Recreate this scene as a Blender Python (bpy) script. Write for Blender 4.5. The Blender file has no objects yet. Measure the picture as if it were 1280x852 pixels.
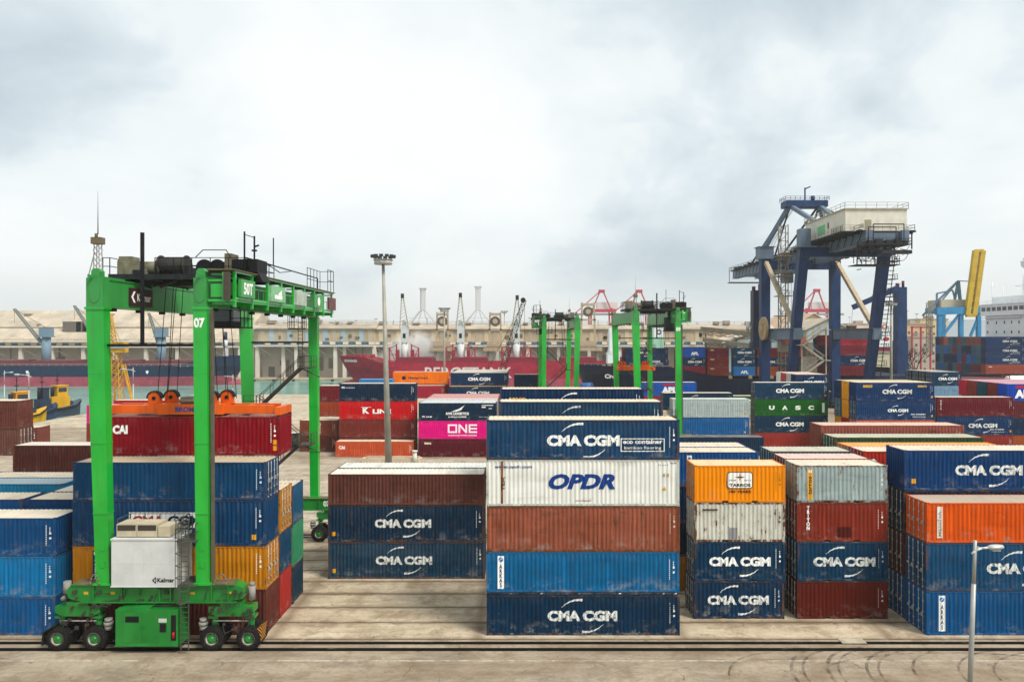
import bpy, bmesh, math, random
from mathutils import Vector, Matrix
R = math.radians
rnd = random.Random(7)
SC = bpy.context.scene
COL = SC.collection

# ------------------------------------------------------------------ camera
CAM_H, FPX, VX, VY = 18.8, 900.0, 650.0, 421.0      # lens in photo pixels (1280 wide), vanishing point
cam = bpy.data.cameras.new('camera')
camo = bpy.data.objects.new('camera', cam); COL.objects.link(camo)
camo.location = (0, 0, CAM_H); camo.rotation_euler = (R(90), 0, 0)
cam.sensor_width = 36; cam.sensor_fit = 'HORIZONTAL'
cam.lens = FPX / 1280 * 36
cam.shift_x = -(VX - 640) / 1280
cam.shift_y = (VY - 426) / 1280
cam.clip_start = 0.5; cam.clip_end = 12000
SC.camera = camo

# ------------------------------------------------------------------ sky and sun
SUN_EL, SUN_AZ = 52, 128       # azimuth clockwise from +Y (away from the camera)
w = bpy.data.worlds.new('World'); SC.world = w; w.use_nodes = True
nt = w.node_tree; nt.nodes.clear()
def N(nt, typ, **kw):
    n = nt.nodes.new(typ)
    for k, v in kw.items():
        if k.startswith('i_'): n.inputs[int(k[2:])].default_value = v
        else: setattr(n, k, v)
    return n
def L(nt, a, b): nt.links.new(a, b)
def lin(h):
    h = h.lstrip('#'); c = [int(h[i:i+2], 16)/255 for i in (0, 2, 4)]
    return tuple(x/12.92 if x <= .04045 else ((x+.055)/1.055)**2.4 for x in c)
def c4(c): return (*(lin(c) if isinstance(c, str) else c), 1)
def ramp(nt, fac, stops, mode='LINEAR'):
    r = nt.nodes.new('ShaderNodeValToRGB'); e = r.color_ramp.elements; r.color_ramp.interpolation = mode
    while len(e) < len(stops): e.new(.5)
    for x, (p, c) in zip(e, stops):
        x.position = p; x.color = c if len(c) == 4 else (*c, 1)
    L(nt, fac, r.inputs[0]); return r.outputs[0]
def g(v): return (v, v, v, 1)
def mixc(nt, fac, a, b, blend='MIX'):
    m = nt.nodes.new('ShaderNodeMix'); m.data_type = 'RGBA'; m.blend_type = blend
    for s, v in ((m.inputs[0], fac), (m.inputs[6], a), (m.inputs[7], b)):
        if hasattr(v, 'links') or isinstance(v, bpy.types.NodeSocket): L(nt, v, s)
        else: s.default_value = v
    return m.outputs[2]
def math_(nt, op, a, b=0.0, clamp=False):
    m = nt.nodes.new('ShaderNodeMath'); m.operation = op; m.use_clamp = clamp
    for s, v in ((m.inputs[0], a), (m.inputs[1], b)):
        if isinstance(v, bpy.types.NodeSocket): L(nt, v, s)
        else: s.default_value = v
    return m.outputs[0]
def noise(nt, vec, scale, detail=4, rough=.55, dist=0):
    n = nt.nodes.new('ShaderNodeTexNoise'); n.inputs['Scale'].default_value = scale
    n.inputs['Detail'].default_value = detail; n.inputs['Roughness'].default_value = rough
    n.inputs['Distortion'].default_value = dist
    L(nt, vec, n.inputs['Vector']); return n.outputs['Fac']
def mapping(nt, vec, sc=(1, 1, 1), loc=(0, 0, 0), rot=(0, 0, 0)):
    m = nt.nodes.new('ShaderNodeMapping'); m.inputs[1].default_value = loc; m.inputs[2].default_value = rot; m.inputs[3].default_value = sc
    L(nt, vec, m.inputs[0]); return m.outputs[0]

sky = N(nt, 'ShaderNodeTexSky', sky_type='NISHITA', sun_disc=False, sun_elevation=R(SUN_EL), sun_rotation=R(SUN_AZ))
sky.air_density = 1.0; sky.dust_density = 3.0
tc = N(nt, 'ShaderNodeTexCoord')
sep = N(nt, 'ShaderNodeSeparateXYZ'); L(nt, tc.outputs['Generated'], sep.inputs[0])
zz = math_(nt, 'ADD', math_(nt, 'MAXIMUM', sep.outputs[2], 0.0), 0.42)
cx = N(nt, 'ShaderNodeCombineXYZ')
L(nt, math_(nt, 'DIVIDE', sep.outputs[0], zz), cx.inputs[0]); L(nt, math_(nt, 'DIVIDE', sep.outputs[1], zz), cx.inputs[1])
SKYLOC = (58, 3, 0)
pv = mapping(nt, cx.outputs[0], loc=SKYLOC)
n1 = noise(nt, pv, 1.0, 7, .47, .4)
n2 = noise(nt, mapping(nt, cx.outputs[0], loc=(9.3, 4.2, 2)), 5.0, 8, .58, .3)
cl = math_(nt, 'ADD', math_(nt, 'MULTIPLY', n1, .82), math_(nt, 'MULTIPLY', n2, .18))
cloud = ramp(nt, cl, [(.37, c4('#b4c4ce')), (.45, c4('#cfdae0')), (.495, c4('#dfe9ed')), (.515, c4('#e9f0f1')), (.56, c4('#f0f5f5')), (.62, c4('#f8fafa'))])
horiz = ramp(nt, sep.outputs[2], [(0.0, g(1)), (.035, g(.8)), (.09, g(.25)), (.2, g(0))])
cloud = mixc(nt, horiz, cloud, c4('#dbe1e1'))
SKY_K = 0.925
skyscaled = mixc(nt, 1.0, sky.outputs[0], g(.10), 'MULTIPLY')
cc = mixc(nt, .93, skyscaled, mixc(nt, 1.0, cloud, g(SKY_K), 'MULTIPLY'))
bg = N(nt, 'ShaderNodeBackground'); L(nt, cc, bg.inputs[0]); bg.inputs[1].default_value = 1.0
wo = N(nt, 'ShaderNodeOutputWorld'); L(nt, bg.outputs[0], wo.inputs[0])

sl = bpy.data.lights.new('sun', 'SUN'); sl.energy = 3.2; sl.angle = R(18); sl.color = (1, .95, .87)
so = bpy.data.objects.new('sun', sl); COL.objects.link(so)
sd = Vector((math.sin(R(SUN_AZ))*math.cos(R(SUN_EL)), math.cos(R(SUN_AZ))*math.cos(R(SUN_EL)), math.sin(R(SUN_EL))))
so.rotation_euler = (-sd).to_track_quat('-Z', 'Y').to_euler(); so.location = (0, 0, 60)

SC.view_settings.view_transform = 'Standard'; SC.view_settings.look = 'None'
SC.view_settings.exposure = 0.28; SC.view_settings.gamma = 1.0; SC.view_settings.use_curve_mapping = False
SC.render.engine = 'CYCLES'
SC.cycles.max_bounces = 5; SC.cycles.diffuse_bounces = 3; SC.cycles.glossy_bounces = 2
SC.cycles.transparent_max_bounces = 8; SC.cycles.volume_bounces = 2
SC.cycles.use_denoising = True
SC.cycles.sample_clamp_indirect = 4

def at(px, py, Y):
    "a point of the place from its place in the photo and its distance"
    return Vector(((px - VX)*Y/FPX, Y, CAM_H - (py - VY)*Y/FPX))
def X_(px, Y): return (px - VX)*Y/FPX
def Z_(py, Y): return CAM_H - (py - VY)*Y/FPX

# ------------------------------------------------------------------ materials
_M = {}
def newmat(name):
    m = bpy.data.materials.new(name); m.use_nodes = True; t = m.node_tree; t.nodes.clear()
    o = N(t, 'ShaderNodeOutputMaterial'); b = N(t, 'ShaderNodeBsdfPrincipled'); L(t, b.outputs[0], o.inputs[0])
    return m, t, b
def objcoord(t, rndk=60.0):
    tc = N(t, 'ShaderNodeTexCoord'); oi = N(t, 'ShaderNodeObjectInfo')
    v = N(t, 'ShaderNodeVectorMath', operation='MULTIPLY_ADD')
    cb = N(t, 'ShaderNodeCombineXYZ')
    for i in range(3): L(t, oi.outputs['Random'], cb.inputs[i])
    L(t, cb.outputs[0], v.inputs[0]); v.inputs[1].default_value = (rndk, rndk*.7, rndk*1.3); L(t, tc.outputs['Object'], v.inputs[2])
    return v.outputs[0], oi, tc
def bump(t, b, h, strength=.3, dist=.02):
    bp = N(t, 'ShaderNodeBump'); bp.inputs['Strength'].default_value = strength; bp.inputs['Distance'].default_value = dist
    L(t, h, bp.inputs['Height']); L(t, bp.outputs[0], b.inputs['Normal'])
RUSTC = (.115, .042, .018, 1)
def paint(col, rust=.3, fade=.3, rough=.5, chips=.3, streak=.5, dirt=.35):
    "weathered painted steel: fading, rain streaks, rust and scuffs"
    key = ('paint', col, rust, fade, rough, chips, streak, dirt)
    if key in _M: return _M[key]
    m, t, b = newmat('painted_steel'); base = c4(col)
    if base[2] > base[1]*1.2 and base[2] > base[0]*2 and base[2] < .40: base = (base[0]*.55, base[1]*1.02, base[2]*.9, 1)
    if max(base[:3]) < .14: base = tuple(x*.92 for x in base[:3])+(1,)
    v, oi, tc = objcoord(t)
    lum = sum(base[:3])/3
    fk = max(0, fade-.45); fadec = tuple(x*1.25 + .004 + fk*(lum*.5+.045) for x in base[:3]) + (1,)
    big = noise(t, mapping(t, v, (.35, .35, .7)), 1.0, 4, .6)
    c = mixc(t, ramp(t, big, [(.35, g(0)), (.75, g(fade))]), base, fadec)
    st = noise(t, mapping(t, v, (5.5, 5.5, .22)), 1.0, 3, .6)
    c = mixc(t, ramp(t, st, [(.48, g(0)), (.72, g(streak))]), c, tuple(x*.5+.003 for x in base[:3])+(1,))
    c = mixc(t, ramp(t, st, [(.28, g(streak*.9)), (.44, g(0))]), c, tuple(x*1.9+.004 for x in base[:3])+(1,))
    pat = noise(t, mapping(t, v, (.9, .9, 1.4), (4, 2, 7)), 1.0, 5, .62)
    c = mixc(t, ramp(t, pat, [(.55, g(0)), (.72, g(dirt))]), c, tuple(x*.45+y for x, y in zip(base[:3], (.028, .024, .018)))+(1,))
    # wear by use: forklift scuffs along the foot of the wall, run-off under the top rail
    so_ = N(t, 'ShaderNodeSeparateXYZ'); L(t, tc.outputs['Object'], so_.inputs[0])
    foot = ramp(t, math_(t, 'MULTIPLY', so_.outputs[2], .34), [(.05, g(1)), (.36, g(0))])
    head = ramp(t, math_(t, 'MULTIPLY', so_.outputs[2], .34), [(.62, g(0)), (.86, g(1))])
    sc = noise(t, mapping(t, v, (1.1, 1.1, 1.5), (2, 9, 4)), 1.0, 9, .74)
    c = mixc(t, math_(t, 'MULTIPLY', foot, ramp(t, sc, [(.52, g(0)), (.60, g(min(.8, .25+chips)))])), c, mixc(t, noise(t, v, 9, 4), tuple(x*.5+.06 for x in base[:3])+(1,), (.33, .31, .28, 1)))
    c = mixc(t, math_(t, 'MULTIPLY', head, ramp(t, st, [(.46, g(0)), (.6, g(.55))])), c, tuple(x*1.3+.035 for x in base[:3])+(1,))
    dn = noise(t, mapping(t, v, (.45, .45, 2.0), (6, 1, 3)), 1.0, 6, .7)
    c = mixc(t, ramp(t, dn, [(.56, g(0)), (.66, g(dirt*.8))]), c, tuple(x*.35+y for x, y in zip(base[:3], (.02, .017, .012)))+(1,))
    ru = math_(t, 'ADD', math_(t, 'MULTIPLY', noise(t, mapping(t, v, (3.2, 3.2, 1.6)), 1.0, 7, .7), .65), math_(t, 'MULTIPLY', noise(t, mapping(t, v, (7, 7, .5), (3, 1, 0)), 1.0, 3, .5), .35))
    thr = .74 - .30*rust
    rmask = ramp(t, ru, [(thr, g(0)), (thr+.035, g(1))])
    rhalo = ramp(t, ru, [(thr-.09, g(0)), (thr+.03, g(min(1, .3+rust*.5)))])
    c = mixc(t, rhalo, c, tuple(x*.6+y*.5 for x, y in zip(base[:3], (.16, .07, .03)))+(1,))
    rc = mixc(t, noise(t, v, 14, 3), (.06, .024, .012, 1), (.19, .08, .035, 1))
    c = mixc(t, rmask, c, rc)
    ch = noise(t, mapping(t, v, (2.2, 2.2, 2.6), (8, 8, 1)), 1.0, 8, .72)
    ct = .73 - .08*chips
    c = mixc(t, ramp(t, ch, [(ct, g(0)), (ct+.02, g(.75*min(1, chips*2)))]), c, (.42, .40, .37, 1))
    hs = N(t, 'ShaderNodeHueSaturation'); L(t, c, hs.inputs['Color'])
    L(t, math_(t, 'ADD', math_(t, 'MULTIPLY', oi.outputs['Random'], .22), .89), hs.inputs['Value'])
    L(t, hs.outputs[0], b.inputs['Base Color'])
    L(t, ramp(t, rmask, [(0, g(rough)), (1, g(.9))]), b.inputs['Roughness'])
    b.inputs['Specular IOR Level'].default_value = .08
    bump(t, b, noise(t, mapping(t, v, (1, 1, .6)), 2.2, 3), .25, .02)
    _M[key] = m; return m
def roofmat(col, dust=.75, dustc='#c9bba6', rust=.3):
    key = ('roof', col, dust, dustc, rust)
    if key in _M: return _M[key]
    m, t, b = newmat('dusty_roof_steel'); v, oi, tc = objcoord(t)
    n = noise(t, mapping(t, v, (.5, 1.0, 1)), 1.3, 6, .65)
    c = mixc(t, ramp(t, n, [(.30, g(max(0, dust-.3))), (.62, g(min(1, dust+.15)))]), c4(col), c4(dustc))
    c = mixc(t, ramp(t, noise(t, mapping(t, v, (2.2, .35, 1), (3, 3, 3)), 1.0, 4), [(.5, g(0)), (.75, g(.4))]), c, (.22, .18, .14, 1))
    ru = noise(t, mapping(t, v, (1.5, 1.5, 1), (9, 1, 1)), 1.4, 7, .7)
    c = mixc(t, ramp(t, ru, [(.70-.25*rust, g(0)), (.80-.22*rust, g(.7))]), c, (.20, .095, .05, 1))
    L(t, c, b.inputs['Base Color']); b.inputs['Roughness'].default_value = .75
    b.inputs['Specular IOR Level'].default_value = .25
    _M[key] = m; return m
def plain(col, rough=.6, var=.25, scale=2.0, metal=0.0, name='surface', bumpk=0, spec=.2):
    key = ('plain', col, rough, var, scale, metal, bumpk, spec)
    if key in _M: return _M[key]
    m, t, b = newmat(name); v, oi, tc = objcoord(t); base = c4(col)
    n = noise(t, v, scale, 5, .6)
    c = mixc(t, ramp(t, n, [(.3, g(0)), (.7, g(1))]), tuple(x*(1-var) for x in base[:3])+(1,), tuple(min(1, x*(1+var*.6)) for x in base[:3])+(1,))
    c = mixc(t, ramp(t, noise(t, mapping(t, v, (2.5, 2.5, .3)), scale, 4), [(.56, g(0)), (.8, g(var))]), c, (.09, .07, .05, 1))
    L(t, c, b.inputs['Base Color']); b.inputs['Roughness'].default_value = rough; b.inputs['Metallic'].default_value = metal
    b.inputs['Specular IOR Level'].default_value = spec
    if bumpk: bump(t, b, noise(t, v, scale*4, 4), bumpk, .02)
    _M[key] = m; return m
def letter(col='#f0f1ec', wear=.5):
    key = ('letter', col, wear)
    if key in _M: return _M[key]
    m, t, b = newmat('lettering_paint'); v, oi, tc = objcoord(t); base = c4(col)
    c = mixc(t, ramp(t, noise(t, mapping(t, v, (2, 2, .8)), 2.2, 6, .7), [(.5, g(0)), (.8, g(wear))]), base, tuple(x*.55 for x in base[:3])+(1,))
    c = mixc(t, ramp(t, noise(t, mapping(t, v, (3, 3, 2.2), (5, 5, 5)), 1.6, 8, .75), [(.60-.08*wear, g(0)), (.66-.06*wear, g(min(1, wear*1.3)))]), c, tuple(x*.18+.012 for x in base[:3])+(1,))
    L(t, c, b.inputs['Base Color']); b.inputs['Roughness'].default_value = .6; b.inputs['Specular IOR Level'].default_value = .15
    _M[key] = m; return m

# ------------------------------------------------------------------ mesh builder
class MB:
    def __init__(s): s.v = []; s.f = []; s.m = []; s.sm = []; s.p = []
    def add(s, vs, fs, m=0, smooth=False):
        o = len(s.v); s.p.append((o, len(s.f))); s.v += [tuple(p) for p in vs]
        for f in fs: s.f.append(tuple(i+o for i in f)); s.m.append(m); s.sm.append(smooth)
        return s
    def box(s, x0, x1, y0, y1, z0, z1, m=0):
        if x0 > x1: x0, x1 = x1, x0
        if y0 > y1: y0, y1 = y1, y0
        if z0 > z1: z0, z1 = z1, z0
        return s.add([(x0,y0,z0),(x1,y0,z0),(x1,y1,z0),(x0,y1,z0),(x0,y0,z1),(x1,y0,z1),(x1,y1,z1),(x0,y1,z1)],
              [(3,2,1,0),(4,5,6,7),(0,1,5,4),(1,2,6,5),(2,3,7,6),(3,0,4,7)], m)
    def hexa(s, b, t, m=0):
        "bottom four corners and top four corners, both counter-clockwise from above"
        return s.add(list(b)+list(t), [(3,2,1,0),(4,5,6,7),(0,1,5,4),(1,2,6,5),(2,3,7,6),(3,0,4,7)], m)
    def bar(s, p, q, a, b=None, m=0, up=(0,0,1)):
        "square bar from p to q, a wide and b high"
        b = a if b is None else b
        p, q = Vector(p), Vector(q); d = (q-p)
        if d.length < 1e-6: return s
        d.normalize(); u = Vector(up)
        if abs(d.dot(u)) > .98: u = Vector((0,1,0)) if abs(d.y) < .9 else Vector((1,0,0))
        x = d.cross(u).normalized()*a/2; y = x.cross(d).normalized()*b/2
        return s.hexa([p-x-y, p+x-y, p+x+y, p-x+y][::1], [q-x-y, q+x-y, q+x+y, q-x+y], m)
    def cyl(s, p, q, r, r2=None, n=10, m=0, cap=True, smooth=True):
        r2 = r if r2 is None else r2
        p, q = Vector(p), Vector(q); d = (q-p).normalized()
        u = Vector((0,0,1)) if abs(d.z) < .9 else Vector((1,0,0))
        x = d.cross(u).normalized(); y = d.cross(x)
        vs = []
        for c, rr in ((p, r), (q, r2)):
            for i in range(n):
                a = 2*math.pi*i/n; vs.append(c + (x*math.cos(a)+y*math.sin(a))*rr)
        o = len(s.v); s.add(vs, [(i, (i+1) % n, n+(i+1) % n, n+i) for i in range(n)], m, smooth)
        if cap:
            s.f.append(tuple(o+i for i in range(n))[::-1]); s.m.append(m); s.sm.append(False)
            s.f.append(tuple(o+n+i for i in range(n))); s.m.append(m); s.sm.append(False)
        return s
    def tube(s, pts, r, n=6, m=0):
        for a, b in zip(pts, pts[1:]): s.cyl(a, b, r, n=n, m=m)
        return s
    def prism(s, poly, axis, a, b, m=0):
        "polygon of 2-d points extruded along axis from a to b"
        def P(p, t):
            return {'x': (t, p[0], p[1]), 'y': (p[0], t, p[1]), 'z': (p[0], p[1], t)}[axis]
        n = len(poly); vs = [P(p, a) for p in poly]+[P(p, b) for p in poly]
        return s.add(vs, [tuple(range(n))[::-1], tuple(range(n, 2*n))]+[(i, (i+1) % n, n+(i+1) % n, n+i) for i in range(n)], m)
    def lathe(s, prof, c, axis='y', n=20, m=0):
        "profile of (radius, along axis)"
        vs = []; c = Vector(c)
        for r, h in prof:
            for i in range(n):
                a = 2*math.pi*i/n; u, w_ = r*math.cos(a), r*math.sin(a)
                vs.append(c + Vector({'x': (h, u, w_), 'y': (u, h, w_), 'z': (u, w_, h)}[axis]))
        k = len(prof)
        return s.add(vs, [(j*n+i, j*n+(i+1) % n, (j+1)*n+(i+1) % n, (j+1)*n+i) for j in range(k-1) for i in range(n)], m, True)
    def mesh(s, name='mesh', fix=True):
        me = bpy.data.meshes.new(name); me.from_pydata(s.v, [], s.f)
        me.polygons.foreach_set('material_index', s.m); me.polygons.foreach_set('use_smooth', s.sm)
        if fix:
            bm = bmesh.new(); bm.from_mesh(me); bmesh.ops.recalc_face_normals(bm, faces=bm.faces); bm.to_mesh(me); bm.free()
        me.update(); return me
    def build(s, name, mats, parent=None, fix=True):
        return link(name, s.mesh(name, fix), mats, parent)
    def build_each(s, name, mats, parent=None):
        "every separate piece becomes an object of its own"
        ends = s.p[1:]+[(len(s.v), len(s.f))]; out = []
        for (v0, f0), (v1, f1) in zip(s.p, ends):
            k = MB(); k.v = s.v[v0:v1]; k.f = [tuple(i-v0 for i in f) for f in s.f[f0:f1]]; k.m = s.m[f0:f1]; k.sm = s.sm[f0:f1]
            out.append(k.build(name, mats, parent))
        return out
def link(name, me, mats, parent=None):
    if not isinstance(mats, (list, tuple)): mats = [mats]
    o = bpy.data.objects.new(name, me); COL.objects.link(o)
    if len(me.materials) < len(mats):
        for i in range(len(mats)-len(me.materials)): me.materials.append(None)
    for i, mt in enumerate(mats):
        o.material_slots[i].link = 'OBJECT'; o.material_slots[i].material = mt
    if parent: o.parent = parent
    return o
def thing(name, label, cat, loc=(0,0,0), rz=0, group=None):
    o = bpy.data.objects.new(name, None); COL.objects.link(o); o.empty_display_size = .5
    o.location = loc; o.rotation_euler = (0,0,rz); o['label'] = label; o['category'] = cat
    if group: o['group'] = group
    return o
def tag(o, label, cat, group=None):
    o['label'] = label; o['category'] = cat
    if group: o['group'] = group
    return o
def struct(o, kind='structure'): o['kind'] = kind; return o
def copy_tree(o, parent=None, skip=()):
    c = o.copy(); COL.objects.link(c); c.parent = parent
    for ch in list(o.children):
        if ch.name.split('.')[0] not in skip: copy_tree(ch, c, skip)
    return c

# ------------------------------------------------------------------ lettering
_T = {}
def text_mesh(body, capw=None, caph=1.0, bold=.0, shear=0.0, spacing=1.0, stack=False):
    "flat letters in the XZ plane, lower left corner at the origin; capw by caph metres"
    key = (body, capw, caph, bold, shear, spacing, stack)
    if key in _T: return _T[key]
    cu = bpy.data.curves.new('lettering', 'FONT'); cu.body = '\n'.join(body) if stack else body
    cu.size = 1; cu.offset = bold; cu.shear = shear; cu.space_character = spacing; cu.resolution_u = 3
    if stack: cu.align_x = 'CENTER'; cu.space_line = .82
    o = bpy.data.objects.new('lettering', cu); COL.objects.link(o)
    dg = bpy.context.evaluated_depsgraph_get(); dg.update()
    me = bpy.data.meshes.new_from_object(o.evaluated_get(dg))
    bpy.data.objects.remove(o); bpy.data.curves.remove(cu)
    xs = [v.co.x for v in me.vertices]; ys = [v.co.y for v in me.vertices]
    x0, x1, y0, y1 = min(xs), max(xs), min(ys), max(ys)
    k = caph/(y1-y0); kx = k if capw is None else capw/(x1-x0)
    vs = [((v.co.x-x0)*kx, (v.co.y-y0)*k) for v in me.vertices]
    fs = [tuple(p.vertices) for p in me.polygons]
    bpy.data.meshes.remove(me)
    _T[key] = (vs, fs); return _T[key]
def swoosh(x0, z0, x1, z1, bend, t0, t1, n=10):
    "curved tapering stroke"
    a, b = Vector((x0, z0)), Vector((x1, z1)); d = b-a; nrm = Vector((-d.y, d.x)).normalized()
    pts = [a + d*(i/n) + nrm*bend*4*(i/n)*(1-i/n) for i in range(n+1)]
    vs = []; fs = []
    for i, p in enumerate(pts):
        q = pts[min(i+1, n)]-pts[max(i-1, 0)]; m_ = Vector((-q.y, q.x)).normalized(); th = (t0+(t1-t0)*i/n)/2
        vs += [tuple(p-m_*th), tuple(p+m_*th)]
    for i in range(n): fs.append((2*i, 2*i+2, 2*i+3, 2*i+1))
    return vs, fs
class Flat:
    "flat shapes in XZ collected, then laid on a ribbed wall"
    def __init__(s): s.v = []; s.f = []; s.m = []
    def add(s, vf, dx=0, dz=0, m=0, rot=0):
        vs, fs = vf; o = len(s.v)
        if rot == 90: vs = [(-z, x) for x, z in vs]
        if rot == -90: vs = [(z, -x) for x, z in vs]
        s.v += [(x+dx, z+dz) for x, z in vs]
        for f in fs: s.f.append(tuple(i+o for i in f)); s.m.append(m)
        return s
    def rect(s, x0, x1, z0, z1, m=0): return s.add(([(x0,z0),(x1,z0),(x1,z1),(x0,z1)], [(0,1,2,3)]), m=m)
    def ring(s, x0, x1, z0, z1, t, m=0):
        for a in ((x0,x1,z0,z0+t),(x0,x1,z1-t,z1),(x0,x0+t,z0+t,z1-t),(x1-t,x1,z0+t,z1-t)): s.rect(*a, m=m)
        return s
    def disc(s, cx, cz, r, n=16, m=0, r2=None):
        return s.add(([(cx+r*math.cos(2*math.pi*i/n), cz+(r2 or r)*math.sin(2*math.pi*i/n)) for i in range(n)], [tuple(range(n))]), m=m)
    def mesh(s, prof=None, y=0.0, cuts=(), lift=.003):
        bm = bmesh.new(); vs = [bm.verts.new((x, 0, z)) for x, z in s.v]
        for f, m in zip(s.f, s.m):
            try: fc = bm.faces.new([vs[i] for i in f]); fc.material_index = m
            except ValueError: pass
        if prof and s.v:
            lo = min(x for x, z in s.v); hi = max(x for x, z in s.v)
            for x in cuts:
                if lo < x < hi:
                    bmesh.ops.bisect_plane(bm, geom=bm.verts[:]+bm.edges[:]+bm.faces[:], plane_co=(x,0,0), plane_no=(1,0,0))
        for f in bm.faces:
            k = f.material_index*.002
            for vtx in f.verts: vtx.co.y = (prof(vtx.co.x) if prof else y) - lift - k
        for f in bm.faces:
            if f.normal.y > 0: pass
        bm.normal_update()
        for f in bm.faces:
            if f.normal.y > 0: f.normal_flip()
        me = bpy.data.meshes.new('lettering'); bm.to_mesh(me); bm.free(); return me
    def build(s, name, mats, parent=None, prof=None, y=0.0, cuts=(), lift=.003):
        return link(name, s.mesh(prof, y, cuts, lift), mats, parent)
# ------------------------------------------------------------------ shipping containers
CW = 2.438
L20, L40 = 6.06, 12.19
_C = {}
YC, YR = .016, .052
def ribs(Lc):
    a, b = .15, Lc-.15; n = round((b-a)/.278); p = (b-a)/n; br = []
    for i in range(n):
        for k in (.13, .37, .63, .87): br.append(a+p*(i+k))
    def prof(x):
        if x <= a or x >= b: return YC
        t = ((x-a)/p) % 1
        if t < .13 or t > .87: return YC
        if t < .37: return YC+(YR-YC)*(t-.13)/.24
        if t < .63: return YR
        return YR-(YR-YC)*(t-.63)/.24
    return prof, [a]+br+[b]
def side_mesh(Lc, H, back, var=0):
    key = ('side', Lc, H, back, var)
    if key in _C: return _C[key]
    prof, br = ribs(Lc); m = MB()
    z0, z1 = .15, H-.07; vs = []
    rr = random.Random(var*31+int(H*100)+(7 if back else 0)+int(Lc)); nz = 8
    dents = [(rr.uniform(.6, Lc-.6), rr.uniform(.35, H-.4), rr.uniform(.25, .9), rr.uniform(.15, .5), rr.uniform(.012, .05)) for _ in range(int(Lc*.8))]
    bow = [(rr.uniform(.5, Lc-.5), rr.uniform(.8, 2.2), rr.uniform(0, .022)) for _ in range(4)]
    for x in br:
        for k in range(nz+1):
            z = z0+(z1-z0)*k/nz; d = 0
            if 0 < k < nz:
                for cx_, cz_, sx, sz, a in dents: d += a*math.exp(-((x-cx_)/sx)**2-((z-cz_)/sz)**2)
                for cx_, sx, a in bow: d += a*math.exp(-((x-cx_)/sx)**2)*math.sin(math.pi*k/nz)
            y = prof(x)+min(d, .06); y = CW-y if back else y
            vs.append((x, y, z))
    w_ = nz+1
    fs = [(w_*i+k, w_*(i+1)+k, w_*(i+1)+k+1, w_*i+k+1) for i in range(len(br)-1) for k in range(nz)]
    m.add(vs, fs)
    me = m.mesh('side_panel', fix=False)
    _C[key] = me; return me
def roof_mesh(Lc, H):
    key = ('roof', Lc, H)
    if key in _C: return _C[key]
    m = MB(); a, b = .10, Lc-.10; n = int((b-a)/.30); p = (b-a)/n; vs = []
    for i in range(n):
        for k, h in ((.0, 0), (.2, .018), (.5, .018), (.7, 0)): vs.append((a+p*(i+k), h))
    vs.append((b, 0)); pts = []
    for x, h in vs: pts += [(x, .05, H-.035+h), (x, CW-.05, H-.035+h)]
    m.add(pts, [(2*i, 2*i+2, 2*i+3, 2*i+1) for i in range(len(vs)-1)])
    me = m.mesh('roof_panel', fix=False); _C[key] = me; return me
def frame_mesh(Lc, H, cast):
    key = ('frame', Lc, H, cast)
    if key in _C: return _C[key]
    m = MB(); e = .118 if cast else 0.0
    pw = .155
    for x0, x1 in ((0, pw), (Lc-pw, Lc)):
        for y0, y1 in ((.004, .11), (CW-.11, CW-.004)): m.box(x0+.004*(x0 == 0), x1-.004*(x0 > 0), y0, y1, e, H-e)
    for y0, y1 in ((.008, .075), (CW-.075, CW-.008)):
        m.box(pw, Lc-pw, y0, y1, H-.085, H-.02)
        if Lc < 7:       # fork pockets break the bottom rail
            for a, b in ((pw, 1.85), (2.25, Lc-2.25), (Lc-1.85, Lc-pw)): m.box(a, b, y0, y1, .02, .16)
            m.box(1.85, 2.25, y0+.004, y1-.004, .135, .158); m.box(Lc-2.25, Lc-1.85, y0+.004, y1-.004, .135, .158)
        else: m.box(pw, Lc-pw, y0, y1, .02, .16)
    for x0, x1 in ((.008, .08), (Lc-.08, Lc-.008)):
        m.box(x0, x1, .11, CW-.11, H-.10, H-.02); m.box(x0, x1, .11, CW-.11, .02, .15)
    m.box(.09, Lc-.09, .20, CW-.20, .06, .15)
    if not cast:
        for x in (0, Lc-.178):
            for y in (0, CW-.162):
                for z in (0, H-.118): m.box(x-.003, x+.181, y-.003, y+.165, z, z+.118)
    me = m.mesh('frame'); _C[key] = me; return me
def casting_mesh():
    if 'cast' in _C: return _C['cast']
    m = MB(); m.box(-.003, .178, -.003, .162, 0, .118)
    m.prism([(.089+.032*math.cos(a), .06+.038*math.sin(a)) for a in [i*math.pi/5 for i in range(10)]], 'y', -.0055, .155, 1)  # hole shade painted as black plugs standing slightly proud
    m.prism([(.081+.038*math.cos(a), .06+.032*math.sin(a)) for a in [i*math.pi/5 for i in range(10)]], 'x', -.0055, .1805, 1)
    _C['cast'] = m.mesh('corner_casting'); return _C['cast']
def end_mesh(Lc, H, side):
    key = ('end', Lc, H, side)
    if key in _C: return _C[key]
    m = MB(); a, b = .11, CW-.11; n = 9; p = (b-a)/n; pts = [(a, .012)]
    for i in range(n):
        for k, d in ((.16, .012), (.36, .055), (.64, .055), (.84, .012)): pts.append((a+p*(i+k), d))
    pts.append((b, .012)); vs = []
    for y, d in pts:
        x = d if side == 'L' else Lc-d
        vs += [(x, y, .15), (x, y, H-.09)]
    m.add(vs, [(2*i, 2*i+2, 2*i+3, 2*i+1) for i in range(len(pts)-1)])
    me = m.mesh('end_panel', fix=False); _C[key] = me; return me
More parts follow.
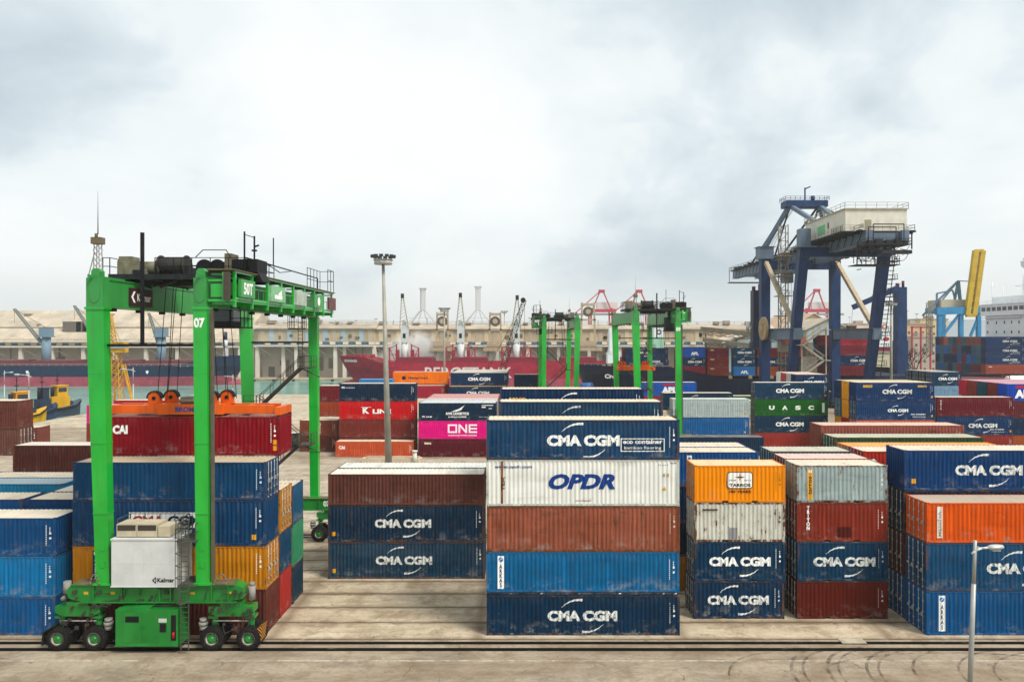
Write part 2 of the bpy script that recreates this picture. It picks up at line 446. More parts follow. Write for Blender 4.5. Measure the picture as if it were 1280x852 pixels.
def door_mesh(Lc, H, side, leaf):
    key = ('door', Lc, H, side, leaf)
    if key in _C: return _C[key]
    m = MB(); y0, y1 = (.115, CW/2-.006) if leaf == 0 else (CW/2+.006, CW-.115)
    def bx(d0, d1, a, b, c, d, mt=0):
        if side == 'L': m.box(d0, d1, a, b, c, d, mt)
        else: m.box(Lc-d1, Lc-d0, a, b, c, d, mt)
    bx(.05, .075, y0, y1, .152, H-.102)
    t = .09
    bx(.022, .05, y0, y0+t, .152, H-.102); bx(.022, .05, y1-t, y1, .152, H-.102)
    hh = (H-.25)/4
    for k in range(5):
        z = .152+k*hh*.99
        bx(.024, .05, y0+t, y1-t, max(.153, z-.05), min(H-.103, z+.07))
    me = m.mesh('door'); _C[key] = me; return me
def rod_mesh(Lc, H, side, leaf, k):
    key = ('rod', Lc, H, side, leaf, k)
    if key in _C: return _C[key]
    m = MB(); y0, y1 = (.115, CW/2-.006) if leaf == 0 else (CW/2+.006, CW-.115)
    y = y0 + (y1-y0)*(.27 if k == 0 else .73); x = -.006 if side == 'L' else Lc+.006
    m.cyl((x, y, .10), (x, y, H-.06), .019, n=6)
    def bx(a, b, c, d):
        if side == 'L': m.box(-.02, .022, a, b, c, d)
        else: m.box(Lc-.022, Lc+.02, a, b, c, d)
    for z in (.15, .62, H*.5, H-.75, H-.2): bx(y-.06, y+.06, z-.045, z+.045)
    bx(y-.04, y+.40 if k == 0 else y+.04, 1.05, 1.09); bx(y+.03, y+.22, 1.15, 1.28)
    me = m.mesh('lock_rod'); _C[key] = me; return me

GALV = plain('#b4b4ac', .5, .3, 3, .2, 'galvanised_steel')
HOLE_SHADE = plain('#0c0c0d', .8, .1, 2, 0, 'painted_hole_shade')  # near-black colour painting the shade inside the casting holes
WHITE = letter('#eff0ec', .55); WHITEA = letter('#dfe2df', .95); WHITEB = letter('#f2f3ef', .25); CASTM = {}
ORD = {1: ('at the bottom of',), 2: ('second up in', 'on top of'), 3: ('third up in', 'on top of'), 4: ('fourth up in', 'on top of'), 5: ('on top of',)}

def cma(fl, cx, cz, wd=4.15, m=0):
    "big bold two-word lettering with a stroke curling over it and another under it"
    h = wd*.152
    fl.add(text_mesh('CMA', wd*.475, h, .06, 0, 1.0), cx-wd/2, cz-h/2, m)
    fl.add(text_mesh('CGM', wd*.495, h, .06, 0, 1.0), cx+wd*.005, cz-h/2, m)
    fl.add(swoosh(cx-wd*.30, cz+h*.78, cx+.0*wd, cz+h*1.5, wd*.038, .02, wd*.036), 0, 0, m)
    fl.add(swoosh(cx+wd*.30, cz-h*.78, cx-.0*wd, cz-h*1.5, wd*.038, .02, wd*.036), 0, 0, m)
def codes(fl, Lc, H, m=0, dense=1):
    "rows of small weathered code marks near the end of the wall"
    rr = random.Random(int(Lc*100+H*10))
    z = H-.45; x = Lc-.62
    for i in range(11):
        fl.rect(x-.022, x+.022, z-.09, z-.02, m); z -= .12
    for r in range(3 if dense else 1):
        xx = Lc-.38
        z = H-.50-.12*r
        fl.rect(xx-.03, xx+.03, z-.16, z-.10, m)
    for z in (H-.98, H-1.28):
        fl.rect(Lc-.42, Lc-.30, z-.06, z+.06, m)
def yellow_sign(fl, x, z, m): fl.rect(x-.14, x+.14, z-.16, z+.16, m)

def container(x, y, z, Lc, H, col, desc, label, group, lod=0, door=None, rust=.3, fade=.3, roofc=None, decals=None,
              cat='container', dirt=.4, streak=.5, chips=.35, rgd=.75, name='shipping_container', rot=0, framec=None, dustc='#d3c6b2', panel_label=None):
    pm = paint(col, rust, fade, .5, chips, streak, dirt)
    fm = paint(framec or col, min(1, rust+.35), fade, .6, chips, .5, .6)
    rm = roofmat(roofc or col, rgd, dustc, rust)
    if lod == 2:       # too small in view to show its parts: one body
        key = ('far', Lc, H)
        if key not in _C:
            m = MB(); prof, br = ribs(Lc); br = br[::2]
            vs = []
            m.box(.05, Lc-.05, .06, CW-.06, .05, H-.05)
            for xx in (0, Lc-.16):
                for yy in (0, CW-.12): m.box(xx, xx+.16, yy, yy+.12, 0, H)
            for yy in (0, CW-.08):
                m.box(.16, Lc-.16, yy, yy+.08, 0, .16); m.box(.16, Lc-.16, yy, yy+.08, H-.1, H)
            for xx in (0.005, Lc-.085):
                m.box(xx, xx+.08, .12, CW-.12, 0, .16); m.box(xx, xx+.08, .12, CW-.12, H-.1, H)
                for yy in (.75, 1.22, 1.69): m.box(xx, xx+.08, yy-.02, yy+.02, .16, H-.1)
            n = int(Lc/.6)
            for i in range(1, n): m.box(i*Lc/n-.12, i*Lc/n+.12, .035, .0605, .16, H-.1)
            _C[key] = m.mesh('container_body')
        o = link(name, _C[key], pm); o.location = (x, y, z); o.rotation_euler = (0, 0, rot)
        tag(o, label, cat, group)
        if decals:
            fl = Flat(); mats = decals(fl, Lc, H); 
            if fl.v: fl.build('lettering', mats, o, y=-.0)
        return o
    t = thing(name, label, cat, (x, y, z), rot, group)
    link('frame', frame_mesh(Lc, H, lod == 0), fm, t)
    if lod == 0:
        for cx_ in (0, 1):
            for cy in (0, 1):
                for cz_ in (0, 1):
                    o = link('corner_casting', casting_mesh(), [fm, HOLE_SHADE], t)
                    o.location = (cx_*Lc, cy*CW, cz_*H); o.scale = (1-2*cx_, 1-2*cy, 1-2*cz_)
    link('side_panel', side_mesh(Lc, H, False, rnd.randrange(4)), pm, t); link('side_panel', side_mesh(Lc, H, True), pm, t)
    link('roof_panel', roof_mesh(Lc, H), rm, t)
    dside = door or 'L'
    other = 'R' if dside == 'L' else 'L'
    link('end_panel', end_mesh(Lc, H, other), pm, t)
    for leaf in (0, 1):
        d = link('door', door_mesh(Lc, H, dside, leaf), pm, t)
        for k in (0, 1): link('lock_rod', rod_mesh(Lc, H, dside, leaf, k), GALV, d)
    if decals:
        fl = Flat(); mats = decals(fl, Lc, H); prof, br = ribs(Lc)
        if fl.v: fl.build('lettering', mats, t, prof=prof, cuts=br)
    return t

LEV = {(1,1): 'standing alone at', (2,1): 'bottom of', (2,2): 'top of',
       (3,1): 'bottom of', (3,2): 'middle of', (3,3): 'top of',
       (4,1): 'bottom of', (4,2): 'second up in', (4,3): 'third up in', (4,4): 'top of',
       (5,1): 'bottom of', (5,2): 'second up in', (5,3): 'third up in', (5,4): 'fourth up in', (5,5): 'top of'}
GAP = .012
def stack(sd, x, y, Lc, levels, total, lod, group, z0=0.0, first=0, door=None):
    """levels: bottom to top (desc, height, colour, dict). first = how many at the bottom nobody sees and are left out"""
    z = z0; out = []
    for i, lv in enumerate(levels):
        desc, H, col = lv[:3]; kw = dict(lv[3]) if len(lv) > 3 else {}
        n = first+i+1
        dx = kw.pop('dx', 0)+rnd.uniform(-.035, .035); dy = kw.pop('dy', 0)+rnd.uniform(-.02, .03)
        kw.setdefault('door', door)
        lab = f"{desc} container, {LEV[(total, n)]} {sd}"
        out.append(container(x+dx, y+dy, z, Lc, H-GAP, col, desc, lab, group, lod, **kw)); z += H
    return out

# decal makers ----------------------------------------------------------------------
def d_cma(off=0, wd=4.15, dz=0, eco=False, strip=None, seaco=False, sign=False, wear=None):
    def f(fl, Lc, H):
        cma(fl, Lc/2+off, H*.5+dz, wd); codes(fl, Lc, H)
        mats = [(WHITE, WHITEA, WHITEB)[int((off*7+wd*13+dz*29)*10) % 3] if wear is None else letter('#d9dcd8', wear), letter('#e5b22a'), letter('#d99a18')]
        if eco == 'box':
            fl.ring(Lc*.695, Lc*.922, H*.20, H*.53, .05)
            fl.add(text_mesh('eco container', Lc*.205, .26, .03), Lc*.706, H*.395)
            fl.add(text_mesh('bamboo flooring', Lc*.19, .24, .0), Lc*.714, H*.24)
        elif eco:
            fl.add(text_mesh('eco container', 2.3, .22, .03), Lc*.70, H*.27)
            fl.add(text_mesh('bamboo flooring', 2.0, .2, .015), Lc*.72, H*.13)
        if seaco:
            fl.add(text_mesh('seaco', 1.45, .42, .03), .7 if seaco == 1 else 1.1, H*.6 if seaco == 1 else H*.72, 1)
            if seaco == 2: fl.add(text_mesh('seaco', 1.4, .3, .03), Lc-2.6, H*.74, 1)
        if sign: yellow_sign(fl, sign if sign > 0 else Lc+sign, .62, 2)
        return mats
    return f
def d_codes(col='#dfe0da', sign=None, extra=None):
    def f(fl, Lc, H):
        codes(fl, Lc, H); mats = [letter(col), letter('#d99a18')]
        if sign: yellow_sign(fl, sign if sign > 0 else Lc+sign, .6, 1)
        return mats
    return f
def d_text(body, x, zf, wd, h, col='#e9ebe6', bold=.03, shear=0, coded=True):
    def f(fl, Lc, H):
        fl.add(text_mesh(body, wd, h, bold, shear), x if x >= 0 else Lc+x, H*zf)
        if coded: codes(fl, Lc, H, 1)
        return [letter(col), letter('#d8dad4')]
    return f
def d_arkas(x=.7):
    def f(fl, Lc, H):
        fl.rect(x, x+.40, H*.09, H*.90)
        fl.add(text_mesh('ARKAS', .22, H*.56, .03, stack=True), x+.09, H*.13, 1)
        fl.disc(x+.20, H*.81, .15, 14, 2); fl.add(swoosh(x+.1, H*.77, x+.3, H*.84, .04, .02, .05), 0, 0, 3)
        codes(fl, Lc, H)
        return [letter('#e9ecec', .15), letter('#0e1a2c', .1), letter('#2d6fae', .1), letter('#eef0f0', .1)]
    return f
def d_tarros_big(fl, Lc, H):
    cx, cz, w_, h_ = Lc*.50, H*.60, 1.72, 1.12
    def rr(x0, x1, z0, z1, r, m):
        pts = []
        for (px, pz, a0) in ((x1-r, z1-r, 0), (x0+r, z1-r, 90), (x0+r, z0+r, 180), (x1-r, z0+r, 270)):
            for k in range(5): a = R(a0+k*22.5); pts.append((px+r*math.cos(a), pz+r*math.sin(a)))
        fl.add((pts, [tuple(range(len(pts)))]), m=m)
    rr(cx-w_/2, cx+w_/2, cz-h_/2, cz+h_/2, .2, 0); rr(cx-w_/2+.05, cx+w_/2-.05, cz-h_/2+.05, cz+h_/2-.05, .17, 1)
    fl.add(text_mesh('TARROS', 1.42, .21, .05), cx-.71, cz-.43, 2)
    fl.add(text_mesh('1828', .46, .1, .02), cx-.73, cz-.05, 2); fl.add(text_mesh('2012', .46, .1, .02), cx+.27, cz-.05, 2)
    for k in range(4):
        a = k*math.pi/2
        r1, r2 = .36, .08
        fl.add(([(cx+r1*math.cos(a), cz+.2+r1*math.sin(a)), (cx+r2*math.cos(a+.785), cz+.2+r2*math.sin(a+.785)), (cx, cz+.2), (cx+r2*math.cos(a-.785), cz+.2+r2*math.sin(a-.785))], [(0,1,2,3)]), m=3 if k % 2 else 2)
    fl.add(text_mesh('185 YEARS', 1.45, .15, .04), cx-.72, cz-.83, 2)
    codes(fl, Lc, H, 4)
    return [letter('#1d2733', .1), letter('#e9e9e2', .15), letter('#151d28', .1), letter('#b06d10', .1), letter('#8a6a1c', .2)]
def d_strip(word, x, base, fg, coded='#dfe0da', wd=.36):
    def f(fl, Lc, H):
        fl.rect(x, x+wd, H*.08, H*.90, 0)
        fl.add(text_mesh(word, H*.48, wd*.62, .02), x+wd*.80, H*.22, 1, rot=90)
        fl.rect(x+wd*.2, x+wd*.8, H*.80, H*.87, 3)
        codes(fl, Lc, H, 2)
        return [letter(base, .3), letter(fg, .1), letter(coded), letter('#e8e6dc', .2)]
    return f
def d_vert(word, x, col='#e6e4dc', zf=.12, hf=.74, wd=.26):
    def f(fl, Lc, H):
        fl.add(text_mesh(word, wd, H*hf, .05, stack=True), x, H*zf); codes(fl, Lc, H, 0)
        return [letter(col)]
    return f
# ------------------------------------------------------------------ the yard's containers
ROW = lambda n: 45.4 + 2.65*(n-1)
GN = 'containers stacked by the wheel tracks'; GM = 'containers stacked beyond the crane lane'; GS = 'containers on the ships'
NAVY, NAVY2, BLUE, BRIGHT = '#0c2a4a', '#10324f', '#0f4480', '#1263ac'
def kw(**k): return k

# tall five-high stack
sd = 'the tall five-high stack'
xA = -2.10
stack(sd, xA, ROW(1), L40, [
  ('navy white-lettered', 2.52, '#0b2b49', kw(decals=d_cma(-.05, 4.4, -.03), rust=.25, dirt=.5, chips=.5))], 5, 0, GN)
zA = 2.70
stack(sd, xA, ROW(1), L40, [
  ('bright blue white-tagged', 2.56, '#0a568a', kw(decals=d_arkas(.72), rust=.15, fade=.5, chips=.45)),
  ('rust-streaked red brown', 2.88, '#84452f', kw(rust=.5, fade=.75, dirt=.6, streak=.85, chips=.55, decals=d_codes('#c9b9a8')))], 5, 0, GN, z0=zA, first=1)
def d_opdr(fl, Lc, H):
    fl.add(text_mesh('OPDR', 4.2, .98, .05, .28), Lc/2-2.16, H*.36)
    fl.add(text_mesh('www.opdr.com', 2.35, .24, .03, .25), .55, H*.80)
    fl.rect(.93, 1.07, .14, H-.06, 2); fl.add(text_mesh('TEX', .9, .22, .05), 1.16, H*.33, 2, rot=90)
    fl.add(text_mesh('NO FORKLIFT', 1.0, .09, .02), Lc/2-.45, H*.10, 3)
    for k in (0, 1): fl.rect(Lc-1.05+k*.25, Lc-.90+k*.25, H*.64, H*.70, 4+k)
    fl.add(([(Lc-1.1, H*.34), (Lc-.82, H*.34), (Lc-.96, H*.43)], [(0,1,2)]), m=5)
    for k in range(5): fl.rect(Lc-1.35+k*.14, Lc-1.28+k*.14, H-.36, H-.29, 4)
    for k in range(4): fl.rect(Lc-.55+k*.1, Lc-.49+k*.1, H-.26, H-.18, 2)
    return [letter('#123a7e', .1), letter('#123a7e', .1), paint('#8a4a20', .9, .3), letter('#a03030'), letter('#8d9296'), letter('#c99a1c')]
stack(sd, xA, ROW(1), L40, [('white refrigerated', 2.93, '#d8d9d2', kw(rust=.08, fade=.2, dirt=.2, streak=.25, chips=.1, decals=d_opdr, framec='#b9bdb2')),
  ('faded navy eco-marked', 2.53, '#123a63', kw(decals=d_cma(.02, 4.6, -.06, eco='box'), rust=.35, fade=.75, streak=.7, chips=.4, roofc='#c9b39a', rgd=.95, dustc='#d6c2a8'))], 5, 0, GN, z0=zA+5.44, first=3)
# a folded tarpaulin strip lies in the gap over the bottom container
m = MB()
rr = random.Random(3); pts = []
n = 60
for i in range(n+1):
    x = .2+i*(L40-.4)/n; pts.append((x, -.02-.03*rr.random(), .03+.04*rr.random())); pts.append((x, -.03-.05*rr.random(), .09+.03*rr.random())); pts.append((x, .02, .145+.02*rr.random()))
vs = pts; fs = []
for i in range(n):
    for k in (0, 1): fs.append((3*i+k, 3*i+3+k, 3*i+4+k, 3*i+1+k))
m.add(vs, fs)
m.box(.1, L40-.1, .02, 1.2, .01, .16)
o = m.build('folded_tarpaulin', plain('#1b2433', .25, .7, 3, 0, 'tarpaulin', .5, .6)); o.location = (xA, ROW(1)+.02, 2.52)
tag(o, 'black plastic tarpaulin strip squeezed between two containers of the five-high stack', 'tarpaulin')
# behind it, two tops looking over
stack('the stack peeking over the five-high stack', X_(622.7, 53.2), ROW(4), L40, [('weathered navy pale-roofed', 2.9, '#13395c', kw(decals=d_cma(0, 4.6), rust=.35, fade=.8, streak=.7, roofc='#c9b39a', rgd=.97, dustc='#dbc8ae')),], 5, 0, GN, z0=11.13, first=4)
stack('the stack with yellow word behind the five-high', X_(625.8, 61.3), ROW(7), L40, [('navy yellow-worded', 2.9, '#0b2c55', kw(decals=d_cma(0.4, 4.6, .0, seaco=1), rust=.2, fade=.3, rgd=.95, roofc='#c9b39a', dustc='#d8c7b0'))], 5, 0, GN, z0=11.5, first=4)

# three-high stack left of it (set back by four rows)
sd = 'the three-high stack behind the bare slab'
xB = -14.93
stack(sd, xB, ROW(5), L40, [
  ('grimy navy white-lettered', 2.87, '#173450', kw(decals=d_cma(-.2, 4.4, 0, sign=.45, wear=.95), rust=.4, fade=.85, streak=.8, dirt=.8, chips=.4)),
  ('dark navy white-lettered', 2.86, '#0c2844', kw(decals=d_cma(-.25, 4.4, 0, sign=.45, wear=.7), rust=.4, fade=.6, dirt=.6, streak=.6, chips=.4)),
  ('maroon pale-roofed', 2.43, '#5f342e', kw(rust=.5, fade=.6, dirt=.8, streak=.7, roofc='#c9c2b6', rgd=.95, dustc='#d9d2c6'))], 3, 0, GN)
stack('the row behind the maroon container', xB+.05, ROW(6), L40, [('grey ribbed-roofed', 2.59, '#8f9290', kw(roofc='#bfc2be', rgd=.8, dustc='#cfd0c8'))], 3, 1, GN, z0=5.6, first=2)

# twenty-foot columns
sd = 'the column topped by a yellow container'
xC = 11.64
stack(sd, xC, ROW(2), L20, [
  ('scuffed navy white-lettered', 2.50, '#0d2c4d', kw(decals=d_cma(-.05, 4.1, 0), chips=.8, rust=.3, dirt=.5, dx=-.05)),
  ('clean navy white-lettered', 2.63, '#0e3456', kw(decals=d_cma(0, 4.1, 0), chips=.4, rust=.2, fade=.4, dx=.05)),
  ('rust-blotched white', 2.62, '#bfc0b4', kw(rust=.56, fade=.2, dirt=.3, streak=.3, chips=.2, decals=lambda fl, Lc, H: (d_codes('#4a4038')(fl, Lc, H), fl.rect(Lc*.38, Lc*.47, H*.07, H*.36, 1), fl.rect(.55, 1.55, H*.80, H*.84, 0), [letter('#4a4038'), letter('#86888a', .3)])[3])),
  ('yellow badge-painted', 2.50, '#dc8200', kw(decals=d_tarros_big, rust=.1, fade=.2, dirt=.15, streak=.2, chips=.1, roofc='#c9a878', rgd=.9, dustc='#d9bf98'))], 4, 0, GN, door='L')
sd = 'the column topped by a grey container'
xD = 18.50
def d_patch(fl, Lc, H):
    fl.add(text_mesh('TRITON', .26, H*.62, .05, stack=True), .62, H*.30)
    fl.rect(Lc*.45, Lc*.60, H*.12, H*.38, 1); codes(fl, Lc, H); return [WHITE, letter('#4a140e', .2)]
stack(sd, xD, ROW(2), L20, [
  ('plain maroon', 2.50, '#54190f', kw(rust=.15, fade=.25, decals=d_codes(), dirt=.15, chips=.2)),
  ('navy white-lettered', 2.63, '#0f3658', kw(decals=d_cma(.12, 4.15, 0), rust=.2, fade=.4)),
  ('scratched red brown', 2.62, '#792a1c', kw(decals=d_patch, rust=.3, chips=.9, dirt=.3)),
  ('rusting pale grey', 2.50, '#8f9f9f', kw(decals=d_strip('tarros', .72, '#d59a2c', '#20242c'), rust=.5, fade=.3, dirt=.35, roofc='#b8ac98', rgd=.9))], 4, 0, GN, door='L')
sd = 'the blue-topped stack behind the yellow column'
def d_label(fl, Lc, H):
    fl.rect(.75, 1.12, H*.60, H*.90); fl.disc(.93, H*.80, .12, 12, 1); codes(fl, Lc, H); return [letter('#e2e6e6'), letter('#2d6fae')]
stack(sd, xC, ROW(4), L20, [('ochre', 2.55, '#a97216', {}), ('blackish navy', 2.55, '#0b1f38', {}), ('deep navy', 2.6, '#0b2545', {}), ('blue pale-roofed', 2.6, '#124a8c', kw(decals=d_label, roofc='#b9a88e', rgd=.95))], 4, 1, GN, door='L')
stack('the row behind the blue-topped stack', xC, ROW(5), L20, [('blue dusty-roofed', 2.6, '#124a8c', kw(roofc='#b9a88e', rgd=.95))], 4, 1, GN, z0=7.70, first=3, door='L')
stack('the row behind the pale grey column', xD+.1, ROW(3), L20, [('pinkish red', 2.6, '#7c2f2a', kw(roofc='#c9a79c', rgd=.9, dustc='#d2b6aa'))], 4, 0, GN, z0=7.66, first=3, door='L')
stack('the second row behind the pale grey column', xD+.1, ROW(4), L20, [('teal grey-roofed', 2.6, '#24566b', kw(roofc='#aca899', rgd=.92, dustc='#bdb6a4'))], 4, 0, GN, z0=7.76, first=3, door='L')

# stacks at the frame's far end
sd = 'the orange-topped stack beside the street lamp'
xE = 25.65
def d_messina(fl, Lc, H):
    fl.rect(.65, 1.0, H*.12, H*.90); fl.add(text_mesh('MESSINA', H*.62, .2, .02), .92, H*.16, 1, rot=90); codes(fl, Lc, H)
    return [letter('#ded8cc', .5), letter('#8d8578', .4)]
stack(sd, xE, ROW(1), L40, [
  ('royal blue white-tagged', 2.79, '#0c4a82', kw(decals=d_arkas(.80), rust=.12, fade=.4, chips=.3)),
  ('teal navy white-lettered', 3.03, '#0f3f68', kw(decals=d_cma(-.0, 4.5, -.1), rust=.3, fade=.55, streak=.5)),
  ('scraped orange', 2.55, '#c44c0a', kw(decals=d_messina, rust=.2, fade=.4, chips=.7, roofc='#a89888', rgd=.95, dustc='#b3a392'))], 3, 0, GN, door='L')
sd = 'the stack behind the orange-topped stack'
stack(sd, xE, ROW(2), L40, [
  ('blue', 2.85, '#14497c', {}), ('maroon', 2.85, '#4f1c16', {}), ('blackish navy', 2.86, '#0b2340', {}),
  ('big navy white-lettered', 2.70, '#0c3468', kw(decals=d_cma(-.45, 4.5, 0, sign=.62), rust=.12, fade=.5, roofc='#a8a090', rgd=.9, door='R'))], 4, 0, GN, door='L')
stack('the row behind the big navy container', xE-.2, ROW(4), L40, [('red white-badged', 2.6, '#a3281c', kw(decals=d_text('o', .5, .55, .5, .6), roofc='#c7b8a6', rgd=.95))], 4, 1, GN, z0=7.75, first=3, door='L')
stack('the fifth row back, seen as a roof', xE, ROW(5), L40, [('orange-roofed', 2.6, '#c8702a', kw(roofc='#d08a48', rgd=.55, dustc='#dca868'))], 4, 1, GN, z0=7.70, first=3, door='L')
stack('the sixth row back, beyond the orange roof', xE, ROW(6), L40, [('dark green grey-roofed', 2.6, '#1c4a30', kw(roofc='#a5a695', rgd=.9, dustc='#b5b3a0', rust=.5))], 4, 1, GN, z0=8.05, first=3, door='L')
stack('the seventh row back, beyond the green container', xE, ROW(7), L40, [('pinkish brown', 2.7, '#85463c', kw(roofc='#c4a090', rgd=.85, dustc='#cbb0a0', rust=.4, fade=.7, streak=.6, decals=d_text('T', .9, .45, .35, .5)))], 4, 1, GN, z0=8.6, first=3, door='R')

# blue stack at the photo's edge
sd = 'the three-high stack of blue containers'
stack(sd, -29.3-L40, ROW(1), L40, [
  ('royal blue rust-ended', 2.39, '#0e4a82', kw(rust=.3, fade=.4, decals=d_codes())),
  ('bright blue', 2.60, '#0f629c', kw(rust=.08, fade=.3, chips=.3, decals=d_codes())),
  ('deep blue dusty-roofed', 2.42, '#0e4278', kw(rust=.1, fade=.35, roofc='#b3a994', rgd=.85, decals=d_codes()))], 3, 0, GN, door='L')
for n, xs, cols in ((2, (-47.4, -34.7), None), (3, (-47.3, -34.75), ('#0e4278', '#0f3868')), (4, (-34.7,), ('#274a78',)), (5, (-47.8, -34.7), ('#156a96', '#8c8f8d')), (6, (-44.0, -31.7), ('#2c5a7a', '#5a4a44'))):
    for k, x in enumerate(xs):
        ww = {2: 'second', 3: 'third', 4: 'fourth', 5: 'fifth', 6: 'sixth'}[n]
        LL = L40 if x < -40 else L20
        if n == 2:
            stack(f'the low {ww} row behind the blue stack', x, ROW(n), LL, [('blue' if k else 'navy', 2.5, '#123f74')], 2, 1, GN, z0=2.5, first=1); continue
        dn = {('#0e4278'): 'blue pale-roofed', '#0f3868': 'navy grey-roofed', '#274a78': 'slate blue', '#156a96': 'teal blue', '#8c8f8d': 'light grey', '#2c5a7a': 'steel blue', '#5a4a44': 'brown'}[cols[k]]
        stack(f'the {ww} row behind the blue stack', x, ROW(n), LL, [(dn, 2.5, cols[k], kw(roofc={3: '#a9a294', 4: '#8fa0ae', 5: '#6a7f8c', 6: '#6a6660'}[n], rgd=.8, dustc='#b9ae9a' if n != 5 or k else '#7f8c92'))], 3, 1, GN, z0=4.9, first=2)

# stack behind the green crane
sd = 'the four-colour stack behind the green crane'
xF = -28.2
def d_board(fl, Lc, H):
    fl.rect(3.55, 8.3, H*.40, H*.74)
    fl.add(text_mesh('CMA', 2.05, .62, .05), 3.75, H*.45, 1); fl.add(text_mesh('CGM', 2.1, .62, .05), 6.0, H*.45, 2)
    codes(fl, Lc, H, 0); yellow_sign(fl, Lc-.75, .55, 3)
    return [letter('#dcdcd8', .2), letter('#a03038', .3), letter('#10264a', .2), letter('#d99a18', .3)]
def d_scuff(fl, Lc, H):
    fl.rect(1.35, 1.70, H*.08, H*.88); fl.add(text_mesh('tarros', H*.5, .22, .02), 1.62, H*.2, 1, rot=90); codes(fl, Lc, H, 2)
    return [letter('#d6981e', .3), letter('#20304a', .1), letter('#c9d2d6', .5)]
stack(sd, xF, ROW(1), L40, [
  ('brown pink-ended', 2.88, '#56261f', kw(rust=.4, fade=.5, door='L')),
  ('ochre yellow', 2.75, '#b3720c', kw(rust=.2, fade=.2, decals=d_strip('tarros', 1.25, '#16304f', '#d8dade'), door='R')),
  ('navy board-lettered', 2.87, '#0d3560', kw(rust=.2, fade=.4, decals=d_board, door='L')),
  ('blue scraped', 2.43, '#0c3e6c', kw(rust=.25, fade=.4, chips=.8, decals=d_scuff, roofc='#a89880', rgd=.9, dustc='#b8a78c', door='R'))], 4, 0, GN)
sd = 'the second row behind the green crane'
stack(sd, xF, ROW(2), L40, [('red', 2.96, '#8a241f', kw(door='L', decals=d_codes(sign=-.5))), ('navy', 2.71, '#15395c', kw(door='L')), ('yellow door-ended', 2.93, '#b5781c', kw(door='R', roofc='#b3a488'))], 3, 0, GN)
sd = 'the third row behind the green crane'
stack(sd, xF, ROW(3), L40, [('blackish navy', 2.6, '#1b2c40', kw(door='L')), ('green', 2.9, '#2c7a56', kw(door='L')), ('slate blue', 2.8, '#22486c', kw(door='L', roofc='#9a9a90'))], 3, 0, GN)
def d_cai(fl, Lc, H):
    fl.add(text_mesh('CAI', 1.0, .6, .06), 1.0, H*.55); codes(fl, Lc, H); 
    for z in (.5, .9): yellow_sign(fl, Lc-.35, z, 1)
    return [WHITE, letter('#d98a18')]
t = container(xF, ROW(2), 10.88, L40, 2.62, '#7a0a18', 'crimson', 'crimson container with white letters hanging under the orange spreader', GN, 0, 'L', .08, .2, decals=d_cai, dirt=.1, streak=.2, roofc='#7c3a34', rgd=.3)

# brown containers beyond, at the frame's edge
stack('the brown group before the tug boats', -46.95, 66.6, L40, [('long brown pale-roofed', 2.9, '#4a211c', kw(rust=.4, roofc='#b4aaa0', rgd=.9, dustc='#c4bab0', decals=d_codes('#cfc8bc')))], 3, 0, GN, z0=5.9, first=2)
stack('the brown group at the photo edge', X_(22.5, 77)-L40, 77, L40, [('door-ended brown', 2.9, '#5f3a34', kw(door='R')), ('tall brown weathered', 3.0, '#5a2c24', kw(door='L', rust=.4, fade=.7, roofc='#b0a090'))], 4, 1, GN, z0=6.1, first=2)
stack('the stack behind the edge brown group', X_(46, 88)-L20, 88, L20, [('small brown white-logoed', 2.6, '#6a3a32', kw(decals=d_text('O', -3.6+L20-L20, .42, .6, .7)))], 3, 1, GN, z0=5.15, first=2)
stack('the pile behind the crane leg', X_(108, 110), 110, L40, [('dark red', 2.8, '#7a2a2a', {}), ('magenta', 2.8, '#c41078', kw(roofc='#c04a80', rgd=.2))], 3, 1, GM, z0=2.8, first=1)
stack('the low pile by the quay edge', X_(112, 107)-L20, 107, L20, [('navy', 2.6, '#16324f', {})], 1, 1, GM)
stack('the pile under the crane cables', X_(142, 122), 122, L40, [('red white-striped', 2.8, '#a01c20', kw(decals=lambda fl, Lc, H: (fl.rect(.2, Lc-.2, H*.35, H*.65), [WHITE])[1]))], 3, 1, GM, z0=5.3, first=2)

# ---------------- beyond the lane
def d_cai2(fl, Lc, H): fl.add(text_mesh('CAI', 1.0, .55, .06), .5, H*.5); codes(fl, Lc, H); return [WHITE]
stack('the ground behind the tall light mast', X_(419.4, 112.8), 112.8, L40, [('rusty orange', 2.45, '#b04826', kw(decals=d_cai2, roofc='#b98a70', rust=.2))], 1, 1, GM)
def d_kline(fl, Lc, H):
    fl.add(text_mesh('K', 1.05, 1.05, .06), 3.75, H*.32); fl.rect(3.5, 5.1, H*.32+1.0, H*.32+1.06)
    fl.add(text_mesh('LINE', 2.95, .72, .05), 5.35, H*.32); codes(fl, Lc, H); return [WHITE]
def d_mol(fl, Lc, H):
    fl.add(text_mesh('NYK', .55, .3, .06), .35, H*.72); fl.add(text_mesh('www.nyk.com', 1.5, .2, .03), .95, H*.72); codes(fl, Lc, H); return [WHITE]
stack('the four-high stack behind the light mast', -29.0, 115.45, L40, [
  ('dull brown', 2.73, '#5f241e', {}), ('red brown', 2.85, '#69261f', kw(decals=d_codes())), ('bright red white-lettered', 2.93, '#b50810', kw(decals=d_kline, rust=.05, fade=.2, dirt=.1)),
  ('navy small-lettered', 2.85, '#0b2340', kw(decals=d_mol, rust=.05, roofc='#8a8f94', rgd=.7))], 4, 1, GM)
stack('the two-high pile by the crane lane', -36.16, 118.1, L20, [('brown', 2.58, '#5c2a20', kw(decals=d_codes())), ('red brown', 2.58, '#783a28', kw(decals=d_vert('GESE', 3.2)))], 2, 1, GM)
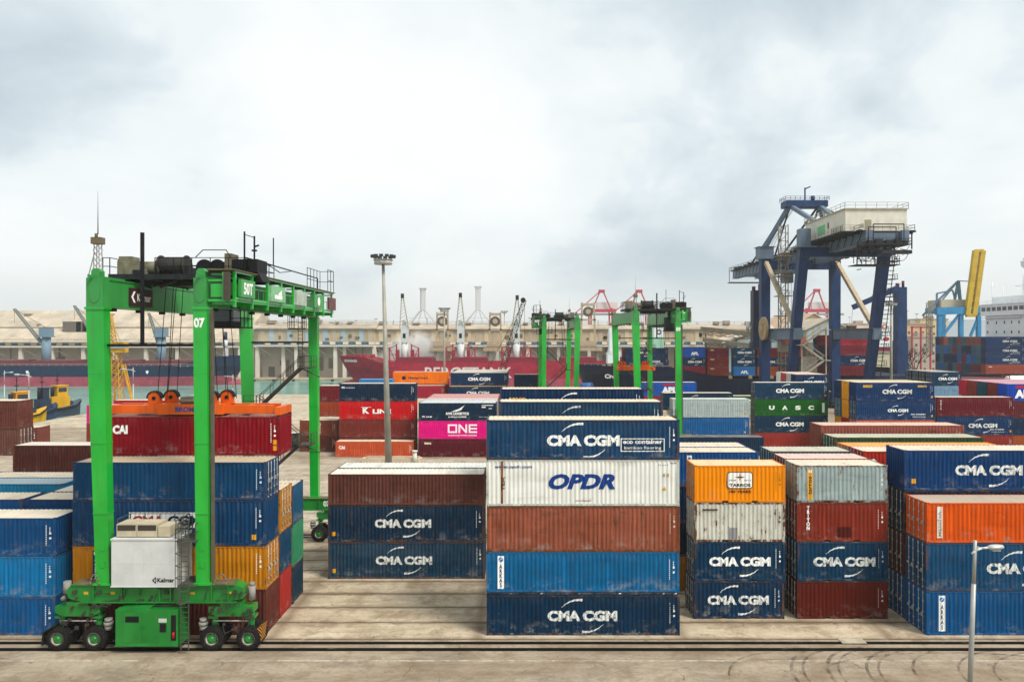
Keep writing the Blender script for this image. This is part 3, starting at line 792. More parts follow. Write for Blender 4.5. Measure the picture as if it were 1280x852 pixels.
stack('the stack peeking out by the mast', -34.2, 122.0, L20, [('orange brown', 2.62, '#8c3a22', {}), ('dark crimson', 2.65, '#6a1a22', kw(roofc='#b0a098'))], 4, 1, GM, z0=5.3, first=2)
stack('the ground by the two-high brown pile', -43.6, 121.5, L20, [('navy', 2.6, '#1a2f48', kw(door='R'))], 1, 1, GM)
def d_nyk(fl, Lc, H):
    fl.add(text_mesh('NYK LOGISTICS', 3.6, .42, .05), 4.3, H*.32); fl.add(text_mesh('& MEGACARRIER', 2.9, .22, .04), 4.65, H*.17)
    fl.add(([(5.1, H*.50), (6.3, H*.66), (7.2, H*.86), (6.7, H*.60), (5.9, H*.50)], [(0,1,2,3,4)]))
    fl.add(text_mesh('NYK', .5, .26, .06), .55, H*.18); fl.add(text_mesh('LINE', .9, .2, .05), 1.2, H*.18)
    fl.rect(9.9, 11.7, H*.84, H*.88); fl.rect(9.9, 10.5, H*.72, H*.79); fl.rect(11.0, 11.5, H*.66, H*.70); fl.add(text_mesh('www.nyk.com', 1.9, .14, .02), 9.4, H*.18)
    return [WHITE]
def d_one(fl, Lc, H):
    x, z, h, t_ = 4.62, H*.33, 1.35, .26
    fl.ring(x, x+1.45, z, z+h, t_)
    x += 1.68; fl.rect(x, x+t_, z, z+h); fl.rect(x+1.15-t_+.2, x+1.35, z, z+h); fl.add(([(x+t_, z+h), (x+t_, z+h-.42), (x+1.35-t_, z), (x+1.35-t_, z+.42)], [(0,1,2,3)]))
    x += 1.6; fl.rect(x, x+t_, z, z+h); 
    for zz_ in (0, .5, 1): fl.rect(x+t_, x+1.3, z+zz_*(h-t_), z+zz_*(h-t_)+t_)
    fl.add(text_mesh('OCEAN NETWORK EXPRESS', 4.5, .2, .03), 4.65, H*.16); codes(fl, Lc, H, 0, 0)
    return [letter('#f2e6ee', .1)]
def d_small(word): 
    def f(fl, Lc, H): fl.add(text_mesh(word, 1.2, .4, .05), .85, H*.70); return [letter('#e0d6b0', .2)]
    return f
stack('the magenta-banded three-high stack', -15.9, 112.8, L40, [
  ('dark wine red', 2.84, '#56101f', kw(decals=d_small('tex'), rust=.05, dirt=.1)), ('magenta white-lettered', 2.86, '#d8007a', kw(decals=d_one, rust=0, fade=.1, dirt=.05, chips=.05, streak=.1)),
  ('navy wing-logoed', 2.80, '#0c2744', kw(decals=d_nyk, rust=.05, roofc='#b8bcbc', rgd=.6, dustc='#c9cbc8'))], 3, 1, GM)
for i, (rc, dn, cl) in enumerate((('#c2c6c6', 'pale grey', '#8f9292'), ('#b9bdbd', 'grey white', '#7d8080'), ('#c99a98', 'dusty pink', '#8a3a3a'), ('#b98684', 'rose', '#7a2f30'), ('#c79c98', 'faded pink', '#84403a'), ('#b08078', 'brownish pink', '#6a302a'))):
    nth = ('first', 'second', 'third', 'fourth', 'fifth', 'sixth')[i]
    stack(f'the {nth} row behind the magenta container', -15.8, 115.45+2.65*i, L40, [(dn, 2.8, cl, kw(roofc=rc, rgd=.4, dustc=rc))], 3, 1, GM, z0=5.7, first=2)
def d_hapag(fl, Lc, H):
    fl.disc(2.4, H*.5, .45, 14); fl.add(text_mesh('Hapag-Lloyd', 4.2, .62, .03), 3.4, H*.38); return [letter('#16264a', .1)]
stack('the stack by the red ship', -28.05, 158.7, L40, [('dull red', 2.8, '#7c2a2a', {}), ('orange dark-lettered', 2.75, '#d86a08', kw(decals=d_hapag, rust=.03, dirt=.1))], 4, 1, GM, z0=5.6, first=2)
stack('the row below the orange lettered container', -28.5, 155.9, L40, [('crimson', 2.8, '#a02436', kw(decals=d_codes(), roofc='#a89c98'))], 3, 1, GM, z0=5.5, first=2)
stack('the pile behind the dark navy wordmark container', -29.55, 132, L20, [('sky blue', 2.8, '#2a7ab4', kw(roofc='#3a86c0', rgd=.1))], 4, 1, GM, z0=8.25, first=3)
stack('the grey-roofed stack by the red ship', -14.87, 154.5, L40, [('ochre-roofed navy', 2.7, '#10335a', kw(roofc='#b08a3a', rgd=.1)), ('grey-roofed navy', 2.75, '#0d2f57', kw(decals=d_cma(0, 4.8), roofc='#9a9c9a', rgd=.7, rust=.05))], 4, 1, GM, z0=5.7, first=2)
for i in range(5):
    stack(f'the {("first","second","third","fourth","fifth")[i]} row behind the grey-roofed stack', -14.8, 157.15+2.65*i, L40, [(('grey', 'dusty grey', 'silver grey', 'dull grey', 'worn grey')[i], 2.75, '#5a5c60', kw(roofc='#9a9c9a', rgd=.7))], 4, 1, GM, z0=8.4, first=3)
stack('the row before the grey-roofed stack', -15.0, 151.7, L40, [('yellow-railed navy', 2.8, '#0d2f57', kw(decals=d_cma(0, 4.8), roofc='#c08a28', rgd=.1, rust=.05))], 3, 1, GM, z0=5.6, first=2)
stack('the small stack left of the middle crane', -1.3, 160, L20, [('navy', 2.7, '#0e2340', {}), ('dark navy', 2.7, '#0e2748', kw(decals=d_codes()))], 4, 1, GM, z0=5.1, first=2)
stack('the stack under the bow of the navy ship', 26.3, 157, L40, [('crimson', 2.9, '#8a2432', {}), ('royal blue big-lettered', 2.95, '#0e4aa6', kw(decals=lambda fl, Lc, H: (fl.add(text_mesh('APL', 3.4, 1.4, .07), 4.6, H*.18), fl.rect(4.8, 7.9, H*.74, H*.9, 1), [letter('#eef0f2', .1), letter('#a8203a', .1)])[2], rust=.03, dirt=.1, roofc='#a9b2ba'))], 3, 1, GM, z0=3.1, first=1)
stack('the dark stack behind the crane leg', 24.8, 125, L40, [('teal navy', 3.0, '#10304a', kw(decals=d_cma(0, 4.6), roofc='#a8b0b0', rust=.2))], 3, 1, GM, z0=6.1, first=2)
stack('the low pile beyond the dark stack', 36.6, 131, L20, [('green', 2.7, '#2c5a30', {}), ], 3, 1, GM, z0=5.4, first=2)
stack('the white-roofed pile beyond the grey container', 37.3, 128, L20, [('white', 2.7, '#c0c4c0', kw(roofc='#d6d8d4'))], 3, 1, GM, z0=4.8, first=2)
stack('the grey-topped stack by the far crane leg', 24.3, 114.5, L40, [
  ('red brown', 2.95, '#8c3422', {}), ('blue', 2.95, '#134f8c', kw(decals=d_codes(sign=-.7), rust=.15)), ('light grey', 2.95, '#a5b3b2', kw(decals=d_codes('#58605f', sign=-.6), rust=.15, fade=.1, roofc='#c8cdca', rgd=.6, dustc='#d0d0c6'))], 3, 1, GM, z0=.12, door='L')
stack('the low navy pile by the crane bogie', 21.1, 98, L40, [('navy dark-roofed', 2.6, '#132a48', kw(roofc='#1c2c42', rgd=.15))], 2, 1, GM, z0=2.6, first=1)
def d_uasc(fl, Lc, H):
    for k, ch in enumerate('UASC'): fl.add(text_mesh(ch, .95, .72, .06), 2.3+k*2.2, H*.36)
    fl.rect(Lc-1.0, Lc-.55, H*.2, H*.78); return [letter('#e8efe6', .1)]
stack('the green-banded stack', 39.4, 120.6, L40, [
  ('red', 2.8, '#8a2a20', kw(roofc='#2a6ac0')), ('lower navy white-lettered', 2.8, '#0d3050', kw(decals=d_cma(-.3, 4.7), rust=.1, fade=.3)), ('green white-lettered', 2.8, '#0b5a16', kw(decals=d_uasc, rust=.05, fade=.15)),
  ('upper navy white-lettered', 2.8, '#0e3556', kw(decals=d_cma(-.3, 4.7, sign=-.5), rust=.1, fade=.3, roofc='#c2c8c8', rgd=.7))], 4, 1, GM, door='L')
sd = 'the blue stack with yellow ends behind'
stack(sd, 52.3, 112, L40, [
  ('salmon', 2.9, '#a8503e', {}), ('pale salmon', 3.0, '#b05a48', {}), ('slanted-letter navy', 2.95, '#0d3468', kw(decals=d_cma(.4, 3.2, 0, eco=True, sign=-.4), rust=.06, door='L')),
  ('yellow-worded navy', 2.9, '#0b2e60', kw(decals=d_cma(.3, 4.6, 0, seaco=2, sign=-.4), rust=.06, door='R', roofc='#c8b898', rgd=.9, dustc='#d6c8a8'))], 4, 1, GM)
stack('the yellow-ended row', 52.3, 114.65, L40, [('deep red', 2.95, '#9a1a1c', kw(door='R')), ('yellow', 2.95, '#d48c0c', kw(door='R')), ('bright yellow', 2.95, '#da940e', kw(door='R', roofc='#c8b898'))], 4, 1, GM, z0=2.9, first=1)
stack('the row behind the yellow-ended row', 52.3, 117.3, L40, [('amber', 2.95, '#cc860e', kw(door='R')), ('slate blue', 2.95, '#3a5a78', kw(door='L')), ('navy', 2.95, '#10305a', kw(door='R'))], 4, 1, GM, z0=2.9, first=1)
stack('the small stack before the blue quay crane', 51.0, 133, L20, [('navy', 2.9, '#10305a', {}), ('navy white-lettered', 2.9, '#0d2f57', kw(decals=d_cma(.3, 3.8), roofc='#c9a8a4', rgd=.7))], 4, 1, GM, z0=6.1, first=2, door='R')
for i, (cl, dn) in enumerate((('#c2c4c4', 'grey'), ('#b84a44', 'red'), ('#d8dad8', 'white'))):
    stack(f'the {("first","second","third")[i]} row behind that small stack', 51.0, 135.65+2.65*i, L20, [(f'{dn}-ended', 2.9, cl, kw(roofc='#c9a8a4', rgd=.6))], 4, 1, GM, z0=9.0, first=3, door='R')
stack('the small stack beside the navy ship post', 85.9, 150, L20, [('light slate blue', 2.85, '#6f93ae', {}), ('navy white-lettered', 2.9, '#0e3458', kw(decals=d_cma(.2, 3.9), rust=.05))], 4, 1, GM, z0=5.8, first=2, door='L')
for i in range(3):
    stack(f'the {("first","second","third")[i]} row behind the light slate stack', 85.9, 152.65+2.65*i, L20, [(('navy', 'teal', 'dark blue')[i], 2.9, ('#10264a', '#123e58', '#0e2c52')[i], {})], 4, 1, GM, z0=8.65, first=3, door='L')
sd = 'the stack by the white cylinder tank'
stack(sd, 79.2, 117, L40, [('orange brown', 2.8, '#9a4a24', kw(door='L')), ('navy', 2.8, '#122a50', kw(door='L')), ('maroon door-ended', 2.8, '#5a2026', kw(door='L', decals=d_text('o', .5, .5, .5, .6)))], 4, 1, GM)
stack(sd, 79.2, 117, L40, [('royal blue lettered', 2.8, '#0c3ea8', kw(door='R', decals=lambda fl, Lc, H: (fl.add(text_mesh('APL', 3.4, 1.4, .07), 1.2, H*.16), fl.rect(1.4, 4.4, H*.74, H*.9, 1), [letter('#eef0f2', .1), letter('#a8203a', .1)])[2], rust=.03, roofc='#c8a0a8', rgd=.7, dustc='#c9a8b0'))], 4, 1, GM, z0=8.4, first=3)
for i, (cl, dn) in enumerate((('#7a2c26', 'brown red'), ('#174a62', 'teal'), ('#84302a', 'rust brown'), ('#c01c38', 'scarlet'))):
    stack(f'the {("first","second","third","fourth")[i]} row behind the royal blue container', 79.2, 119.65+2.65*i, L40, [(dn, 2.8, cl, kw(roofc='#c890a0', rgd=.6, dustc='#c9a0a8', door='R'))], 4, 1, GM, z0=8.4, first=3)
sd = 'the wine-topped stack by the yellow-ended one'
stack(sd, 66.6, 115, L40, [('dull red', 3.0, '#84281e', kw(decals=d_codes())), ('navy eco-marked', 3.0, '#0c2e5c', kw(decals=d_cma(1.3, 4.6, 0, eco=True, sign=-.4), rust=.05)), ('wine red', 3.05, '#5c101e', kw(decals=d_vert('Hanjin', .5, zf=.35, hf=.5), rust=.05, dirt=.1, roofc='#b8a8a8', rgd=.8))], 3, 1, GM, z0=.15)
# ------------------------------------------------------------------ ground, water, quays
def ground_mat(name, base, base2, dark, sc=.25, joints=False, stain=.6):
    m, t, b = newmat(name); tc = N(t, 'ShaderNodeTexCoord'); v = tc.outputs['Object']
    n = noise(t, v, sc, 7, .62, .3)
    c = mixc(t, ramp(t, n, [(.35, g(0)), (.65, g(1))]), c4(base), c4(base2))
    f = noise(t, v, 3.5, 6, .7)
    c = mixc(t, ramp(t, f, [(.45, g(0)), (.75, g(.45))]), c, c4(dark))
    s = noise(t, mapping(t, v, (.22, .45, 1), (5, 3, 0), (0, 0, R(24))), 1.0, 8, .68, .4)
    c = mixc(t, ramp(t, s, [(.50, g(0)), (.68, g(stain))]), c, c4(dark))
    d = noise(t, mapping(t, v, (.5, .5, 1), (1, 7, 0)), 1.1, 8, .72, .3)
    c = mixc(t, ramp(t, d, [(.50, g(0)), (.57, g(.35)), (.72, g(.65))]), c, c4('#735e48'))
    c = mixc(t, ramp(t, noise(t, v, 22, 3, .6), [(.62, g(0)), (.72, g(.5))]), c, c4('#5c5044'))
    ck = N(t, 'ShaderNodeTexVoronoi', feature='DISTANCE_TO_EDGE'); ck.inputs['Scale'].default_value = .33
    wv2 = N(t, 'ShaderNodeVectorMath', operation='MULTIPLY_ADD'); nn2 = N(t, 'ShaderNodeTexNoise'); nn2.inputs['Scale'].default_value = .9; nn2.inputs['Detail'].default_value = 6; L(t, v, nn2.inputs['Vector'])
    L(t, nn2.outputs['Color'], wv2.inputs[0]); wv2.inputs[1].default_value = (2.2, 2.2, 0); L(t, v, wv2.inputs[2]); L(t, wv2.outputs[0], ck.inputs['Vector'])
    c = mixc(t, math_(t, 'MULTIPLY', ramp(t, ck.outputs['Distance'], [(0, g(.8)), (.012, g(0))]), ramp(t, noise(t, v, .5, 3), [(.5, g(0)), (.6, g(1))])), c, c4('#4a3f33'))
    ol = noise(t, mapping(t, v, (.9, 1.4, 1), (12, 5, 0)), 1.0, 7, .7)
    c = mixc(t, ramp(t, ol, [(.60, g(0)), (.70, g(.55))]), c, c4('#4b4136'))
    br_ = noise(t, mapping(t, v, (.06, .5, 1), (2, 8, 0), (0, 0, R(-8))), 1.0, 8, .7, .2)
    c = mixc(t, ramp(t, br_, [(.46, g(0)), (.62, g(.55))]), c, c4('#75634d'))
    hgt = math_(t, 'ADD', f, math_(t, 'MULTIPLY', noise(t, v, 30, 3), .4))
    if joints:
        sp = N(t, 'ShaderNodeSeparateXYZ'); wv = N(t, 'ShaderNodeVectorMath', operation='MULTIPLY_ADD')
        nn = N(t, 'ShaderNodeTexNoise'); nn.inputs['Scale'].default_value = 1.2; nn.inputs['Detail'].default_value = 5; L(t, v, nn.inputs['Vector'])
        L(t, nn.outputs['Color'], wv.inputs[0]); wv.inputs[1].default_value = (.3, .3, 0); L(t, v, wv.inputs[2]); L(t, wv.outputs[0], sp.inputs[0])
        my = math_(t, 'ABSOLUTE', math_(t, 'SUBTRACT', math_(t, 'MODULO', math_(t, 'ADD', sp.outputs[1], 100-45.4+1.3-.15), 2.65), 1.325))
        mx = math_(t, 'ABSOLUTE', math_(t, 'SUBTRACT', math_(t, 'MODULO', math_(t, 'ADD', sp.outputs[0], 208.9), 12.9), 6.45))
        jl = math_(t, 'MAXIMUM', ramp(t, my, [(.0, g(.0)), (1, g(0))]), 0.0)
        jy = ramp(t, math_(t, 'SUBTRACT', 1.325, my), [(0.0, g(.95)), (.045, g(.9)), (.09, g(.5)), (.42, g(0))])
        jx = ramp(t, math_(t, 'SUBTRACT', 6.45, mx), [(0.0, g(.6)), (.12, g(.5)), (.6, g(0))])
        c = mixc(t, jx, c, c4('#6f5c48')); c = mixc(t, jy, c, c4('#54442f'))
    L(t, c, b.inputs['Base Color']); b.inputs['Roughness'].default_value = .85; b.inputs['Specular IOR Level'].default_value = .2
    bump(t, b, hgt, .35, .03)
    return m
yard = MB()
yard.prism([(-107, -80), (700, -80), (700, 197), (18, 197), (18, 236), (-107, 236)], 'z', -3.2, 0)
struct(yard.build('ground', ground_mat('yard_concrete', '#968977', '#aa9d89', '#61584c', .22)))
s = MB(); s.box(-107, 120, 44.75, 66.2, -.05, .004)
struct(s.build('storage_pavement', ground_mat('slab_concrete', '#b3a48c', '#cbbca3', '#84705a', .35, True, .5)))
s = MB(); s.box(-106, 400, 70.5, 111.0, -.05, .004)
struct(s.build('lane_pavement', ground_mat('lane_concrete', '#aa9f8d', '#bdb2a0', '#85796a', .12, False, .5)))
s = MB(); s.box(-106, 17.5, 150, 235.6, -.05, .004)
struct(s.build('quay_pavement', ground_mat('quay_concrete', '#b4a994', '#c4b9a4', '#958a76', .12, False, .3)))
def marks_mat(name, col, lo, hi, sc, amax=.9):
    m, t, b = newmat(name); tc = N(t, 'ShaderNodeTexCoord'); v = tc.outputs['Object']
    b.inputs['Base Color'].default_value = c4(col); b.inputs['Roughness'].default_value = .9; b.inputs['Specular IOR Level'].default_value = .08
    n = noise(t, mapping(t, v, sc), 1.0, 6, .65)
    L(t, ramp(t, n, [(lo, g(0)), (hi, g(amax))]), b.inputs['Alpha']); return m
rub = marks_mat('tyre_rubber_marks', '#100e0b', .22, .42, (.6, 2.4, 1), 1.0)
rub2 = marks_mat('faint_rubber_marks', '#3a342c', .38, .68, (1.3, 1.3, 1), .52)
wht = marks_mat('worn_white_paint', '#cfc9bb', .38, .6, (1.6, 3, 1), .8)
def strip(name, x0, x1, y0, y1, z, mt):
    s = MB(); s.add([(x0,y0,z),(x1,y0,z),(x1,y1,z),(x0,y1,z)], [(0,1,2,3)]); return struct(s.build(name, mt))
for y, ww in ((44.28, .40), (43.36, .44)): strip('tyre_lane_marking', -107, 300, y-ww/2, y+ww/2, .006, rub)
strip('painted_lane_line', -107, 300, 41.78, 41.90, .006, wht)
for y in (67.6, 68.5): strip('tyre_lane_marking', -107, 300, y-.2, y+.2, .004, rub)
k = 0
for (px, rx, ry, a0, a1, ww) in ((985, 3.2, 4.2, 92, 200, .10), (999, 3.1, 4.0, 92, 195, .08), (1030, 3.6, 4.3, 90, 195, .10), (1043, 3.5, 4.1, 90, 190, .07), (1078, 4.0, 4.2, 88, 190, .09), (1092, 4.0, 4.0, 88, 186, .07), (1135, 4.6, 4.2, 86, 185, .08), (1190, 5.2, 4.0, 86, 180, .07), (905, 3.6, 3.6, 92, 170, .06), (1232, 6, 3.9, 86, 178, .07), (1010, 9, 3.6, 60, 150, .06)):
    Yc = 39.3; c = Vector((X_(px, Yc+1.5)+rx, Yc, 0)); s = MB(); vs = []; fs = []; nn = 40
    for i in range(nn+1):
        a = R(a0+(a1-a0)*i/nn)
        for d in (-ww, ww): vs.append((c.x+(rx+d)*math.cos(a), c.y+(ry+d)*math.sin(a), .010+.0012*k))
    for i in range(nn): fs.append((2*i, 2*i+1, 2*i+3, 2*i+2))
    s.add(vs, fs); struct(s.build('skid_marking', rub2)); k += 1
# iron cover plate by the lane
pc = at(1065, 801, FPX*CAM_H/(801-VY)); s = MB(); s.box(pc.x-.75, pc.x+.75, pc.y-.35, pc.y+.3, 0, .05); s.box(pc.x-.6, pc.x+.6, pc.y-.25, pc.y+.2, .05, .06)
tag(s.build('cover_plate', plain('#b2a893', .8, .3)), 'pale concrete cover plate lying by the black wheel tracks', 'cover')
# water
m, t, b = newmat('harbour_water'); tc = N(t, 'ShaderNodeTexCoord'); v = tc.outputs['Object']
n = noise(t, mapping(t, v, (.02, .05, 1)), 1.0, 4)
L(t, mixc(t, ramp(t, n, [(.35, g(0)), (.65, g(1))]), c4('#4f8078'), c4('#6f9c92')), b.inputs['Base Color'])
b.inputs['Roughness'].default_value = .2; b.inputs['IOR'].default_value = 1.33
bump(t, b, noise(t, mapping(t, v, (.5, 1.1, 1)), 1.0, 5, .6), .6, .25)
s = MB(); s.add([(-9000,-200,-1.5),(9000,-200,-1.5),(9000,9000,-1.5),(-9000,9000,-1.5)], [(0,1,2,3)]); struct(s.build('water', m))
# far quay and the land behind it, running to the horizon
s = MB(); s.prism([(-900, 332), (120, 332), (150, 300), (1500, 300), (9000, 3000), (9000, 9000), (-9000, 9000), (-9000, 3000)], 'z', -3.2, -.6)
struct(s.build('far_quay_ground', ground_mat('far_concrete', '#a89c88', '#b7ab96', '#8d8270', .05, False, .3)))
s = MB()
for i in range(60):
    x = -420+i*9; s.box(x, x+1.2, 331.2, 331.98, -2.1, -.7)
tag(s.build('quay_fender', plain('#1c2630', .8)), 'dark rubber fender strip along the far quay wall', 'fender')
# hills on the horizon
m = plain('#7d8a92', .95, .1, .01, 0, 'hill')
s = MB(); vs = []; n = 80
rr = random.Random(5)
for i in range(n+1):
    a = R(-60+120*i/n); h = 30+38*(math.sin(i*.33)+math.sin(i*.83+1)*.5+.8)
    for r_, z in ((4200, -3), (4700, max(5, h)), (5300, -3)): vs.append((r_*math.sin(a), r_*math.cos(a), z))
for i in range(n):
    for k in (0, 1): s.f.append((3*i+k, 3*i+3+k, 3*i+4+k, 3*i+1+k)); s.m.append(0); s.sm.append(True)
s.v = vs; struct(s.build('hills', m))
# ------------------------------------------------------------------ green rubber-tyred gantry crane
GREEN = None
def gloss(col, rough=.28, var=.12, dirt=.4, name='gloss_paint', coat=0):
    key = ('gloss', col, rough, dirt, coat)
    if key in _M: return _M[key]
    m, t, b = newmat(name); v, oi, tc = objcoord(t); base = c4(col)
    c = mixc(t, ramp(t, noise(t, mapping(t, v, (.6, .6, .3)), 1.0, 4), [(.3, g(0)), (.7, g(1))]), tuple(x*(1-var) for x in base[:3])+(1,), tuple(min(1, x*(1+var)+.01) for x in base[:3])+(1,))
    c = mixc(t, ramp(t, noise(t, mapping(t, v, (4, 4, .22), (2, 2, 2)), 1.0, 5, .6), [(.54, g(0)), (.78, g(dirt))]), c, (.075, .07, .05, 1))
    c = mixc(t, ramp(t, noise(t, mapping(t, v, (1.5, 1.5, 1.5), (7, 2, 2)), 1.0, 8, .7), [(.62, g(0)), (.70, g(dirt*.9))]), c, (.10, .06, .035, 1))
    L(t, c, b.inputs['Base Color']); b.inputs['Roughness'].default_value = rough; b.inputs['Specular IOR Level'].default_value = .2 if not coat else .4
    b.inputs['Coat Weight'].default_value = coat; b.inputs['Coat Roughness'].default_value = .18
    bump(t, b, noise(t, v, 1.2, 3), .12, .03)
    _M[key] = m; return m
GREEN = gloss('#00a428', .28, .14, .42, coat=.6); GREEN3 = gloss('#067a26', .36, .25, .5, coat=.2); GREEN2 = gloss('#2a8a3a', .42, .15, .45, coat=.3)
STEEL = plain('#2a2d2f', .6, .4, 3, .3, 'dark_steel'); GREY = plain('#8d8c86', .6, .3, 2, 0, 'grey_metal'); BLACKM = plain('#16181a', .6, .3, 3, 0, 'black_metal')
WHITEP = plain('#c8cac8', .5, .12, .8, 0, 'white_panel'); RUBBER = plain('#191817', .85, .4, 4, 0, 'rubber'); ORANGE = gloss('#d95a05', .4, .15, .5)
RAILM = plain('#55564f', .6, .3, 3, .3, 'handrail_steel'); CREAM = plain('#b8ad93', .7, .2, 1.0, 0, 'cream_panel', 0)
def rail(mb, pts, h=1.05, step=1.3, r=.028, mids=(.5,)):
    "handrail with posts along a polyline"
    for a, b in zip(pts, pts[1:]):
        a, b = Vector(a), Vector(b); n = max(1, int((b-a).length/step))
        for k in (1.0,)+tuple(mids): mb.bar(a+Vector((0,0,h*k)), b+Vector((0,0,h*k)), r*1.6)
        for i in range(n+1):
            p = a+(b-a)*i/n; mb.bar(p, p+Vector((0,0,h)), r*1.6)
    return mb
def wheel(root, x, y, side):
    "double wheel: tyre with tread lugs, pale rim ring, green hub"
    m = MB(); prof = [(.34, -.24), (.52, -.25), (.66, -.22), (.715, -.14), (.72, 0), (.715, .14), (.66, .22), (.52, .25), (.34, .24)]
    m.lathe(prof, (0,0,0), 'y', 26)
    for i in range(26):
        a = 2*math.pi*i/26; c, s_ = math.cos(a), math.sin(a)
        for y0, y1, da in ((-.215, -.01, .0), (.01, .215, .12)):
            c, s_ = math.cos(a+da), math.sin(a+da)
            m.bar((c*.70, y0, s_*.70), (c*.70, y1, s_*.70), .075, .06, 0, (c, 0, s_))
    w_ = thing_part('wheel', root); w_.location = (x, y, .72)
    t_ = m.build('tyre', RUBBER, w_)
    m = MB(); m.lathe([(.36, -.235), (.40, -.245), (.40, -.20), (.34, -.17), (.31, -.12), (.31, .2)], (0,0,0), 'y', 22, 0)
    m.lathe([(.0, -.13), (.29, -.13), (.305, -.10)], (0,0,0), 'y', 18, 1); m.lathe([(0, -.24), (.11, -.24), (.12, -.13)], (0,0,0), 'y', 12, 1)
    for i in range(10):
        a = 2*math.pi*i/10; m.cyl((.21*math.cos(a), -.16, .21*math.sin(a)), (.21*math.cos(a), -.12, .21*math.sin(a)), .028, n=6, m=1)
    m.lathe([(0, .12), (.31, .12)], (0,0,0), 'y', 16, 1)
    m.build('rim', [plain('#a7a497', .6, .3), GREEN2], w_)
    if side > 0: w_.rotation_euler = (0, 0, math.pi)
    return w_
def thing_part(name, parent):
    o = bpy.data.objects.new(name, None); COL.objects.link(o); o.empty_display_size = .3; o.parent = parent; return o

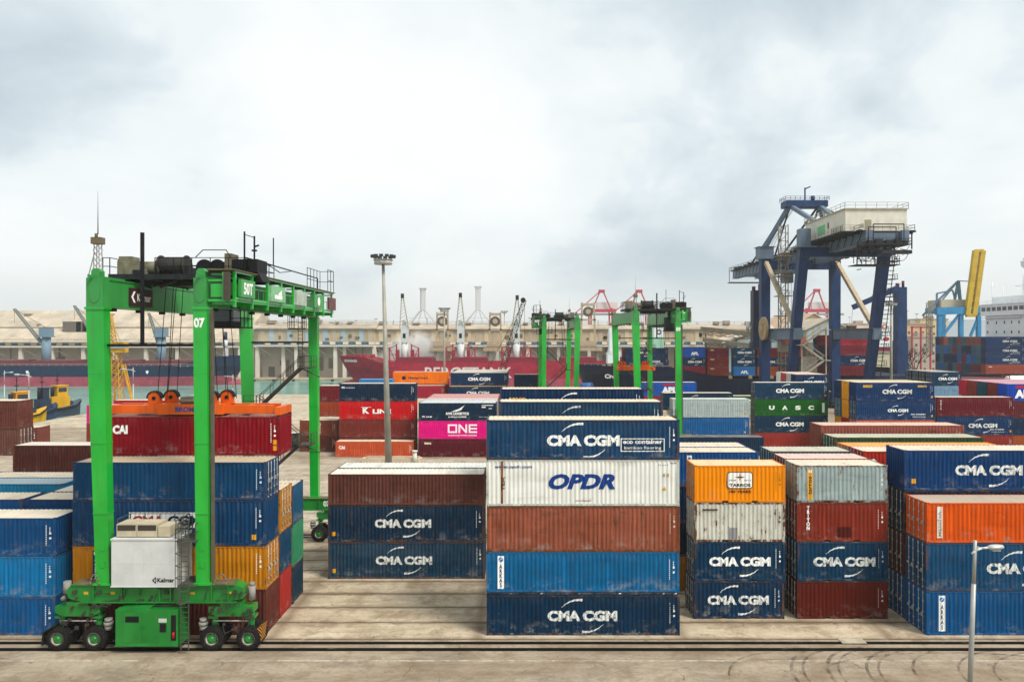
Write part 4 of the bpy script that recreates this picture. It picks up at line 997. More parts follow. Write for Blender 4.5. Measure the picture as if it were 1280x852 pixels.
def build_rtg(loc, rz, label, group, number='07'):
    T = thing('gantry_crane', label, 'gantry crane', loc, rz, group)
    SP = 23.0
    LEG = {-1: ((-3.42, -2.62), (-4.0, -2.95)), 1: ((2.58, 3.34), (2.42, 3.24))}; LD = .72
    for yy in (0, SP):
        for s_ in (-1, 1):
            (b0, b1), (t0, t1) = LEG[s_]; m = MB()
            y0, y1 = (yy, yy+LD) if yy == 0 else (yy+1.15-LD, yy+1.15)
            m.hexa([(b0,y0+.05,3.95),(b1,y0+.05,3.95),(b1,y1-.05,3.95),(b0,y1-.05,3.95)], [(t0,y0,20.45),(t1,y0,20.45),(t1,y1,20.45),(t0,y1,20.45)])
            m.box(t0-.06, t1+.06, y0-.06, y1+.06, 20.45, 20.6); m.box(b0-.12, b1+.12, y0-.05, y1+.05, 3.95, 4.07)
            for z in (8.2, 12.4, 16.6):
                f_ = (z-3.95)/16.5; e0, e1 = b0+(t0-b0)*f_, b1+(t1-b1)*f_; m.box(e0-.012, e1+.012, y0-.005, y1+.005, z, z+.07)
            if yy == 0:
                for z, w_ in ((5.0, .3), (6.0, .22)): f_ = (z-3.95)/16.5; xm = (b0+b1)/2; m.box(xm-w_/2, xm+w_/2, y0-.0, y0+.04, z, z+w_*1.2)
            m.build('leg', GREEN, T)
            h = MB(); h.box(t0+.02, t1-.02, y0, y1, 20.6, 22.35)
            cx_ = (t0+t1)/2
            h.prism([(cx_-.26, 22.35), (cx_+.26, 22.35), (cx_+.26, 22.75), (cx_+.15, 22.92), (cx_-.15, 22.92), (cx_-.26, 22.75)], 'y', y0+.1, y1-.1)
            d = [(cx_+.34*math.cos(a), 21.45+.60*math.sin(a)) for a in [i*math.pi/10 for i in range(20)]]
            h.prism(d, 'y', y0-.03, y0, 0)
            h.build('leg_head', GREEN2, T)
    for s_ in (-1, 1):        # two main girders along the span
        t0, t1 = LEG[s_][1]; m = MB(); x0, x1 = t0+.06, t1-.06
        m.box(x0, x1, LD, SP+1.15-LD, 20.65, 22.25)
        m.box(x0-.06, x1+.06, LD+.01, SP+1.14-LD, 20.58, 20.65); m.box(x0-.06, x1+.06, LD+.01, SP+1.14-LD, 22.25, 22.32)
        m.bar((t0+.4, -.4, 22.42), (t0+.4, SP+1.5, 22.42), .12, .18)
        m.build('girder', GREEN2, T)
        f = MB()
        for i in range(7): f.box(x0+.2, x0+.5, 2+i*3.1, 2.35+i*3.1, 20.40, 20.58)
        f.build_each('floodlight', BLACKM, T)
    for yy, dr in ((0, -1), (SP, 1)):       # sill beams, bogies and wheels
        yc = yy+.575; m = MB()
        m.prism([(-5.3, 3.55), (-4.95, 3.92), (4.9, 3.92), (5.35, 3.75), (5.35, 3.1), (4.6, 2.95), (-4.5, 2.95), (-5.1, 3.1)], 'y', yc-.42, yc+.42)
        m.box(-4.4, 5.0, yc-.55, yc+.55, 2.87, 2.95); m.box(-4.95, 4.9, yc-.52, yc+.52, 3.92, 3.95)
        for x in (-1.9, .4, 1.05, -3.6, 3.5, 4.5): m.box(x-.04, x+.04, yc-.52, yc+.52, 2.955, 3.915)
        m.build('sill_beam', GREEN3, T)
        m = MB(); m.box(-4.8, 4.75, yc-.50, yc+.50, 3.952, 3.975); m.build('sill_top_dirt', plain('#6b5c44', .9, .4, 1.5), T)  # thin brown plate for the grease and dirt on the sill top
        m = MB(); rr = random.Random(21)
        for i in range(46):
            x = rr.uniform(-5.3, 5.3); z = rr.choice((2.75, 2.9, 3.1, 3.4, 3.7)); y = yc-.47 if yy == 0 else yc+.47; k_ = rr.random()
            if k_ < .4: m.box(x, x+rr.uniform(.08, .3), y-.06, y+.03, z, z+rr.uniform(.06, .22))
            elif k_ < .7: m.bar((x, y-.03, z), (x+rr.uniform(.4, 1.6), y-.03, z+rr.choice((0, 0, .15, -.12))), .035)
            else: m.bar((x, y-.05, z), (x+rr.uniform(-.1, .1), y-.05, z-rr.uniform(.3, .9)), .04)
        for s_ in (-1, 1):
            for i in range(14):
                x = s_*4.62+rr.uniform(-1.4, 1.4); z = rr.uniform(1.1, 2.6); y = yc-.42 if yy == 0 else yc+.42; m.box(x, x+rr.uniform(.06, .22), y-.08, y+.03, z, z+rr.uniform(.05, .25)); m.bar((x, y-.05, z), (x+rr.uniform(-.5, .5), y-.05, z-rr.uniform(0, .6)), .035)
        m.build('hydraulic_fitting', plain('#3f3d36', .7, .4), T)
        m = MB()
        for x in (-4.2, -2.6, 2.2, 4.4): m.box(x, x+.26, yc-.432 if yy == 0 else yc+.422, yc-.422 if yy == 0 else yc+.432, 3.35, 3.52)
        m.build_each('warning_plate', plain('#c9a51c', .6, .3), T)
        for s_ in (-1, 1):
            c = s_*4.62; b_ = MB()
            b_.box(c-.65, c+.65, yc-.40, yc+.40, 2.62, 2.87); b_.prism([(c-1.35, 2.62), (c+1.35, 2.62), (c+1.35, 2.25), (c+.9, 2.02), (c-.9, 2.02), (c-1.35, 2.25)], 'y', yc-.38, yc+.38)
            for dx in (-1.1, 1.1):
                b_.cyl((c+dx, yc, 2.3), (c+dx, yc, .72), .19, n=12); b_.cyl((c+dx, yc-.62, .72), (c+dx, yc+.62, .72), .12, n=10)
                b_.box(c+dx-.3, c+dx+.3, yc-.3, yc+.3, 1.86, 2.0)
            b_.build('bogie', GREEN3, T)
            r_ = MB(); r_.cyl((c-1.1, yc-.3, 1.72), (c+1.1, yc-.3, 1.72), .045, n=8); r_.build('steering_rod', GREY, T)
            mt = MB(); mx = c-s_*1.75
            for z, rr_, hh in ((1.15, .22, .25), (1.42, .27, .20), (1.66, .22, .16)): mt.cyl((mx, yc-.15, z), (mx, yc-.15, z+hh), rr_, n=12)
            mt.build('drive_motor', GREY, T)
            for dx in (-1.1, 1.1):
                for ddy in (-.36, .62): wheel(T, c+dx, yc+ddy*1.0, -1 if ddy < 0 else 1)
        e = MB(); e.cyl((5.75, yc, 2.9), (5.75, yc, 3.75), .20, n=10); e.cyl((5.75, yc, 3.75), (5.75, yc, 3.95), .15, n=10); e.cyl((-5.45, yc, 3.3), (-5.45, yc, 4.0), .22, n=10); e.cyl((-5.7, yc-.1, 2.95), (-5.45, yc-.1, 3.1), .14, n=8)
        e.build('cable_guide', GREY, T)
        f = MB(); f.prism([(6.02, .35), (6.45, .55), (6.55, 1.5), (6.15, 1.25)], 'y', yc-.5, yc+.3); fl = f.build('bumper_board', stripes(), T)
        mg = MB(); mg.prism([(-6.6, .4), (-6.5, 1.2), (-5.9, 1.55), (-5.85, 1.5), (-6.42, 1.14), (-6.5, .4)], 'y', yc-.7, yc+.7); mg.build('mudguard', BLACKM, T)
    # engine box hung under the near sill beam
    m = MB(); m.box(-2.02, 1.68, -.35, 1.2, .50, 2.62); m.box(-2.06, 1.72, -.39, 1.24, .46, .50)
    m.prism([(-1.9, 2.62), (.0, 2.62), (.1, 2.78), (-1.7, 2.70)], 'y', -.2, 1.0)
    eb = m.build('engine_box', GREEN3, T)
    for x0, x1 in ((-1.5, -.45), (-.42, .55)):
        d = MB(); d.box(x0, x1, -.372, -.352, .7, 2.45); d.box(x1-.12 if x0 < -1 else x0+.06, x1-.06 if x0 < -1 else x0+.12, -.41, -.372, 1.5, 1.66); d.build('engine_door', GREEN3, eb)
    d = MB(); d.box(-1.42, -.62, -.386, -.3725, 1.88, 2.24)
    for i in range(7): d.box(-1.42, -.62, -.395, -.386, 1.90+i*.048, 1.92+i*.048)
    d.build('louvre', BLACKM, eb)
    d = MB(); d.box(.62, 1.0, -.37, -.352, 1.3, 1.8); d.box(1.28, 1.58, -.37, -.352, .8, 2.3); d.build_each('control_niche', BLACKM, eb)
    d = MB(); d.box(.55, 1.02, -.372, -.352, 1.88, 2.10); d.build('notice_plate', WHITEP, eb)
    d = MB(); d.cyl((1.45, -.41, .95), (1.45, -.41, 1.3), .07, n=8); d.build('fire_extinguisher', plain('#b01810', .4), eb)
    # white electrical house on the sill beam
    m = MB(); m.box(-2.32, 1.58, -.25, 1.75, 3.98, 6.72); m.box(-2.36, 1.62, -.29, 1.79, 6.72, 6.80); m.box(-2.36, 1.62, -.29, 1.79, 3.93, 3.98)
    for i in range(1, 2): m.box(-2.3, 1.55, -.258, -.25, 5.33, 5.345); m.box(-.4, -.385, -.258, -.25, 4.0, 6.7)
    eh = m.build('electrical_house', WHITEP, T)
    fl = Flat(); fl.add(text_mesh('Kalmar', 1.02, .26, .03), .42, 4.22); fl.add(swoosh(.28, 4.16, .28, 4.52, -.06, .05, .05), 0, 0); fl.add(([(.20,4.34),(.36,4.16),(.30,4.16),(.10,4.34),(.30,4.52),(.36,4.52)], [(0,1,2,3),(0,3,4,5)]))
    o = fl.build('logo', letter('#10151c', .1), eh, y=-.26)
    for x0, x1, h in ((-2.15, -.95, .75), (-.93, .28, .75), (.34, 1.05, .62)):
        a = MB(); a.box(x0, x1, .0, 1.2, 6.86, 6.86+h); a.box(x0+.1, x0+.2, .1, 1.1, 6.80, 6.86); a.box(x1-.2, x1-.1, .1, 1.1, 6.80, 6.86); ac = a.build('air_conditioner', CREAM, eh)
        if h > .7:
            q = MB(); q.box(x0+.06, x1-.06, -.012, -.002, 7.22, 7.55); 
            for i in range(8): q.box(x0+.06, x1-.06, -.02, -.012, 7.24+i*.04, 7.252+i*.04)
            q.build('grille', plain('#4c4540', .7), ac)
    r_ = MB(); rail(r_, [(-2.2, 1.6, 6.8), (1.5, 1.6, 6.8), (1.5, -.2, 6.8)], 1.05, .8); rail(r_, [(-2.2, 1.6, 6.8), (-2.2, .2, 6.8)], 1.05, .8); r_.build('handrail', RAILM, eh)
    # caged ladder beside the house
    l = MB()
    for x in (1.9, 2.35): l.bar((x, -.40, .25), (x, -.40, 7.9), .05)
    for i in range(25): l.bar((1.9, -.40, .4+i*.3), (2.35, -.40, .4+i*.3), .035)
    for i in range(7):
        z = 3.2+i*.72
        pts = [(1.85, -.40, z), (1.72, -.75, z), (2.1, -1.05, z), (2.5, -.75, z), (2.4, -.40, z)]
        for a, b in zip(pts, pts[1:]): l.bar(a, b, .035)
    for p in ((1.72, -.75), (2.1, -1.05), (2.5, -.75)): l.bar((*p, 3.2), (*p, 7.55), .03)
    l.box(1.62, 2.72, -.3, 1.6, 6.60, 6.66); l.box(1.62, 2.72, -.3, 1.6, 3.97, 4.02); rail(l, [(1.66, -.28, 6.66), (1.66, 1.6, 6.66)], 1.05, .7); rail(l, [(2.7, -.28, 6.66), (2.7, 1.6, 6.66)], 1.05, .7)
    l.build('caged_ladder', RAILM, T)
    # cables and pipe on the leg, hose loops
    c = MB(); c.bar((3.50, .30, 4.1), (3.42, .30, 20.4), .13, .2); c.bar((3.47, .55, 4.1), (3.40, .55, 20.4), .09); c.build('cable_duct', plain('#5b5647', .7), T)
    c = MB()
    for x in (-3.4, 4.2):
        c.tube([(x+.45*math.cos(a)*(.6), -.1, 3.95+.7*math.sin(a)) for a in [i*math.pi/8 for i in range(9)]], .04)
    c.build('hose', plain('#6f6a5c', .7), T)
    # trolley on top of the girders
    tr = thing_part('trolley', T); tr.location = (0, 3.4, 22.52)
    m = MB(); m.box(-4.6, 4.4, .0, .3, .0, .34); m.box(-4.6, 4.4, 4.9, 5.2, .0, .34); m.box(-4.6, -4.2, .3, 4.9, .02, .32); m.box(4.0, 4.4, .3, 4.9, .02, .32); m.box(-4.2, 4.0, .3, 4.9, .18, .24)
    for x in (-2, 1.2): m.box(x, x+.3, .3, 4.9, .0, .18)
    m.box(-1.6, 1.8, 1, 4.2, -.35, 0); m.box(-4.0, -2.2, 1.0, 2.0, -.3, 0)
    rr = random.Random(9)
    for i in range(26):
        x = rr.uniform(-4.2, 3.8); y = rr.uniform(.3, 4.6); l_ = rr.uniform(.4, 1.8); m.bar((x, y, rr.uniform(-.5, .1)), (min(4.2, x+l_*rr.choice((0, 1))), min(5, y+l_*rr.choice((0, 1))), rr.uniform(-.55, .2)), rr.uniform(.05, .14))
    for i in range(10):
        x = rr.uniform(-4.1, 3.6); y = rr.uniform(.4, 4.4); s_ = rr.uniform(.2, .6); m.box(x, x+s_, y, y+s_*1.2, .34, .34+rr.uniform(.2, .8))
    m.build('trolley_frame', STEEL, tr)
    m = MB(); m.box(-4.3, -2.9, .5, 1.9, .34, 1.25); m.box(-4.25, -3.4, .6, 1.6, 1.25, 1.55); m.cyl((-2.9, 1.2, .85), (-1.7, 1.2, .85), .42, n=14); m.box(-2.9, -2.5, .8, 1.6, .34, 1.2)
    m.build('hoist_motor', plain('#77745f', .7, .4), tr)
    m = MB(); m.cyl((-1.8, 1.4, .95), (-.2, 1.4, .95), .62, n=18); m.cyl((-1.9, 1.4, .95), (-1.8, 1.4, .95), .75, n=18); m.cyl((-.2, 1.4, .95), (-.1, 1.4, .95), .75, n=18)
    for i in range(12): m.cyl((-1.75+i*.13, 1.4, .95), (-1.70+i*.13, 1.4, .95), .645, n=18)
    m.build('hoist_drum', plain('#343430', .65, .4), tr)
    m = MB()
    for x in (1.4, 2.25): m.cyl((x, .5, .8), (x, 1.5, .8), .48, n=18); m.cyl((x, .45, .8), (x, .5, .8), .55, n=18); m.box(x-.2, x+.2, .6, 1.4, .34, .5)
    m.build('cable_reel', BLACKM, tr)
    m = MB(); m.box(2.75, 3.2, .4, 1.6, .34, 1.72); m.build('cabinet', plain('#6d6454', .7, .3), tr)
    m = MB(); m.box(3.25, 4.9, .4, 2.2, .5, 1.35); m.prism([(4.4, .5), (4.9, .5), (5.2, -.1), (4.9, -.1)], 'y', .5, 2.0)
    for i in range(9): m.box(3.3+i*.17, 3.36+i*.17, .37, .4, .55, 1.3)
    m.build('resistor_box', BLACKM, tr)
    m = MB(); rail(m, [(-5.0, .1, .3), (-4.55, .1, .3)], 1.1, .4); rail(m, [(-1.6, .05, .3), (4.35, .05, .3), (4.35, 5.15, .3), (-4.55, 5.15, .3), (-4.55, .1, .3)], 1.1, 1.0)
    m.tube([(1.0, .05, 1.4), (1.5, .05, 1.9), (3.0, .05, 1.9), (3.3, .05, 1.4)], .03)
    m.build('handrail', BLACKM, tr)
    m = MB(); m.bar((3.9, .8, 1.35), (3.9, .8, 3.2), .09); m.bar((4.55, .8, 1.35), (4.55, .8, 2.9), .09); m.bar((3.9, .8, 3.0), (4.55, .8, 2.8), .05); m.box(4.4, 4.7, .7, .9, 1.9, 2.0); m.tube([(4.55, .8, 2.2), (4.85, .8, 2.3)], .06)
    m.build('instrument_mast', BLACKM, tr)
    m = MB(); m.box(1.7, 3.2, .3, 1.9, -3.05, -1.0); m.box(1.55, 3.9, .2, 2.3, -3.15, -3.05); m.box(2.2, 2.6, .8, 1.4, -1.0, 0); cab = m.build('operator_cabin', BLACKM, tr)
    gl = MB(); gl.box(1.78, 3.12, .285, .298, -2.7, -1.3); gl.box(3.202, 3.215, .4, 1.8, -2.7, -1.3); gl.build('cabin_window', glassm(), cab)
    r_ = MB(); rail(r_, [(3.25, .25, -3.05), (3.85, .25, -3.05), (3.85, 2.2, -3.05)], 1.1, .6); r_.build('cabin_rail', BLACKM, cab)
    # outboard walkway with electrical cabinets along the girder
    m = MB(); x0, x1 = 3.3, 4.75
    m.box(x0, x1, .3, SP+.6, 20.95, 21.02)
    for i in range(9):
        y = .55+i*2.8; m.bar((x1-.05, y, 20.6), (x1-.05, y, 22.75), .16); m.bar((x0, y, 20.85), (x1, y, 20.85), .14, .2); m.bar((x0, y, 22.6), (x1, y, 22.6), .1)
    m.bar((x1-.05, .5, 21.15), (x1-.05, SP+.5, 21.15), .1, .16); m.bar((x1-.05, .5, 22.75), (x1-.05, SP+.5, 22.75), .12, .12)
    m.bar((x1-.05, .5, 21.9), (x1-.05, SP+.5, 21.9), .05)
    for i in range(24): m.bar((x1-.05, .8+i*.93, 21.2), (x1-.05, .8+i*.93, 21.9), .035)
    m.build('walkway', GREEN, T)
    m = MB(); m.hexa([(x0-.1, .1, 22.82), (x1+.15, .1, 22.82), (x1+.15, SP+.6, 22.82), (x0-.1, SP+.6, 22.82)], [(x0-.1, .1, 22.92), (x1+.15, .1, 22.88), (x1+.15, SP+.6, 22.88), (x0-.1, SP+.6, 22.92)]); m.build('walkway_roof', plain('#6e5f4a', .8, .3), T)
    m = MB(); m.box(x0+1.0, x1-.12, -.15, .1, 21.0, 22.7); m.build('end_cabinet', plain('#4a443c', .7), T)
    for i, (y, ln, mt) in enumerate(((.9, 2.3, GREEN2), (6.2, 3.0, plain('#7fb58a', .5)), (11.8, 2.6, plain('#a9b3a8', .5)), (16.6, 2.6, GREEN2), (21.2, 2.3, plain('#6d4a4a', .6)))):
        m = MB(); m.box(x1+.03, x1+.22, y, y+ln, 21.25, 22.35); pn = m.build('cabinet_panel', mt, T)
        if i == 0:
            fl = Flat(); fl.add(text_mesh('50T', 1.5, .75, .04), 0, 0); o = fl.build('lettering', WHITE, pn); o.rotation_euler = (0, 0, R(90)); o.location = (x1+.223, y+.4, 21.42)
        if i == 1:
            fl = Flat(); fl.rect(0, 1.6, 0, .28); fl.add(([(.6,.3),(1.5,.3),(1.5,.7)], [(0,1,2)])); o = fl.build('lettering', WHITE, pn); o.rotation_euler = (0, 0, R(90)); o.location = (x1+.223, y+.7, 21.45)
        if i == 3:
            fl = Flat(); fl.disc(.5, .5, .38, 16); o = fl.build('lettering', WHITE, pn); o.rotation_euler = (0, 0, R(90)); o.location = (x1+.223, y+.8, 21.3)
    m = MB(); rail(m, [(x0+.2, SP-3.5, 22.93), (x0+.2, SP+.5, 22.93), (x1, SP+.5, 22.93), (x1, SP-1.5, 22.93)], 1.9, 1.0)
    m.bar((x0, 6, 24.2), (x0, SP+.4, 24.2), .08); m.bar((x0, 6, 24.2), (x0, 4.6, 23.2), .07); m.bar((x0, SP+.4, 24.2), (x0, SP+.4, 22.9), .08); m.bar((x0, 10, 24.2), (x0, 13, 23.8), .05); m.bar((x0, 16, 24.2), (x0, 13, 23.8), .05); m.bar((x0, 11.5, 24.2), (x0, 11.5, 26.3), .07)
    m.build('roof_rail', BLACKM, T)
    # near frame between head and walkway
    m = MB(); m.bar((3.24, .2, 21.0), (4.9, .2, 21.0), .15); m.bar((3.24, .2, 22.2), (4.2, .2, 22.2), .13); m.bar((4.2, .2, 20.9), (4.2, .2, 22.7), .16); m.box(3.4, 4.1, .2, .9, 21.2, 22.0); m.build('end_frame', GREEN, T)
    # antenna mast
    m = MB(); ax, ay = -3.5, .4
    for dx in (-.18, .18):
        for dy in (-.18, .18): m.bar((ax+dx, ay+dy, 22.5), (ax+dx*.8, ay+dy*.8, 24.4), .035)
    for i in range(5):
        z = 22.6+i*.36; 
        for a, b in (((-.18,-.18), (.18,-.18)), ((.18,-.18), (.18,.18)), ((.18,.18), (-.18,.18)), ((-.18,.18), (-.18,-.18))):
            m.bar((ax+a[0], ay+a[1], z), (ax+b[0], ay+b[1], z+.36), .022)
    m.bar((ax-.6, ay, 22.4), (ax-.2, ay, 23.9), .04); m.cyl((ax, ay, 25.0), (ax, ay, 27.6), .035, .012, n=6); m.build('antenna_mast', GREY, T)
    m = MB(); m.box(ax-.3, ax+.3, ay-.25, ay+.25, 24.4, 24.8); m.cyl((ax-.1, ay, 24.8), (ax-.1, ay, 25.05), .09, n=8); m.build('antenna_box', plain('#6a604c', .7), T)
    # pole and tie bars
    m = MB(); m.bar((-.45, -.3, 18.35), (-.45, -.3, 25.0), .17); m.bar((-.45, -.3, 18.35), (-.2, -.3, 18.35), .17); m.build('cable_pole', BLACKM, T)
    m = MB(); m.bar((-2.95, .4, 18.3), (2.43, .4, 18.3), .16); m.bar((-2.95, SP+.8, 18.3), (2.43, SP+.8, 18.3), .16); m.build_each('tie_bar', BLACKM, T)
    # access stairs on the far legs
    m = MB()
    def flight(x0, z0, x1, z1, y):
        for dy in (0, .75):
            m.bar((x0, y+dy, z0), (x1, y+dy, z1), .09, .22)
            m.bar((x0, y+dy, z0+1.0), (x1, y+dy, z1+1.0), .05)
            for k in range(5): f_ = k/4; m.bar((x0+(x1-x0)*f_, y+dy, z0+(z1-z0)*f_), (x0+(x1-x0)*f_, y+dy, z0+(z1-z0)*f_+1.0), .04)
        n = int(abs(z1-z0)/.24)
        for k in range(n): f_ = (k+.5)/n; xx = x0+(x1-x0)*f_; m.box(xx-.12, xx+.12, y, y+.75, z0+(z1-z0)*f_-.02, z0+(z1-z0)*f_+.02)
    yb = SP-1.0
    flight(-1.5, 12.6, 2.2, 16.1, yb); flight(2.2, 9.2, -1.5, 12.6, yb-.9); flight(-1.5, 5.9, 2.2, 9.2, yb); 
    for x, z in ((2.2, 16.1), (-2.6, 12.6), (2.2, 9.2), (-2.6, 5.9)):
        xa, xb = (x, x+1.2) if x > 0 else (x, x+1.1)
        m.box(xa, xb, yb-1.0, yb+.8, z-.12, z); rail(m, [(xa, yb-1.0, z), (xb, yb-1.0, z), (xb, yb+.8, z)], 1.0, .6); m.bar((xa, yb, z-.1), (x+ (1.4 if x > 0 else -.3), yb+1.0, z-1.0), .1)
    for z in range(12): 
        m.bar((2.0, yb-.2, 16.2+z*.35), (2.4, yb-.2, 16.2+z*.35), .04)
    m.bar((2.0, yb-.2, 16.1), (2.0, yb-.2, 20.6), .05); m.bar((2.4, yb-.2, 16.1), (2.4, yb-.2, 20.6), .05)
    m.box(1.3, 2.5, yb-.9, yb+.6, 19.5, 19.6); rail(m, [(1.3, yb-.9, 19.6), (2.5, yb-.9, 19.6), (2.5, yb+.6, 19.6)], 1.1, .5); rail(m, [(1.3, yb-.9, 19.6), (1.3, yb+.6, 19.6)], 1.1, .5)
    m.build('staircase', plain('#4a453c', .7, .3), T)
    # hoist ropes down to the spreader
    m = MB()
    for x in (-3.1, -2.3, 2.0, 2.9):
        for dy in (-.7, .7): m.cyl((x*.6, 6.2+dy, 22.4), (x*.8, 6.2+dy, 14.55), .025, n=5, cap=False)
    m.build('hoist_rope', BLACKM, T)
    # numbers and sign
    fl = Flat(); fl.add(text_mesh(number, .66, .60, .05), 0, 0); o = fl.build('number', WHITE, T); o.location = (2.47, -.005, 19.35)
    fl = Flat(); fl.add(text_mesh(number, .62, .55, .05), 0, 0); o = fl.build('number', WHITE, T); o.location = (3.9, SP+.15-.43+.43, 3.2); o.location.y = SP+.575-.424
    m = MB(); m.box(LEG[-1][1][1]-.055, LEG[-1][1][1]+.03, 2.9, 5.75, 20.8, 21.95); sg = m.build('sign_board', plain('#3a1e22', .5), T)
    xx = LEG[-1][1][1]+.033
    fl = Flat(); fl.add(text_mesh('Kalmar', 1.75, .5, .03), .72, 0); fl.add(([(0,.26),(.30,-.1),(.52,-.1),(.24,.26),(.52,.62),(.30,.62)], [(0,1,2,3),(0,3,4,5)]))
    o = fl.build('lettering', WHITE, sg); o.rotation_euler = (0, 0, R(90)); o.location = (xx, 3.05, 21.12)
    return T
def stripes():
    if 'stripes' in _M: return _M['stripes']
    m, t, b = newmat('hazard_stripes'); tc = N(t, 'ShaderNodeTexCoord'); sp = N(t, 'ShaderNodeSeparateXYZ'); L(t, tc.outputs['Object'], sp.inputs[0])
    f = math_(t, 'MODULO', math_(t, 'ADD', math_(t, 'ADD', math_(t, 'MULTIPLY', sp.outputs[2], 1.0), sp.outputs[0]), math_(t, 'ADD', sp.outputs[1], 40.0)), .22)
    L(t, mixc(t, math_(t, 'GREATER_THAN', f, .11), c4('#17140f'), c4('#c07a12')), b.inputs['Base Color']); b.inputs['Roughness'].default_value = .6
    _M['stripes'] = m; return m
def glassm():
    if 'glass' in _M: return _M['glass']
    m, t, b = newmat('dark_glass'); b.inputs['Base Color'].default_value = (.02, .03, .035, 1); b.inputs['Roughness'].default_value = .08; _M['glass'] = m; return m
def build_spreader(loc, rz, label, group, Lc=12.19, word=True):
    "orange lifting frame; origin at the centre of its underside"
    T = thing('spreader', label, 'spreader', loc, rz, group); h = Lc/2
    m = MB()
    for y in (-.85, .55): m.box(-h+.6, h-.6, y, y+.3, .18, .72)
    m.box(-2.2, 2.2, -1.05, 1.05, .12, .80)
    for x in (-h, h-.35): m.box(x, x+.35, -1.2, 1.2, .10, .62)
    for x in (-h*.62, h*.62-.3): m.box(x, x+.3, -.55, .55, .2, .68)
    m.build('spreader_beam', ORANGE, T)
    m = MB()
    for x in (-h+.02, h-.20):
        for y in (-1.2, 1.02): m.box(x, x+.18, y, y+.18, 0, .10)
    m.build_each('twist_lock', BLACKM, T)
    for x in (-2.6, -1.95, 1.25, 1.9):
        s_ = MB(); yy = -.7 if x in (-2.6, 1.25) else .3
        s_.prism([(x+.42*math.cos(a), 1.18+.42*math.sin(a)) for a in [i*math.pi/9 for i in range(18)]], 'y', yy, yy+.34, 0)
        s_.box(x-.42, x+.42, yy+.02, yy+.32, .72, 1.18, 0); sh = s_.build('sheave_block', ORANGE, T)
        q = MB(); q.prism([(x+.50*math.cos(a), 1.18+.50*math.sin(a)) for a in [i*math.pi/12 for i in range(13)]]+[(x-.43, 1.18)]+[(x+.43*math.cos(a), 1.18+.43*math.sin(a)) for a in [math.pi-i*math.pi/12 for i in range(1, 12)]], 'y', yy-.05, yy+.39); q.build('sheave_guard', BLACKM, sh)
        q = MB(); q.cyl((x, yy-.04, 1.18), (x, yy, 1.18), .13, n=12); q.build('sheave_pin', BLACKM, sh)
    m = MB(); m.box(-.9, .9, -.5, .5, .80, 1.25); m.cyl((-.9, -.62, 1.0), (.9, -.62, 1.0), .12, n=8); m.build('power_pack', plain('#8a8072', .6), T)
    if word:
        fl = Flat(); fl.add(text_mesh('BROMMA', 2.0, .36, .05), -1.0, .28); fl.build('lettering', letter('#2a4a8a', .2), T, y=-1.05)
    return T
GC = 'green gantry cranes over the stacks'; GSP = 'orange spreaders hanging from the green cranes'
rtg = build_rtg((-22.0, 43.1, 0), 0, 'green gantry crane with white house and brown sign in front of the blue stacks', GC)
build_spreader((-22.1, ROW(2)+1.22, 13.49), 0, 'orange spreader gripping the crimson container below the big green crane', GSP)
r3 = copy_tree(rtg); r3.location = (20.72, 107, .3); r3['label'] = 'green gantry crane standing over the grey-topped stack, bogie showing beside it'
build_spreader((19.2, 119.5, 13.2), 0, 'short orange spreader hanging empty under the crane over the grey-topped stack', GSP, 6.06, False)
r2 = copy_tree(rtg); r2.location = (7.4, 159.6, 0); r2.rotation_euler = (0, 0, math.pi); r2['label'] = 'small distant green gantry crane in front of the red ship'
for r_ in (r2, r3):
    for ch in list(r_.children):
        if ch.name.split('.')[0] in ('number',):
            bpy.data.objects.remove(ch)
fl = Flat(); fl.add(text_mesh('09', .66, .60, .05), 0, 0); o = fl.build('number', WHITE, r3); o.location = (2.47, -.005, 19.35)
